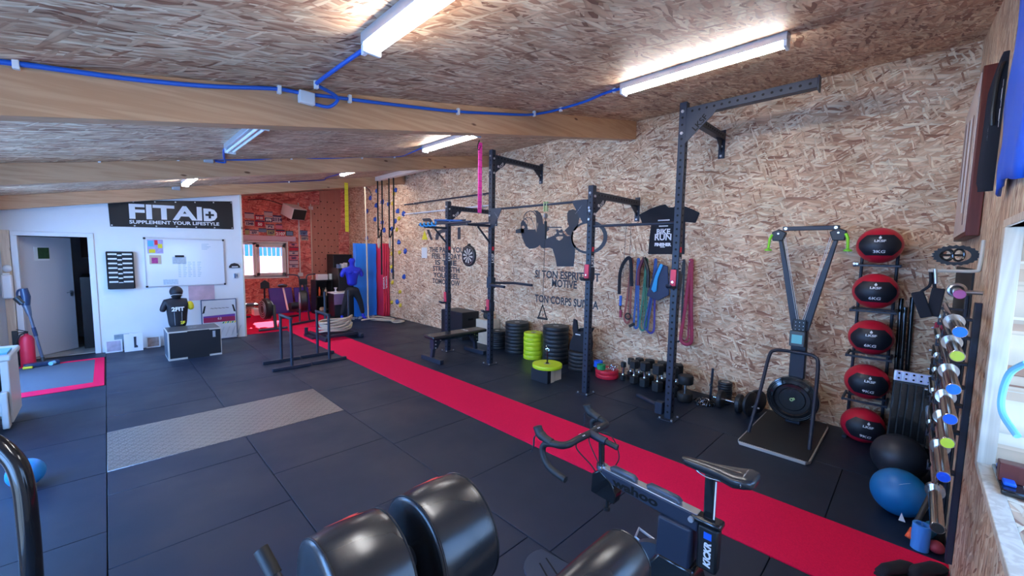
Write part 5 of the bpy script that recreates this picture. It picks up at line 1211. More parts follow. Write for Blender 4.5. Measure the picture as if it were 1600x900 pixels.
# race bibs on the back wall
def bibc(n, c): return pmat('bib_'+n, c, .7)
bc = {'white': bibc('white', (.62, .50, .54)), 'red': bibc('red', (.55, .02, .06)), 'pink': bibc('pink', (.70, .22, .30)), 'navy': bibc('navy', (.04, .04, .14)), 'green': bibc('green', (.40, .42, .20)), 'blue': bibc('blue', (.16, .26, .45)), 'cream': bibc('cream', (.58, .46, .34))}
bibs = [(2.817, 2.737, 3.039, 2.901, 'white', '', 'a lilac print'), (3.061, 2.713, 3.291, 2.850, 'red', '2115', ''), (3.299, 2.843, 3.517, 2.971, 'white', '', 'faint writing'), (3.518, 2.670, 3.750, 2.874, 'white', '2114', ''), (3.313, 2.665, 3.503, 2.818, 'navy', '978', ''), (2.818, 2.533, 3.041, 2.681, 'white', '1345', ''), (3.065, 2.517, 3.303, 2.698, 'red', '50', ''), (3.333, 2.478, 3.544, 2.602, 'white', '794', ''), (3.586, 2.490, 3.765, 2.617, 'pink', '', 'no number'), (2.810, 2.283, 2.909, 2.440, 'green', '', 'a light top'), (2.923, 2.293, 3.141, 2.425, 'white', '277', ''), (3.147, 2.364, 3.344, 2.478, 'blue', '', 'a pale sky print'), (3.357, 2.289, 3.557, 2.468, 'green', '167', ''), (3.591, 2.258, 3.826, 2.460, 'red', '2107', ''), (4.253, 2.327, 4.467, 2.472, 'blue', '1209', ''), (4.280, 2.161, 4.484, 2.319, 'cream', '1071', ''), (3.939, 1.986, 4.148, 2.079, 'pink', '350', ''), (3.936, 1.855, 4.185, 1.959, 'red', '', 'a pink foot'), (3.932, 1.723, 4.181, 1.840, 'white', '61', ''), (3.929, 1.568, 4.177, 1.710, 'pink', '260', ''), (3.924, 1.436, 4.174, 1.558, 'white', '', 'red small print'), (3.921, 1.325, 4.171, 1.427, 'white', '761', '')]
rows_ = ['first of the top cluster', 'second in the top row', 'third in the top row, highest', 'fourth in the top row', 'under the highest bib', 'left end of the second row', 'second in the second row', 'third in the second row', 'right end of the second row', 'left end of the third row', 'second in the third row', 'third in the third row', 'fourth in the third row', 'fifth in the third row', 'right of the white conduit, upper', 'right of the white conduit, lower', 'top of the column beside the window', 'second in the column beside the window', 'third in the column beside the window', 'fourth in the column beside the window', 'fifth in the column beside the window', 'bottom of the column beside the window']
for ib, (x0, z0, x1, z1, c, s_, band) in enumerate(bibs):
    t = thing('race_bib', '%s race bib%s on the back wall, %s' % (c, (' reading '+s_) if s_ else '', rows_[ib]), 'race bib', ((x0+x1)/2, 13.49, (z0+z1)/2), group='race bibs on the back wall')
    MB().box(x0, 13.484, z0, x1, 13.4985, z1).obj('paper', bc[c], t, smooth=0)
    h = z1-z0
    MB().box(x0, 13.4825, z1-h*.2, x1, 13.4845, z1).obj('top_band', bc['navy'] if c != 'navy' else bc['white'], t, smooth=0)
    if s_: text(s_, h*.62, on_back((x0+x1)/2, z0+h*.38, 13.483), 'number', M['white'] if c in ('red', 'navy') else bc['navy'], t, bold=.006)
t = thing('framed_photo', 'small framed blue photo at the right end of the race bibs', 'photo', (3.944, 13.470, 2.336))
fx, fz_ = (3.956,2.366)
MB().box(fx-.10, 13.47, fz_-.075, fx+.10, 13.498, fz_+.075).obj('frame', M['black'], t, bevel=.003)
MB().box(fx-.085, 13.468, fz_-.065, fx+.085, 13.471, fz_+.055).obj('print', bc['blue'], t)
# plywood climbing panel
t = thing('climbing_board', 'plywood panel with rows of dark holes on the back wall', 'panel', (5.0, 13.47, 2.2))
MB().prism([(4.58, .86), (5.42, .86), (5.42, 2.5), (5.50, 2.6), (5.50, 3.83), (4.85, 3.74), (4.85, 3.30), (4.58, 3.27)], lambda a, b, d: (a, 13.47+d, b), .028).obj('board', M['ply'], t)
MB().box(4.56, 13.45, .86, 4.585, 13.499, 3.3).obj('edge_strip', M['pine'], t, bevel=.002)
mb = MB()
for i in range(13):
    for j in range(4):
        x = 4.68+j*.2+(.1 if i % 2 else 0); z = 1.0+i*.2
        if x < 5.45: mb.cyl((x, 13.462, z), (x, 13.472, z), .018, n=8)
mb.obj('t_nut_hole', M['hole'], t, kind='stuff')
# conduit pole, socket, speaker
cx, cz = (4.22,2.851)
t = thing('wall_conduit', 'white vertical conduit running down the back wall below the speaker', 'conduit', (cx, 13.47, 2))
MB().cyl((cx, 13.475, 1.15), (cx, 13.475, 3.3), .02, n=10).obj('pipe', M['whitepaper'], t)
MB().box(cx-.06, 13.46, 1.06, cx+.08, 13.498, 1.17).obj('socket', M['whitegloss'], t, bevel=.004)
t = thing('speaker', 'white wall speaker with a black grille high on the back wall', 'speaker', (3.92, 12.95, 3.0))
R_ = Matrix.Rotation(math.radians(22), 3, 'Z') @ Matrix.Rotation(math.radians(-22), 3, 'X').inverted()
def spk(a, b, c): v = R_ @ Vector((a, b, c)); return (3.93+v.x, 13.05+v.y, 2.99+v.z)
def obox(mb, fn, x0, y0, z0, x1, y1, z1):
    return mb.add([fn(x, y, z) for x in (x0, x1) for y in (y0, y1) for z in (z0, z1)], [(0, 1, 3, 2), (4, 6, 7, 5), (0, 4, 5, 1), (2, 3, 7, 6), (0, 2, 6, 4), (1, 5, 7, 3)])
obox(MB(), spk, -.23, -.28, -.16, .23, .18, .17).obj('cabinet', M['whitegloss'], t, bevel=.015)
obox(MB(), spk, -.21, -.295, -.145, .21, -.28, .155).obj('grille', M['black'], t, bevel=.02, seg=3)
MB().box(3.90, 13.1, 2.98, 3.96, 13.5, 3.04).obj('bracket', M['steel'], t)
o = MB().tube(sag([(2.9, 13.45, 3.25), (3.3, 13.42, 3.3), (3.7, 13.3, 3.2), (3.85, 13.2, 3.1)]), .012, 6).obj('speaker_cable', M['black']); tagp(o, 'thin black cable looping to the speaker on the back wall', 'cable')
o = MB().box(4.52, 13.46, 3.12, 4.64, 13.499, 3.22).obj('junction_box', M['whitepaper'], bevel=.004); tagp(o, 'small pale junction box on the back wall left of the plywood panel', 'box')
# mats
for (x0, x1, y, lab) in ((3.30, 3.92, 13.10, 'purple gym mat leaning below the back window, left one'), (3.95, 4.35, 12.98, 'purple gym mat leaning behind the air bike, right one')):
    t = thing('purple_mat', lab, 'mat', ((x0+x1)/2, y, 0), group='purple mats by the back wall')
    MB().add([(x0, y, .005), (x1, y, .005), (x1, y+.22, .74), (x0, y+.22, .74), (x0, y+.08, .005), (x1, y+.08, .005), (x1, y+.30, .74), (x0, y+.30, .74)], [(0, 1, 2, 3), (4, 7, 6, 5), (0, 4, 5, 1), (3, 2, 6, 7), (0, 3, 7, 4), (1, 5, 6, 2)]).obj('mat', M['purple'], t, bevel=.02, seg=3)
t = thing('crash_mat', 'tall bright blue crash mat standing behind the climbing rope', 'mat', (5.25, 11.24, 0))
mb = MB(); vs = []; fs = []; nz, nx = 16, 8
for f_, y_ in ((0, 11.15), (1, 11.33)):
    for i in range(nz+1):
        for j in range(nx+1):
            vs.append((4.95+.60*j/nx, y_+(.012*math.sin(i*1.7)+.01*math.sin(j*2.1) if f_ == 0 else 0), .005+2.08*i/nz))
q = (nz+1)*(nx+1)
for f_ in (0, 1):
    for i in range(nz):
        for j in range(nx):
            a = f_*q+i*(nx+1)+j; fs.append((a, a+1, a+nx+2, a+nx+1))
for i in range(nz):
    for j in (0, nx): a = i*(nx+1)+j; fs.append((a, a+nx+1, q+a+nx+1, q+a))
for j in range(nx):
    for i in (0, nz): a = i*(nx+1)+j; fs.append((a, a+1, q+a+1, q+a))
mb.add(vs, fs).obj('cover', M['bluemat'], t, smooth=50)
for k in range(3):
    x0 = 5.575+k*.06; y0 = 10.80-k*.03
    t = thing('folding_mat', 'tall %s red mat standing on edge right of the blue crash mat' % ('left', 'middle', 'right')[k], 'mat', (x0+.03, y0, 0), group='red mats by the wall')
    path = [(x0+.028+.012*math.sin(i*.75), y0, .005+2.09*i/12) for i in range(13)]
    mb = MB(); vs = []; fs = []
    for i, p in enumerate(path):
        vs += [(p[0]-.027, y0, p[2]), (p[0]+.027, y0, p[2]), (p[0]+.027, y0+.5, p[2]), (p[0]-.027, y0+.5, p[2])]
    for i in range(12):
        for j in range(4): fs.append((i*4+j, i*4+(j+1) % 4, (i+1)*4+(j+1) % 4, (i+1)*4+j))
    fs += [(0, 1, 2, 3), (48, 49, 50, 51)]
    mb.add(vs, fs).obj('cover', M['redmat'], t, bevel=.012)
    if k < 2: text('DIMA', .06, (lambda x0, y0, k: lambda a, b, d=0: (x0+.032+(-b if k == 0 else b)*1.0, y0-.003, .98+(a if k == 0 else -a)))(x0, y0, k), 'lettering', M['white'], t, bold=.003, width=.36)
# cabinets and shelf
def blackcab(name, label, x0, y0, x1, y1, z1, shelf=0, zb=.005):
    t = thing(name, label, 'cabinet', ((x0+x1)/2, (y0+y1)/2, 0))
    if shelf:
        MB().box(x0, y0, zb, x0+.03, y1, z1).box(x1-.03, y0, zb, x1, y1, z1).each('side', M['black'], t, bevel=.003)
        for k in range(shelf+1): MB().box(x0+.03, y0, zb+(z1-zb-.03)*k/shelf, x1-.03, y1, zb+(z1-zb-.03)*k/shelf+.03).obj('shelf', M['black'], t, bevel=.003)
        MB().box(x0, y1-.01, zb, x1, y1, z1).obj('back', M['black'], t)
    else:
        MB().box(x0, y0, zb, x1, y1, z1).obj('body', M['black'], t, bevel=.01)
        MB().box(x0+.02, y0-.008, zb+.05, x1-.02, y0, z1-.03).obj('front', M['cloth'], t, bevel=.004)
    return t
blackcab('open_shelf', 'low black open shelf with bottles behind the air bike', 4.26, 12.3, 4.74, 12.7, 1.0, 2)
for i, (x, h, c, lab) in enumerate(((4.40, .26, M['orange'], 'orange bottle on the black open shelf'), (4.5, .22, M['black'], 'dark bottle on the black open shelf'), (4.58, .24, bc['cream'], 'pale bottle on the black open shelf'))):
    o = MB().lathe([(0, 0), (.035, 0), (.035, h*.65), (.014, h*.8), (.014, h), (0, h)], (x, 12.42, .535)).obj('bottle', c); tagp(o, lab, 'bottle')
for i, (x, y, r, c, lab) in enumerate(((4.45, 12.38, .085, bc['cream'], 'pale sphere on the lower board of the open shelf'), (4.61, 12.46, .06, M['black'], 'black round item on the lower board of the open shelf'))):
    o = MB().ell((x, y, .036+r), r, 14, 9).obj('bundle', c); tagp(o, lab, 'ball')
o = MB().box(4.33, 12.32, 1.005, 4.62, 12.5, 1.17).obj('paper_box', M['whitegloss'], bevel=.006); tagp(o, 'white box standing on the black open shelf', 'box')
o = MB().lathe([(0, 0), (.05, 0), (.05, .17), (0, .17)], (4.74, 12.45, 1.005)).obj('canister', M['whitepaper']); tagp(o, 'white canister on the black open shelf', 'canister')
blackcab('amp_cabinet', 'tall black cabinet behind the blue training dummy', 4.78, 11.95, 5.40, 12.5, 1.35)
for i in range(5):
    o = MB().box(4.80+i*.1, 12.0, 1.355, 4.87+i*.1, 12.15, 1.47+.02*(i % 3)).obj('carton', (bc['blue'], M['whitepaper'], M['whitepaper'], bc['navy'], M['black'])[i], bevel=.004)
    tagp(o, '%s small carton on the tall black cabinet' % ('leftmost blue', 'second white', 'middle white', 'fourth navy', 'rightmost black')[i], 'carton')
blackcab('upper_cabinet', 'black cabinet against the back wall left of the tall one', 5.0, 12.9, 5.6, 13.4, 1.75)
t = blackcab('side_table', 'low black table with a pale top behind the sled posts', 4.45, 11.45, 5.05, 11.9, .66, 0)
MB().box(4.44, 11.43, .66, 5.06, 11.92, .69).obj('pale_top', M['whitepaper'], t, bevel=.005)
MB().box(4.43, 11.40, .36, 4.70, 11.43, .66).obj('lilac_panel', pmat('lilac_panel', (.20, .13, .25), .5), t, bevel=.003)
o = MB().lathe([(.05, 0), (.05, .02), (.02, .04), (.02, .10), (.05, .13), (.0, .15)], (4.55, 11.6, .692)).obj('lamp_base', M['whitegloss']); tagp(o, 'small white stand on the pale topped table', 'stand')
# training dummy: torso on legs
t = thing('training_dummy', 'blue male torso training dummy wearing black leggings, feet in blue', 'dummy', (4.68, 10.80, 0))
def skin(name, verts, edges, m, parent, sub=2):
    me = bpy.data.meshes.new(name); o0 = wloc(parent)
    me.from_pydata([(p[0]-o0.x, p[1]-o0.y, p[2]-o0.z) for p, r in verts], edges, [])
    o = bpy.data.objects.new(name, me); COL.objects.link(o); o.parent = parent
    s = o.modifiers.new('skin', 'SKIN'); s.use_smooth_shade = True
    for i, (p, r) in enumerate(verts):
        rr = r if isinstance(r, tuple) else (r, r)
        me.skin_vertices[0].data[i].radius = rr
    me.skin_vertices[0].data[0].use_root = True
    ss = o.modifiers.new('sub', 'SUBSURF'); ss.levels = sub; ss.render_levels = sub
    me.materials.append(m); return o
Y_ = 10.80; X_ = 4.68
V = [((X_, Y_, .92), (.15, .11)), ((X_, Y_, 1.05), (.14, .10)), ((X_, Y_, 1.20), (.17, .12)), ((X_, Y_, 1.34), (.17, .12)), ((X_, Y_, 1.44), (.07, .07)), ((X_, Y_-.01, 1.52), (.06, .06)), ((X_, Y_-.02, 1.60), (.085, .10)), ((X_, Y_-.02, 1.69), (.07, .085)),
     ((X_-.20, Y_, 1.36), (.075, .075)), ((X_-.27, Y_, 1.26), (.068, .065)), ((X_-.27, Y_, 1.16), (.055, .05)), ((X_+.20, Y_, 1.36), (.075, .075)), ((X_+.27, Y_, 1.26), (.068, .065)), ((X_+.27, Y_, 1.16), (.055, .05))]
E_ = [(0, 1), (1, 2), (2, 3), (3, 4), (4, 5), (5, 6), (6, 7), (3, 8), (8, 9), (9, 10), (3, 11), (11, 12), (12, 13)]
skin('torso', V, E_, M['dummy'], t)
MB().ell((X_, Y_-.105, 1.60), (.014, .02, .025), 10, 8).obj('nose', M['dummy'], t)
for s_ in (-1, 1):
    MB().ell((X_+s_*.082, Y_-.01, 1.60), (.012, .02, .03), 8, 6).obj('ear', M['dummy'], t)
    MB().ell((X_+s_*.032, Y_-.095, 1.625), (.014, .01, .008), 8, 6).obj('eye', M['dummy'], t)
    MB().ell((X_+s_*.075, Y_-.085, 1.30), (.065, .035, .05), 12, 8).obj('chest', M['dummy'], t)
MB().ell((X_, Y_-.095, 1.562), (.025, .01, .007), 8, 6).obj('mouth', M['dummy'], t)
V = [((X_, Y_, .92), (.15, .115)), ((X_, Y_, .82), (.155, .12))]
for s_ in (-1, 1): V += [((X_+s_*.12, Y_, .74), (.10, .10)), ((X_+s_*.22, Y_-.02, .45), (.075, .075)), ((X_+s_*.29, Y_, .14), (.055, .055))]
skin('leggings', V, [(0, 1), (1, 2), (2, 3), (3, 4), (1, 5), (5, 6), (6, 7)], M['cloth'], t)
for s_ in (-1, 1):
    V = [((X_+s_*.29, Y_, .16), .04), ((X_+s_*.295, Y_-.01, .06), .042), ((X_+s_*.30, Y_-.10, .04), (.045, .035)), ((X_+s_*.30, Y_-.17, .03), (.04, .025))]
    skin('foot', V, [(0, 1), (1, 2), (2, 3)], M['dummy'], t, 1)
# sled loaded with battle rope
t = thing('push_sled', 'black push sled with two upright posts parked on the red runner', 'sled', (3.4, 8.9, 0))
MB().box(3.08, 8.45, .006, 3.16, 9.45, .09).box(3.82, 8.45, .006, 3.90, 9.45, .09).each('skid', M['powder'], t, bevel=.012)
MB().box(3.16, 8.55, .06, 3.82, 8.63, .12).box(3.16, 9.08, .06, 3.82, 9.16, .12).box(3.16, 8.8, .05, 3.82, 8.9, .1).each('cross_member', M['powder'], t, bevel=.006)
MB().box(2.98, 8.9, .006, 3.05, 9.40, .05).box(2.98, 9.3, .05, 3.04, 9.36, .2).each('side_fin', M['powder'], t, bevel=.005)
for x in (3.29, 3.86): pass
for x in (3.34, 3.86): MB().cyl((x, 9.12, .07), (x, 9.12, .98), .026, n=12).obj('post', M['powder'], t)
t = thing('battle_rope', 'thick beige battle rope coiled in layers on the sled', 'rope', (3.4, 8.75, .1))
path = []
for lay in range(5):
    z = .13+lay*.052
    for k in range(24):
        a = 2*PI*k/24
        path.append((3.46+(.33+.02*math.sin(lay*2))*math.cos(a), 8.86+.18*math.sin(a)+.02*math.sin(lay*3), z+.052*k/24+.035*max(0, math.cos(a))**2*(1+.3*lay)+.02*math.sin(a*2+lay)))
MB().tube(path, .0225, 8).obj('rope', M['rope'], t)
o = MB().ell((3.46, 8.86, .20), (.12, .07, .05), 16, 8).obj('ankle_weight', M['cloth']); tagp(o, 'small black sandbag inside the coiled battle rope', 'sandbag')
# parallel bar stands
def stand(x, y0, y1, lab):
    t = thing('dip_stand', lab, 'stand', (x, (y0+y1)/2, 0), group='pair of dip stands')
    for y in (y0, y1):
        MB().box(x-.28, y-.03, .001, x+.28, y+.03, .05).obj('foot_bar', M['powder'], t, bevel=.006)
        MB().cyl((x, y, .05), (x, y, .80), .022, n=12).obj('post', M['powder'], t)
    MB().cyl((x, y0-.03, .80), (x, y1+.03, .80), .022, n=12).obj('top_bar', M['powder'], t)
stand(2.01, 6.93, 7.47, 'left dip stand of the pair in front of the sled')
stand(2.60, 6.95, 7.49, 'right dip stand of the pair in front of the sled')
# rowing machine
t = thing('rowing_machine', 'grey rowing machine in the back room, flywheel towards the camera', 'rower', (2.65, 10.9, 0))
MB().cyl((2.36, 10.42, .05), (2.95, 10.42, .05), .028, n=12).obj('front_foot', M['powder'], t)
MB().bar((2.70, 10.42, .05), (2.72, 10.60, .58), .09, .06, (1, 0, 0)).obj('front_leg', M['black'], t, bevel=.01)
MB().lathe([(0, -.08), (.20, -.08), (.25, -.04), (.25, .04), (.20, .08), (0, .08)], (2.60, 10.75, .48), (1, .12, 0), 36).obj('flywheel_cage', M['black'], t)
mb = MB()
for r_ in (.10, .15, .20): mb.torus((2.515, 10.74, .48), (1, .12, 0), r_, .006, n=28, m=5)
mb.obj('cage_ring', M['galva'], t, kind='stuff')
MB().cyl((2.685, 10.76, .48), (2.70, 10.762, .48), .19, n=30).obj('side_cover', M['galva'], t)
MB().tube([(2.60, 10.85, .70), (2.58, 10.75, .95), (2.58, 10.7, 1.02)], .02, 8).obj('monitor_arm', M['black'], t)
MB().prism([(-.09, 0), (.09, 0), (.09, .13), (0, .2), (-.09, .13)], lambda a, b, d: (2.58+a, 10.68+d, .97+b), .04).obj('monitor', M['black'], t, bevel=.006)
MB().bar((2.62, 10.95, .36), (2.55, 12.9, .36), .07, .07).obj('slide_rail', M['alu'], t, bevel=.005)
MB().box(2.40, 11.9, .42, 2.72, 12.2, .48).obj('seat', M['black'], t, bevel=.02)
MB().box(2.45, 11.2, .28, 2.58, 11.45, .44).box(2.66, 11.2, .28, 2.79, 11.45, .44).each('footrest', M['whitepaper'], t, bevel=.01)
MB().box(2.40, 12.8, .006, 2.72, 12.88, .05).bar((2.56, 12.84, .05), (2.56, 12.84, .34), .06, .05, (1, 0, 0)).each('rear_foot', M['powder'], t, bevel=.005)
t = thing('seat_pad', 'white and black step item on the red carpet left of the rower', 'step', (2.35, 12.2, 0))
MB().box(2.12, 12.0, .006, 2.40, 12.5, .12).obj('base', M['black'], t, bevel=.01)
MB().box(2.13, 12.02, .12, 2.39, 12.48, .16).obj('top', M['whitepaper'], t, bevel=.006)
# air bike
t = thing('air_bike', 'black air bike with a big fan on the red carpet', 'exercise bike', (3.5, 11.0, 0))
MB().bar((3.15, 10.83, .035), (3.80, 11.13, .035), .05, .05).obj('front_foot', M['powder'], t, bevel=.006)
MB().lathe([(0, -.10), (.22, -.10), (.27, -.06), (.27, .06), (.22, .10), (0, .10)], (3.58, 11.25, .56), (1, -.25, 0), 36).obj('fan_cage', M['black'], t)
mb = MB()
for r_ in (.1, .16, .22): mb.torus((3.475, 11.22, .56), (1, -.25, 0), r_, .008, n=28, m=5)
mb.obj('cage_ring', M['galva'], t, kind='stuff')
for s_ in (-.12, .12): MB().bar((3.55+s_, 11.1, .05), (3.56+s_*.3, 11.25, 1.05), .03, .03).obj('fork', M['powder'], t)
MB().box(3.47, 11.15, .98, 3.66, 11.22, 1.14).obj('console', M['black'], t, bevel=.01)
for s_ in (-1, 1): MB().tube(sag([(3.56+s_*.06, 11.2, .70), (3.56+s_*.08, 11.18, 1.05), (3.56+s_*.12, 11.2, 1.22), (3.56+s_*.36, 11.35, 1.24)]), .018, 8).obj('handlebar', M['powder'], t)
MB().bar((3.56, 11.3, .30), (3.50, 12.1, .22), .06, .08).obj('main_frame', M['powder'], t, bevel=.006)
MB().cyl((3.42, 12.0, .24), (3.35, 12.1, .86), .024, n=10).obj('seat_post', M['whitegloss'], t)
MB().ell((3.34, 12.1, .90), (.12, .14, .045), 16, 8).obj('saddle', M['black'], t)
MB().bar((3.25, 12.1, .035), (3.75, 12.25, .035), .05, .05).obj('rear_foot', M['powder'], t, bevel=.006)
MB().cyl((3.40, 11.75, .38), (3.66, 11.80, .38), .09, n=20).obj('crank_disc', M['powder'], t)
# crumpled chain/gravel at the dummy's feet
t = thing('loose_chain', 'pale chain lying around the feet of the blue dummy', 'chain', (4.8, 10.95, 0))
mb = MB()
for i in range(110):
    a = i*.31; mb.torus((4.35+i*.0095, 10.90+.10*math.sin(a)+rn.uniform(-.04, .04), .016), (rn.uniform(-1, 1), rn.uniform(-1, 1), rn.uniform(-.6, .6)), .022, .006, n=8, m=4)
mb.obj('links', pmat('pale_chain', (.45, .48, .52), .4, .4), t, kind='stuff')
# ---------------------------------------------------------------- white partition wall and what hangs on it
t = thing('banner', 'black banner with large white lettering hanging high on the white wall', 'banner', (1.0, 10.15, 2.5))
bp_ = [(.077, 2.24), (1.916, 2.285), (1.905, 2.86), (.067, 2.70)]
MB().prism(bp_, lambda a, b, d: (a, YW-.004-d, b), .004).obj('sheet', pmat('banner_vinyl', (.008, .008, .010), .35), t)
mb = MB()
for i in range(7):
    u = i/6
    for z in (2.265+.045*u, 2.68+.15*u):
        mb.cyl((.10+1.79*u, YW-.011, z), (.10+1.79*u, YW-.008, z), .013, n=10)
mb.each('eyelet', M['alu'], t)
sh_ = lambda a, b, d=0: (1.0+a, YW-.010-d, 2.535+b+.03*a)
text('FITAI', .36, lambda a, b, d=0: sh_(a-.135, b), 'lettering', M['white'], t, bold=.012, width=1.06)
dD = [(.42, -.125), (.53, -.125), (.60, -.10), (.64, -.04), (.64, .04), (.60, .10), (.53, .125), (.42, .125)]
MB().prism(dD, lambda a, b, d: (sh_(a, b)[0], YW-.010-d, sh_(a, b)[2]), .001).obj('letter_d', M['white'], t, smooth=0)
MB().prism([(.50, -.07), (.54, -.07), (.54, -.02), (.59, -.02), (.59, .02), (.54, .02), (.54, .07), (.50, .07), (.50, .02), (.45, .02), (.45, -.02), (.50, -.02)], lambda a, b, d: (sh_(a, b)[0], YW-.0115-d, sh_(a, b)[2]), .001).obj('plus_sign', M['black'], t, smooth=0)
text('SUPPLEMENT YOUR LIFESTYLE', .087, lambda a, b, d=0: (1.0+a, YW-.010, 2.355+b+.03*a), 'tagline', M['white'], t, bold=.002, width=1.34)
# whiteboard
t = thing('whiteboard', 'large whiteboard with a silver frame and papers on the white wall', 'whiteboard', (1.1, 10.15, 1.6))
x0, x1, z0, z1 = .515, 1.72, 1.15, 2.05
MB().box(x0, YW-.018, z0, x1, YW-.003, z1).obj('board', pmat('whiteboard_enamel', (.80, .83, .87), .12, coat=.5), t)
MB().box(x0-.012, YW-.024, z0-.012, x1+.012, YW-.002, z0+.006).box(x0-.012, YW-.024, z1-.006, x1+.012, YW-.002, z1+.012).box(x0-.012, YW-.024, z0, x0+.006, YW-.002, z1).box(x1-.006, YW-.024, z0, x1+.012, YW-.002, z1).each('frame_bar', M['alu'], t)
for a in (x0, x1):
    for b in (z0, z1): MB().box(a-.018, YW-.027, b-.018, a+.018, YW-.001, b+.018).obj('corner', M['black'], t, bevel=.006)
inkm = pmat('blue_marker_ink', (.25, .42, .55), .5)
mb = MB()
for i in range(9):
    for k in range(5): mb.box(.98+k*.075, YW-.0188, 1.32+i*.035, 1.02+k*.075+.02*((i*k) % 3)/2, YW-.018, 1.328+i*.035)
for i in range(5): mb.box(1.36, YW-.0188, 1.86+i*.025, 1.45+.03*(i % 3), YW-.018, 1.866+i*.025)
mb.obj('handwriting', inkm, t, kind='stuff')
def paper(name, x, z, w, h, m, label, y=YW-.019, cat='paper'):
    o = MB().box(x-w/2, y-.003, z-h/2, x+w/2, y, z+h/2).obj(name, m); return tagp(o, label, cat)
pf = pmat('poster_pastel', (.45, .40, .72), .6, var=.5, vscale=14)
t = thing('flyer', 'colourful flyer pinned at the top left of the whiteboard', 'flyer', (.66, YW-.02, 1.90))
MB().box(.55, YW-.022, 1.77, .775, YW-.0185, 2.03).obj('sheet', pf, t)
MB().box(.57, YW-.0235, 1.78, .66, YW-.0222, 1.85).box(.70, YW-.0235, 1.87, .765, YW-.0222, 1.95).each('yellow_block', M['yellow'], t)
MB().box(.56, YW-.0235, 1.90, .64, YW-.0222, 2.01).obj('cyan_block', cm('cyan_print', (.1, .5, .8)), t)
MB().box(.655, YW-.0235, 1.93, .70, YW-.0222, 2.02).obj('red_block', M['redrub'], t)
t = thing('flyer', 'small photo flyer under the colourful one on the whiteboard', 'flyer', (.66, YW-.02, 1.65))
MB().box(.57, YW-.022, 1.57, .74, YW-.0185, 1.74).obj('sheet', bc['cream'], t)
MB().box(.60, YW-.0235, 1.585, .69, YW-.0222, 1.69).obj('red_figure', pmat('flyer_violet', (.45, .05, .25), .5, var=.8, vscale=40), t)
t = thing('note_card', 'grey card under a black magnet in the middle of the whiteboard', 'card', (1.0, YW-.02, 1.67))
MB().box(.90, YW-.022, 1.57, 1.11, YW-.0185, 1.71).obj('card', pmat('card_grey', (.48, .56, .62), .6, var=.25, vscale=30), t)
MB().box(.94, YW-.03, 1.70, 1.08, YW-.022, 1.74).obj('magnet', M['black'], t, bevel=.004)
paper('sketch_sheet', .86, 1.225, .22, .10, pmat('sketch_paper', (.50, .60, .68), .6, var=.4, vscale=40), 'pale sheet with sketches at the lower edge of the whiteboard')
# file organiser
t = thing('file_organiser', 'black wall file organiser with seven white folders', 'organiser', (.18, 10.12, 1.45))
MB().box(.0, YW-.03, 1.13, .35, YW-.003, 1.80).box(-.005, YW-.07, 1.13, .005, YW-.003, 1.79).box(.345, YW-.07, 1.13, .355, YW-.003, 1.79).each('frame', M['black'], t, bevel=.004)
for k in range(7):
    z = 1.75-k*.082
    MB().box(.012, YW-.05-.006*k, z-.062, .338, YW-.034-.006*k, z-.008).obj('tray', M['black'], t, bevel=.003)
    for a, b in ((.018, .135), (.205, .333)): MB().box(a, YW-.056-.006*k, z-.012, b, YW-.034-.006*k, z+.016).obj('folder', M['whitegloss'], t, bevel=.002)
    MB().box(.14, YW-.058-.006*k, z-.03, .20, YW-.036-.006*k, z-.004).obj('notch', M['whitegloss'], t, bevel=.008)
MB().box(.012, YW-.115, 1.13, .338, YW-.095, 1.24).obj('bottom_tray', M['black'], t, bevel=.004)
# small black items right of the board
t = thing('wall_hook_panel', 'black half-round plastic hanger with white label right of the whiteboard', 'hanger', (1.90, 10.15, 1.53))
MB().prism([(-.10, 0), (.10, 0), (.095, .04), (.06, .085), (0, .105), (-.06, .085), (-.095, .04)], lambda a, b, d: (1.90+a, YW-.003-d, 1.48+b), .03).obj('body', M['black'], t, bevel=.006)
MB().box(1.85, YW-.036, 1.495, 1.96, YW-.033, 1.515).obj('label_strip', M['white'], t)
t = thing('light_switch', 'grey light switch below the black hanger', 'switch', (1.91, 10.15, 1.32))
MB().box(1.88, YW-.022, 1.26, 1.955, YW-.002, 1.37).obj('plate', M['galva'], t, bevel=.004)
MB().box(1.885, YW-.03, 1.27, 1.918, YW-.022, 1.36).box(1.925, YW-.03, 1.29, 1.948, YW-.022, 1.35).each('rocker', pmat('blue_grey_plastic', (.12, .18, .30), .4), t, bevel=.003)
# posters low on the wall
t = thing('poster', 'poster of a white cycling jersey with coloured chest bands, standing at the wall', 'poster', (1.6, 10.1, 0))
MB().box(1.30, YW-.035, .006, 1.90, YW-.012, .84).obj('frame', pmat('navy_frame', (.05, .09, .20), .4), t, bevel=.003)
MB().box(1.315, YW-.038, .02, 1.885, YW-.034, .825).obj('sheet', pmat('poster_white', (.70, .74, .80), .5), t)
on = lambda a, b, d=0: (1.60+a, YW-.0385-d, .42+b)
MB().prism([(-.27, .05), (.27, .05), (.27, -.05), (-.27, -.05)], on, .0008).obj('red_band', cm('band_maroon', (.35, .02, .10)), t, smooth=0)
MB().prism([(-.27, .085), (.27, .10), (.27, .05), (-.27, .05)], on, .0009).obj('purple_band', cm('band_violet', (.15, .05, .35)), t, smooth=0)
for k in range(6): MB().prism([(.04+.04*k, -.09), (.065+.04*k, -.09), (.085+.04*k, -.055), (.06+.04*k, -.055)], on, .0009).obj('stripe', M['yellow'] if k % 2 else M['green'], t, smooth=0)
for s_ in (-1, 1): MB().prism([(s_*.22, .30), (s_*.25, .29), (s_*.285, .14), (s_*.25, .15)], on, .0009).obj('sleeve_band', M['black'], t, smooth=0)
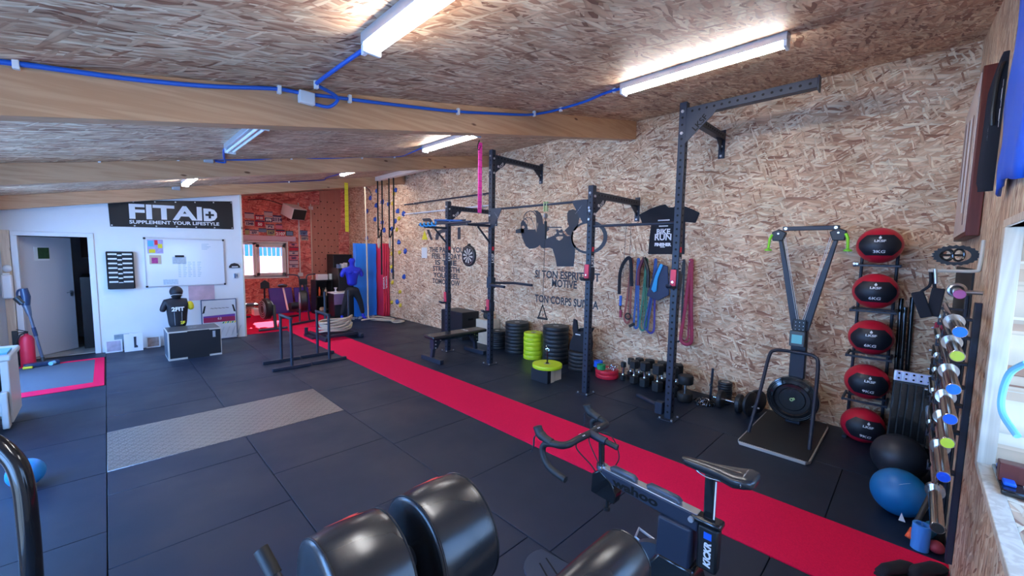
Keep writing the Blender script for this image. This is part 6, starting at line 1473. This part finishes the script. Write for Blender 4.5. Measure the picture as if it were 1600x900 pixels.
for k in range(5): MB().prism([(-.12+.10*k, -.36), (-.10+.10*k, -.36), (-.02+.10*k, -.16), (-.04+.10*k, -.16)], on, .0009).obj('grey_stroke', M['galva'], t, smooth=0)
text('~~~~~', .11, on, 'signature', M['decal'], t, shear=.3); 
bpy.context.view_layer.update()
for ch in t.children:
    if ch.name.startswith('signature'): ch.location.z += .24
text('63', .07, lambda a, b, d=0: on(a, b+.02, .0015), 'number', M['white'], t)
paper('poster_sheet', 1.33, .99, .42, .30, pmat('pale_pink_poster', (.60, .42, .50), .6, var=.35, vscale=6), 'pale pink landscape poster half hidden behind the dressed torso', YW-.004)
for (x, z, w, h, y, m, lab) in ((.02, .12, .22, .22, 10.02, pmat('print_a', (.45, .40, .48), .6, var=.5, vscale=12), 'leftmost small picture card leaning at the wall near the door'), (.13, .17, .24, .32, 10.10, pmat('print_b', (.25, .33, .38), .6, var=.8, vscale=10), 'dark picture card behind the white card with a figure'), (.55, .12, .20, .20, 10.06, pmat('print_c', (.35, .25, .22), .6, var=.9, vscale=14), 'small framed photo standing right of the picture cards')):
    t = thing('picture_card', lab, 'picture', (x, y, 0))
    MB().box(x-w/2, y, .006, x+w/2, y+.015, z+h/2).obj('card', M['whitegloss'], t, bevel=.002)
    MB().box(x-w/2+.02, y-.003, .03, x+w/2-.02, y, z+h/2-.02).obj('picture', m, t)
t = thing('picture_card', 'white card with a dark boot figure, nearest of the leaning cards', 'picture', (.27, 9.92, 0))
MB().box(.15, 9.92, .006, .40, 9.935, .33).obj('card', M['whitegloss'], t, bevel=.002)
MB().prism([(.28, .07), (.33, .07), (.33, .10), (.31, .12), (.315, .27), (.28, .27)], lambda a, b, d: (a, 9.917+d, b), .002).obj('figure', M['decal'], t, smooth=0)
# black box with pale edges
t = thing('plyo_box', 'low black jump box with pale plywood edges in front of the dressed torso', 'box', (1.02, 8.97, 0))
X0, X1, Y0, Y1, Z1 = .652, 1.385, 8.69, 9.26, .485
M['paleedge'] = pmat('pale_plywood_edge', (.66, .62, .56), .5)
MB().box(X0, Y0, .001, X1, Y1, Z1).obj('body', M['paleedge'], t, bevel=.002)
MB().box(X0+.02, Y0-.003, .035, X1-.012, Y0, Z1-.02).box(X0+.25, Y0-.0032, .002, X1-.18, Y0, .035).box(X0+.26, Y0-.0032, Z1-.02, X1-.17, Y0, Z1-.008).each('front_panel', M['boxblack'], t)
MB().box(X0-.003, Y0+.02, .03, X0, Y1-.01, Z1-.015).obj('side_panel', pmat('box_side_grey', (.06, .075, .10), .4), t)
MB().box(X0+.012, Y0+.015, Z1, X1-.012, Y1-.01, Z1+.003).obj('top_panel', pmat('box_top_grey', (.055, .06, .07), .3), t)
MB().box(1.26, Y0-.005, .33, 1.30, Y0-.003, .44).obj('sticker', M['galva'], t)
text('LKSF', .06, lambda a, b, d=0: (1.02+a, 8.98+b, Z1+.004), 'lettering', M['white'], t)
# dressed torso with cap
t = thing('dressed_torso', 'torso stand in a black cycling jersey with a yellow sleeve and black cap', 'mannequin', (.89, 9.72, 0))
X_, Y_ = .89, 9.72
MB().cyl((X_, Y_, .02), (X_, Y_, .42), .02, n=10).lathe([(0, .001), (.16, .001), (.16, .02), (0, .03)], (X_, Y_, 0), n=24).obj('stand', M['black'], t)
jm = pmat('jersey_black', (.012, .013, .02), .6, bump=.4, bscale=14)
skin('torso', [((X_, Y_, .36), (.145, .10)), ((X_, Y_, .55), (.15, .10)), ((X_, Y_, .74), (.175, .11)), ((X_, Y_, .88), (.16, .10)), ((X_, Y_, .955), (.07, .07)), ((X_-.15, Y_, .88), (.075, .07)), ((X_-.20, Y_-.01, .78), (.06, .055)), ((X_-.212, Y_-.01, .70), (.052, .05)), ((X_+.15, Y_, .88), (.07, .065))],
     [(0, 1), (1, 2), (2, 3), (3, 4), (3, 5), (5, 6), (6, 7), (3, 8)], jm, t)
skin('yellow_sleeve', [((X_+.16, Y_-.005, .88), (.072, .068)), ((X_+.20, Y_-.01, .80), (.064, .06)), ((X_+.212, Y_-.015, .71), (.053, .05))], [(0, 1), (1, 2)], M['yellow'], t)
mb = MB().ell((X_, Y_, 1.03), (.085, .10, .115), 20, 12); mb.obj('head_form', M['black'], t)
cp = MB().ell((X_, Y_-.005, 1.07), (.10, .115, .105), 24, 12).obj('cap', jm, t)
MB().ell((X_, Y_-.12, 1.015), (.075, .06, .012), 18, 6).obj('peak', M['cloth'], cp)
MB().torus((X_, Y_-.035, 1.0), (0, .3, 1), .092, .006, n=26, m=6).obj('white_edge', M['white'], cp)
for k in (-1, 1): MB().tube([(X_+k*.05, Y_-.125, .46), (X_+k*.055, Y_-.13, .70)], .006, 5, flat=.5).obj('side_stripe', M['galva'], t)
text('2FIT', .10, lambda a, b, d=0: (X_+a, Y_-.145+.25*a*a*4, .755+b), 'lettering', M['white'], t, bold=.004)
text('2F', .07, lambda a, b, d=0: (X_+.06+a, Y_-.135, .50+b), 'lettering', M['yellow'], t, bold=.003)
# ---------------------------------------------------------------- things by the door
t = thing('fire_extinguisher', 'red fire extinguisher standing by the door frame', 'fire extinguisher', (-.94, 9.72, 0))
MB().lathe([(0, .001), (.078, .001), (.08, .02), (.08, .42), (.06, .475), (.025, .50), (.025, .52), (0, .52)], (-.94, 9.72, 0), n=28).obj('cylinder', M['redrub'], t)
MB().lathe([(.02, .52), (.026, .55), (0, .56)], (-.94, 9.72, 0)).bar((-.94, 9.72, .555), (-1.03, 9.68, .60), .02, .012).bar((-.94, 9.72, .54), (-1.02, 9.69, .545), .02, .012).each('valve', M['black'], t)
MB().tube(sag([(-.95, 9.70, .53), (-1.0, 9.64, .50), (-1.04, 9.65, .35), (-1.04, 9.68, .15)]), .011, 8).obj('hose', M['black'], t)
t = thing('stick_vacuum', 'cordless stick vacuum cleaner leaning by the door frame', 'vacuum cleaner', (-.83, 9.7, 0))
vb = pmat('vacuum_navy', (.02, .04, .09), .3); vg = pmat('vacuum_silver', (.16, .20, .28), .3, .6)
MB().tube([(-.915, 9.62, 1.23), (-.90, 9.62, 1.10), (-.905, 9.62, .97)], [.042, .052, .045], 16).obj('motor_body', vb, t)
MB().tube([(-.905, 9.62, .98), (-.885, 9.62, .86), (-.875, 9.62, .80)], [.045, .032, .022], 14).obj('dust_bin', vg, t)
MB().cyl((-.93, 9.60, 1.00), (-.995, 9.62, 1.10), .045, n=14).obj('cyclone', M['black'], t)
MB().tube(sag([(-.92, 9.62, 1.22), (-.97, 9.63, 1.20), (-.985, 9.64, 1.12), (-.95, 9.63, 1.02)]), .014, 8).obj('handle', vb, t)
MB().cyl((-.875, 9.62, .80), (-.79, 9.66, .12), .019, n=12).obj('wand', vg, t)
MB().cyl((-.853, 9.63, .62), (-.835, 9.64, .48), .024, n=12).obj('blue_section', vb, t)
MB().tube([(-.79, 9.66, .13), (-.78, 9.64, .05)], .024, 10).obj('joint', M['black'], t)
MB().prism([(-.96, 9.50), (-.60, 9.58), (-.63, 9.70), (-.99, 9.62)], lambda a, b, d: (a, b, .008+d), .06).obj('floor_head', vb, t, bevel=.015)
MB().box(-.98, 9.46, .01, -.88, 9.52, .04).obj('yellow_brush', M['yellow'], t, bevel=.008)
MB().cyl((-.70, 9.52, .04), (-.66, 9.60, .04), .03, n=14).obj('blue_wheel', cm('pale_blue_wheel', (.25, .55, .75)), t)
t = thing('soap_dispenser', 'white soap dispenser on the pine post beside the door', 'dispenser', (-1.10, 10.05, 1.2))
MB().box(-1.17, 9.98, 1.05, -1.06, YW-.06, 1.42).obj('housing', M['whitegloss'], t, bevel=.02, seg=3)
MB().box(-1.15, 9.975, 1.42, -1.08, 10.07, 1.45).obj('cap', M['whitegloss'], t, bevel=.005)
t = thing('door_strip', 'tall slim dark strip standing on the floor by the pine post', 'strip', (-1.08, 9.9, 0))
MB().box(-1.10, 9.88, .006, -1.04, 9.92, .55).obj('strip', M['black'], t, bevel=.004)
o = MB().ell((-1.10, 10.04, 1.52), (.05, .04, .06), 14, 10).obj('bottle', M['whitegloss']); tagp(o, 'small white bottle with a dark cap above the soap dispenser', 'bottle')
# white shelf tub unit at the left edge
t = thing('shoe_shelf', 'white plastic two tier shelf unit with black gear at the left edge', 'shelf', (-.9, 6.8, 0))
wp = pmat('milky_plastic', (.62, .62, .60), .35)
MB().box(-.82, 6.50, .06, -.76, 7.10, .74).box(-1.20, 6.50, .06, -1.14, 7.10, .74).each('side', wp, t, bevel=.012)
MB().box(-1.22, 6.48, .71, -.74, 7.12, .77).obj('top', wp, t, bevel=.015)
MB().prism([(6.46, .16), (6.46, .34), (6.52, .36), (7.10, .30), (7.10, .10), (6.6, .08)], lambda a, b, d: (-1.18+d, a, b), .40).obj('lower_bin', wp, t, bevel=.01)
MB().box(-.83, 6.44, .02, -.78, 6.56, .4).obj('front_leg', wp, t, bevel=.01)
o = MB().box(-1.12, 6.55, .38, -.83, 7.0, .70).obj('gear_box', M['black'], bevel=.02); tagp(o, 'black box of gear on the white shelf unit', 'box')
text('STYLE', .07, lambda a, b, d=0: (-.96+a, 6.545, .62+b), 'lettering', M['white'], o)
o = MB().bar((-1.08, 6.48, .42), (-.88, 6.48, .52), .06, .12).obj('grey_pouch', M['galva'], bevel=.015); tagp(o, 'grey strapped pouch in front of the black gear box', 'pouch')
for i, (x, c, lab) in enumerate(((-.86, cm('pale_blue_paper', (.15, .5, .85)), 'pale blue magazine on top of the white shelf unit'), (-1.08, M['whitepaper'], 'white papers on top of the white shelf unit'))):
    o = MB().box(x-.10, 6.55, .771, x+.09, 6.85, .790).obj('magazine', c, bevel=.002); tagp(o, lab, 'magazine')
t = thing('sneaker', 'black sneaker with a white sole under the white shelf unit', 'shoe', (-.85, 6.45, 0))
MB().tube([(-.95, 6.42, .07), (-.92, 6.32, .07), (-.87, 6.20, .055), (-.83, 6.11, .04)], [.045, .055, .048, .035], 12).obj('upper', M['cloth'], t)
MB().prism([(-.99, 6.46), (-.90, 6.46), (-.85, 6.32), (-.79, 6.16), (-.80, 6.07), (-.86, 6.07), (-.93, 6.20), (-.98, 6.34)], lambda a, b, d: (a, b, .003+d), .03).obj('sole', M['white'], t, bevel=.008)
o = MB().ell((-.53, 4.83, .112), .108, 28, 18).obj('small_ball', pmat('sky_ball', (.02, .28, .70), .35)); tagp(o, 'small blue exercise ball on the floor at the left edge', 'ball')
# big dark hoop at the left edge
t = thing('treadmill_handle', 'thick glossy black curved handle rising at the lower left corner', 'handle', (-.5, 2.6, 0))
MB().tube(sag([(-.75, 2.9, 1.08), (-.54, 2.78, 1.12), (-.40, 2.70, 1.09), (-.325, 2.65, 1.0), (-.298, 2.62, .89), (-.292, 2.60, .73), (-.292, 2.59, .52), (-.30, 2.58, .04)], 8), .034, 16).obj('rail', M['blackgloss'], t)
MB().box(-.40, 2.45, .003, -.21, 2.72, .04).obj('foot', M['black'], t, bevel=.008)
# ---------------------------------------------------------------- foreground: thigh pad bench with rollers
t = thing('ghd_bench', 'padded back extension bench with two big black thigh rollers, nearest the camera', 'bench', (.6, 1.0, 0))
def barrel(x0, x1, y, z, r):
    w_ = x1-x0; pr_ = [(0, 0), (r*.60, 0), (r*.90, .003), (r*.955, .008), (r*.965, .012), (r*.975, .017)]
    n = 10
    for i in range(1, n): u = i/n; pr_.append((r*(.975+.04*math.sin(PI*u)), .017+(w_-.034)*u))
    pr_ += [(r*.975, w_-.017), (r*.965, w_-.012), (r*.955, w_-.008), (r*.90, w_-.003), (r*.60, w_), (0, w_)]
    return MB().lathe(pr_, (x0, y, z), (1, 0, 0), 56)
GY, GZ, GR = 1.025, .975, .176
for k, (a, b) in enumerate(((.335, .548), (.612, .828))):
    p = barrel(a, b, GY, GZ, GR).obj('thigh_pad', M['leather'], t)
    for x in (a+.012, b-.012): MB().torus((x, GY, GZ), (1, 0, 0), GR*.968, .0032, n=64, m=6).obj('piping', M['leather'], p)
    # red winged mark on the far top side
    th0 = math.radians(66)
    def wrap(u, v, d=0, a=a, b=b): 
        th = th0 + v/GR
        return ((a+b)/2+u, GY+math.cos(th)*(GR*1.0165), GZ+math.sin(th)*(GR*1.0165))
    mb = MB()
    for q_ in ([(-.055, -.015), (-.01, .0), (.02, .012), (.05, .018), (.03, .004), (.045, -.008), (.0, -.012)], [(.0, -.02), (.03, -.03), (.045, -.018), (.02, -.012)]):
        flat(mb, [wrap(u, v) for u, v in q_])
    mb.obj('red_mark', pmat('red_print', (.75, .05, .04), .5) if k == 0 else bpy.data.materials['red_print'], p, smooth=0)
MB().cyl((.30, GY, GZ), (.86, GY, GZ), .03, n=16).obj('axle', M['powder'], t)
MB().bar((.58, GY, GZ), (.58, GY-.15, .10), .06, .06, (1, 0, 0)).obj('pad_post', M['powder'], t, bevel=.005)
MB().box(.54, -.05, .002, .62, 1.75, .08).obj('base_rail', M['powder'], t, bevel=.006)
MB().box(.25, 1.68, .002, .95, 1.76, .07).obj('front_foot', M['powder'], t, bevel=.006)
MB().tube(sag([(.300, 1.37, .955), (.318, 1.31, .90), (.36, 1.2, .80), (.42, 1.1, .70), (.56, .98, .62)]), .017, 14).obj('handle_tube', M['powder'], t)
MB().cyl((.296, 1.383, .966), (.316, 1.318, .907), .021, n=16).obj('handle_grip', M['rubber'], t)
# ankle roller nearer the bike
t = thing('roller_stand', 'single glossy black roller pad in front of the stationary bike', 'roller', (1.0, .58, 0))
p = MB().lathe([(0, 0), (.055, 0), (.080, .006), (.085, .02), (.087, .15), (.085, .28), (.080, .294), (.055, .30), (0, .30)], (.80, .575, .965), (1, 0, 0), 40).obj('roller_pad', M['leather'], t)
MB().torus((1.093, .575, .965), (1, 0, 0), .081, .0028, n=40, m=6).obj('piping', M['leather'], p)
MB().cyl((.72, .575, .965), (1.14, .575, .965), .018, n=12).obj('axle', M['powder'], t)
MB().bar((.76, .575, .965), (.76, .45, .05), .05, .05, (1, 0, 0)).obj('upright', M['powder'], t, bevel=.004)
MB().box(.70, .18, .002, .82, .72, .05).obj('foot', M['powder'], t, bevel=.006)
# round foot plate on the floor
t = thing('foot_plate', 'flat dark round ended base plate on the floor behind the roller', 'plate', (1.85, 1.42, 0))
o = MB().prism([(1.80+.155*math.cos(a*PI/12+PI/2-.55), 1.44+.155*math.sin(a*PI/12+PI/2-.55)) for a in range(13)]+[(1.86, 1.20), (2.14, 1.24)][:0]+[(1.70, 1.12), (1.95, 1.02)], lambda a, b, d: (a, b, .001+d), .012)
o.obj('plate', pmat('plate_slate', (.028, .04, .066), .5), t, bevel=.003)
MB().bar((1.78, 1.50, .014), (1.70, 1.33, .014), .008, .004).bar((1.84, 1.50, .014), (1.76, 1.30, .014), .008, .004).each('groove', M['hole'], t)
# ---------------------------------------------------------------- stationary bike
BX = 1.80
t = thing('stationary_bike', 'black and silver stationary road bike with drop handlebars', 'exercise bike', (BX, .75, 0))
bf = pmat('bike_frame_grey', (.075, .09, .12), .35, .5); bn_ = pmat('bike_navy_panel', (.018, .028, .055), .45)
tt = MB()
def pz(pts, x0, x1): return MB().prism(pts, lambda a, b, d: (x0+d, a, b), x1-x0)
tube_ = pz([(1.09, .785), (.60, .765), (.60, .69), (.78, .70), (1.09, .73)], BX-.028, BX+.028).obj('top_tube', bn_, t, bevel=.006)
MB().prism([(BX-.024, 1.085), (BX+.024, 1.085), (BX+.024, .605), (BX-.024, .605)], lambda a, b, d: (a, b, .7655+(b-.6)*.041+d), .004).obj('silver_top', M['alu'], tube_, bevel=.002)
for y0, y1, nm in ((1.04, .91, 'front'), (.84, .69, 'rear')):
    pd = MB().tube([(BX, y0, .772+(y0-.6)*.041), (BX, y0-.01, .782+(y0-.6)*.041), (BX, y1+.01, .782+(y1-.6)*.041), (BX, y1, .772+(y1-.6)*.041)], .017, 12, flat=1).obj('cover_pad', bf, tube_)
text('wahoo', .075, lambda a, b, d=0: (BX-.0295, .90-a, .742+b*.75+(-a)*.03), 'lettering', M['hole'], tube_, bold=.003, sx_=1.15)
# rear body
pz([(.62, .70), (.77, .70), (.775, .50), (.74, .49), (.62, .50)], BX-.05, BX+.05).obj('body_panel', bn_, t, bevel=.01)
pz([(.60, .52), (.76, .52), (.86, .36), (.86, .06), (.52, .06), (.56, .40)], BX-.055, BX+.055).obj('lower_body', M['blackgloss'], t, bevel=.012)
pz([(.545, .47), (.60, .50), (.62, .40), (.60, .12), (.55, .12)], BX-.062, BX-.055).obj('silver_trim', bf, t, bevel=.003)
MB().cyl((BX+.06, .80, .30), (BX+.10, .80, .30), .17, n=36).obj('flywheel', bf, t)
MB().box(BX-.28, .28, .002, BX+.28, .34, .06).box(BX-.22, .92, .002, BX+.22, .98, .05).each('stabiliser', M['powder'], t, bevel=.008)
MB().box(BX-.035, .34, .02, BX+.035, .92, .06).obj('base_rail', M['powder'], t, bevel=.006)
# seat mast
MB().box(BX-.028, .515, .535, BX+.028, .60, .735).obj('seat_mast', M['black'], t, bevel=.010)
kb = [o_ for o_ in t.children if o_.name.startswith('seat_mast')][0]
text('KICKR', .038, lambda a, b, d=0: (BX-.0295, .552+b, .612+a), 'lettering', M['white'], kb, bold=.002, shear=.2)
MB().box(BX-.0295, .54, .682, BX-.028, .572, .712).obj('blue_mark', M['blue'], kb)
MB().box(BX-.034, .505, .735, BX+.034, .635, .765).obj('mast_clamp', M['blackgloss'], t, bevel=.012, seg=3)
MB().cyl((BX-.045, .625, .745), (BX+.02, .625, .745), .012, n=14).obj('clamp_bolt', M['zinc'], t)
sp_ = MB().bar((BX, .562, .76), (BX, .565, .965), .030, .046, (0, 1, 0)).obj('seat_post', M['blackgloss'], t, bevel=.008)
MB().box(BX-.0165, .536, .775, BX-.0155, .542, .945).obj('scale_strip', M['white'], sp_)
# saddle
vs = []; fs = []; sec = [(.685, .010, .012), (.665, .022, .018), (.62, .026, .022), (.57, .034, .026), (.52, .048, .030), (.47, .068, .034), (.43, .074, .032), (.405, .066, .024), (.395, .045, .016)]
nn = 14
for (y, w_, h_) in sec:
    for k in range(nn):
        a = 2*PI*k/nn; c, s_ = math.cos(a), math.sin(a)
        vs.append((BX-.012+(.685-y)*.10+w_*c, y, .995+(h_*.45*s_ if s_ > 0 else h_*1.25*s_)-(.012*abs(c) if s_ <= 0 else 0)+(.008 if y < .45 else 0)))
for i in range(len(sec)-1):
    for k in range(nn): fs.append((i*nn+k, i*nn+(k+1) % nn, (i+1)*nn+(k+1) % nn, (i+1)*nn+k))
fs += [tuple(range(nn)), tuple(range((len(sec)-1)*nn, len(sec)*nn))]
sd = MB().add(vs, fs).obj('saddle', M['leather'], t, smooth=70)
MB().tube([(BX, .62, 1.004), (BX+.01, .44, 1.010)], .010, 8, flat=.4).obj('relief_channel', M['blackgloss'], sd)
MB().torus((BX+.014, .437, .990), (0, 1, 0), .071, .003, n=24, m=5, ry=.026).obj('silver_band', M['chrome'], sd)
MB().tube(sag([(BX-.012, .64, .975), (BX-.018, .60, .955), (BX-.020, .54, .955), (BX-.028, .45, .972)]), .0032, 6).tube(sag([(BX+.018, .64, .975), (BX+.022, .60, .955), (BX+.024, .54, .955), (BX+.03, .45, .972)]), .0032, 6).each('saddle_rail', M['chrome'], sd)
# head and bars
pz([(1.10, .775), (1.145, .74), (1.15, .635), (1.01, .625), (1.0, .68), (1.03, .735)], BX-.030, BX+.030).obj('head_box', M['blackgloss'], t, bevel=.006)
MB().cyl((BX, 1.065, .64), (BX, 1.065, .575), .010, n=10).lathe([(0, -.01), (.018, -.01), (.018, .006), (0, .006)], (BX, 1.065, .57), (0, 0, 1), 12).obj('adjust_knob', M['black'], t)
MB().cyl((BX, 1.105, .765), (BX, 1.112, .92), .016, n=16).obj('steerer', M['blackgloss'], t)
MB().lathe([(.018, -.012), (.027, -.012), (.027, .012), (.018, .012)], (BX, 1.106, .782), (0, 0, 1), 18).obj('clamp_collar', M['chrome'], t)
MB().cyl((BX-.035, 1.09, .785), (BX+.03, 1.09, .785), .006, n=8).obj('clamp_lever', M['chrome'], t)
MB().tube([(BX, 1.085, .925), (BX, 1.12, .928), (BX, 1.185, .935)], [.02, .021, .019], 14).obj('stem', M['powder'], t)
MB().cyl((BX, 1.085, .924), (BX+.005, 1.02, .912), .014, n=12).obj('stem_extension', M['rubber'], t)
HW_ = .225
for s_ in (-1, 1):
    x = lambda u: BX-.01+s_*u
    MB().tube(sag([(x(0), 1.187, .935), (x(.10), 1.187, .937), (x(.17), 1.190, .933), (x(.205), 1.215, .930), (x(HW_-.002), 1.262, .930), (x(HW_), 1.30, .915)], 6), .0180, 12).obj('handlebar', M['rubber'], t)
    MB().tube(sag([(x(HW_), 1.285, .925), (x(HW_+.002), 1.315, .893), (x(HW_+.006), 1.305, .845), (x(HW_+.010), 1.262, .808), (x(HW_+.016), 1.20, .796), (x(HW_+.018), 1.150, .790)], 6), .0170, 12).obj('drop', M['rubber'], t)
    hd = MB().tube(sag([(x(HW_-.004), 1.262, .932), (x(HW_), 1.30, .942), (x(HW_), 1.335, .955), (x(HW_), 1.352, .978), (x(HW_), 1.358, .992)], 4), [.021]*6+[.025]*5+[.024]*5+[.016], 12).obj('hood', M['rubber'], t)
    MB().tube(sag([(x(HW_), 1.352, .955), (x(HW_+.006), 1.372, .925), (x(HW_+.010), 1.372, .88), (x(HW_+.012), 1.382, .845)]), [.006]*6+[.008]*8+[.006]*5, 8, flat=.5).obj('brake_lever', bf, hd)
for s_ in (-1, 1):
    MB().tube(sag([(BX+s_*.05, 1.20, .93), (BX+s_*.06, 1.23, .86), (BX+s_*.03, 1.15, .78), (BX+s_*.02, 1.10, .72)]), .0035, 6).obj('brake_cable', M['black'], t)
MB().tube(sag([(BX+.04, 1.18, .935), (BX+.07, 1.10, .93), (BX+.06, 1.04, .84), (BX+.03, 1.06, .77)]), .003, 6).obj('brake_cable', M['black'], t)
mb = MB()
for k in range(4): mb.box(BX+(-.085 if k < 2 else .055)+.012*(k % 2), 1.17, .9505, BX+(-.078 if k < 2 else .062)+.012*(k % 2), 1.20, .9515)
mb.each('grip_mark', M['white'], t)
# right crank and pedal
MB().bar((BX+.07, .80, .30), (BX+.11, .90, .36), .012, .03).obj('crank', bf, t, bevel=.004)
MB().tube([(BX+.12, .96, .40), (BX+.20, .98, .40), (BX+.21, .90, .375), (BX+.13, .88, .372)], .008, 8, closed=True).obj('pedal', M['galva'], t)
MB().bar((BX-.06, .80, .30), (BX-.10, .70, .22), .012, .03).obj('crank', bf, t, bevel=.004)
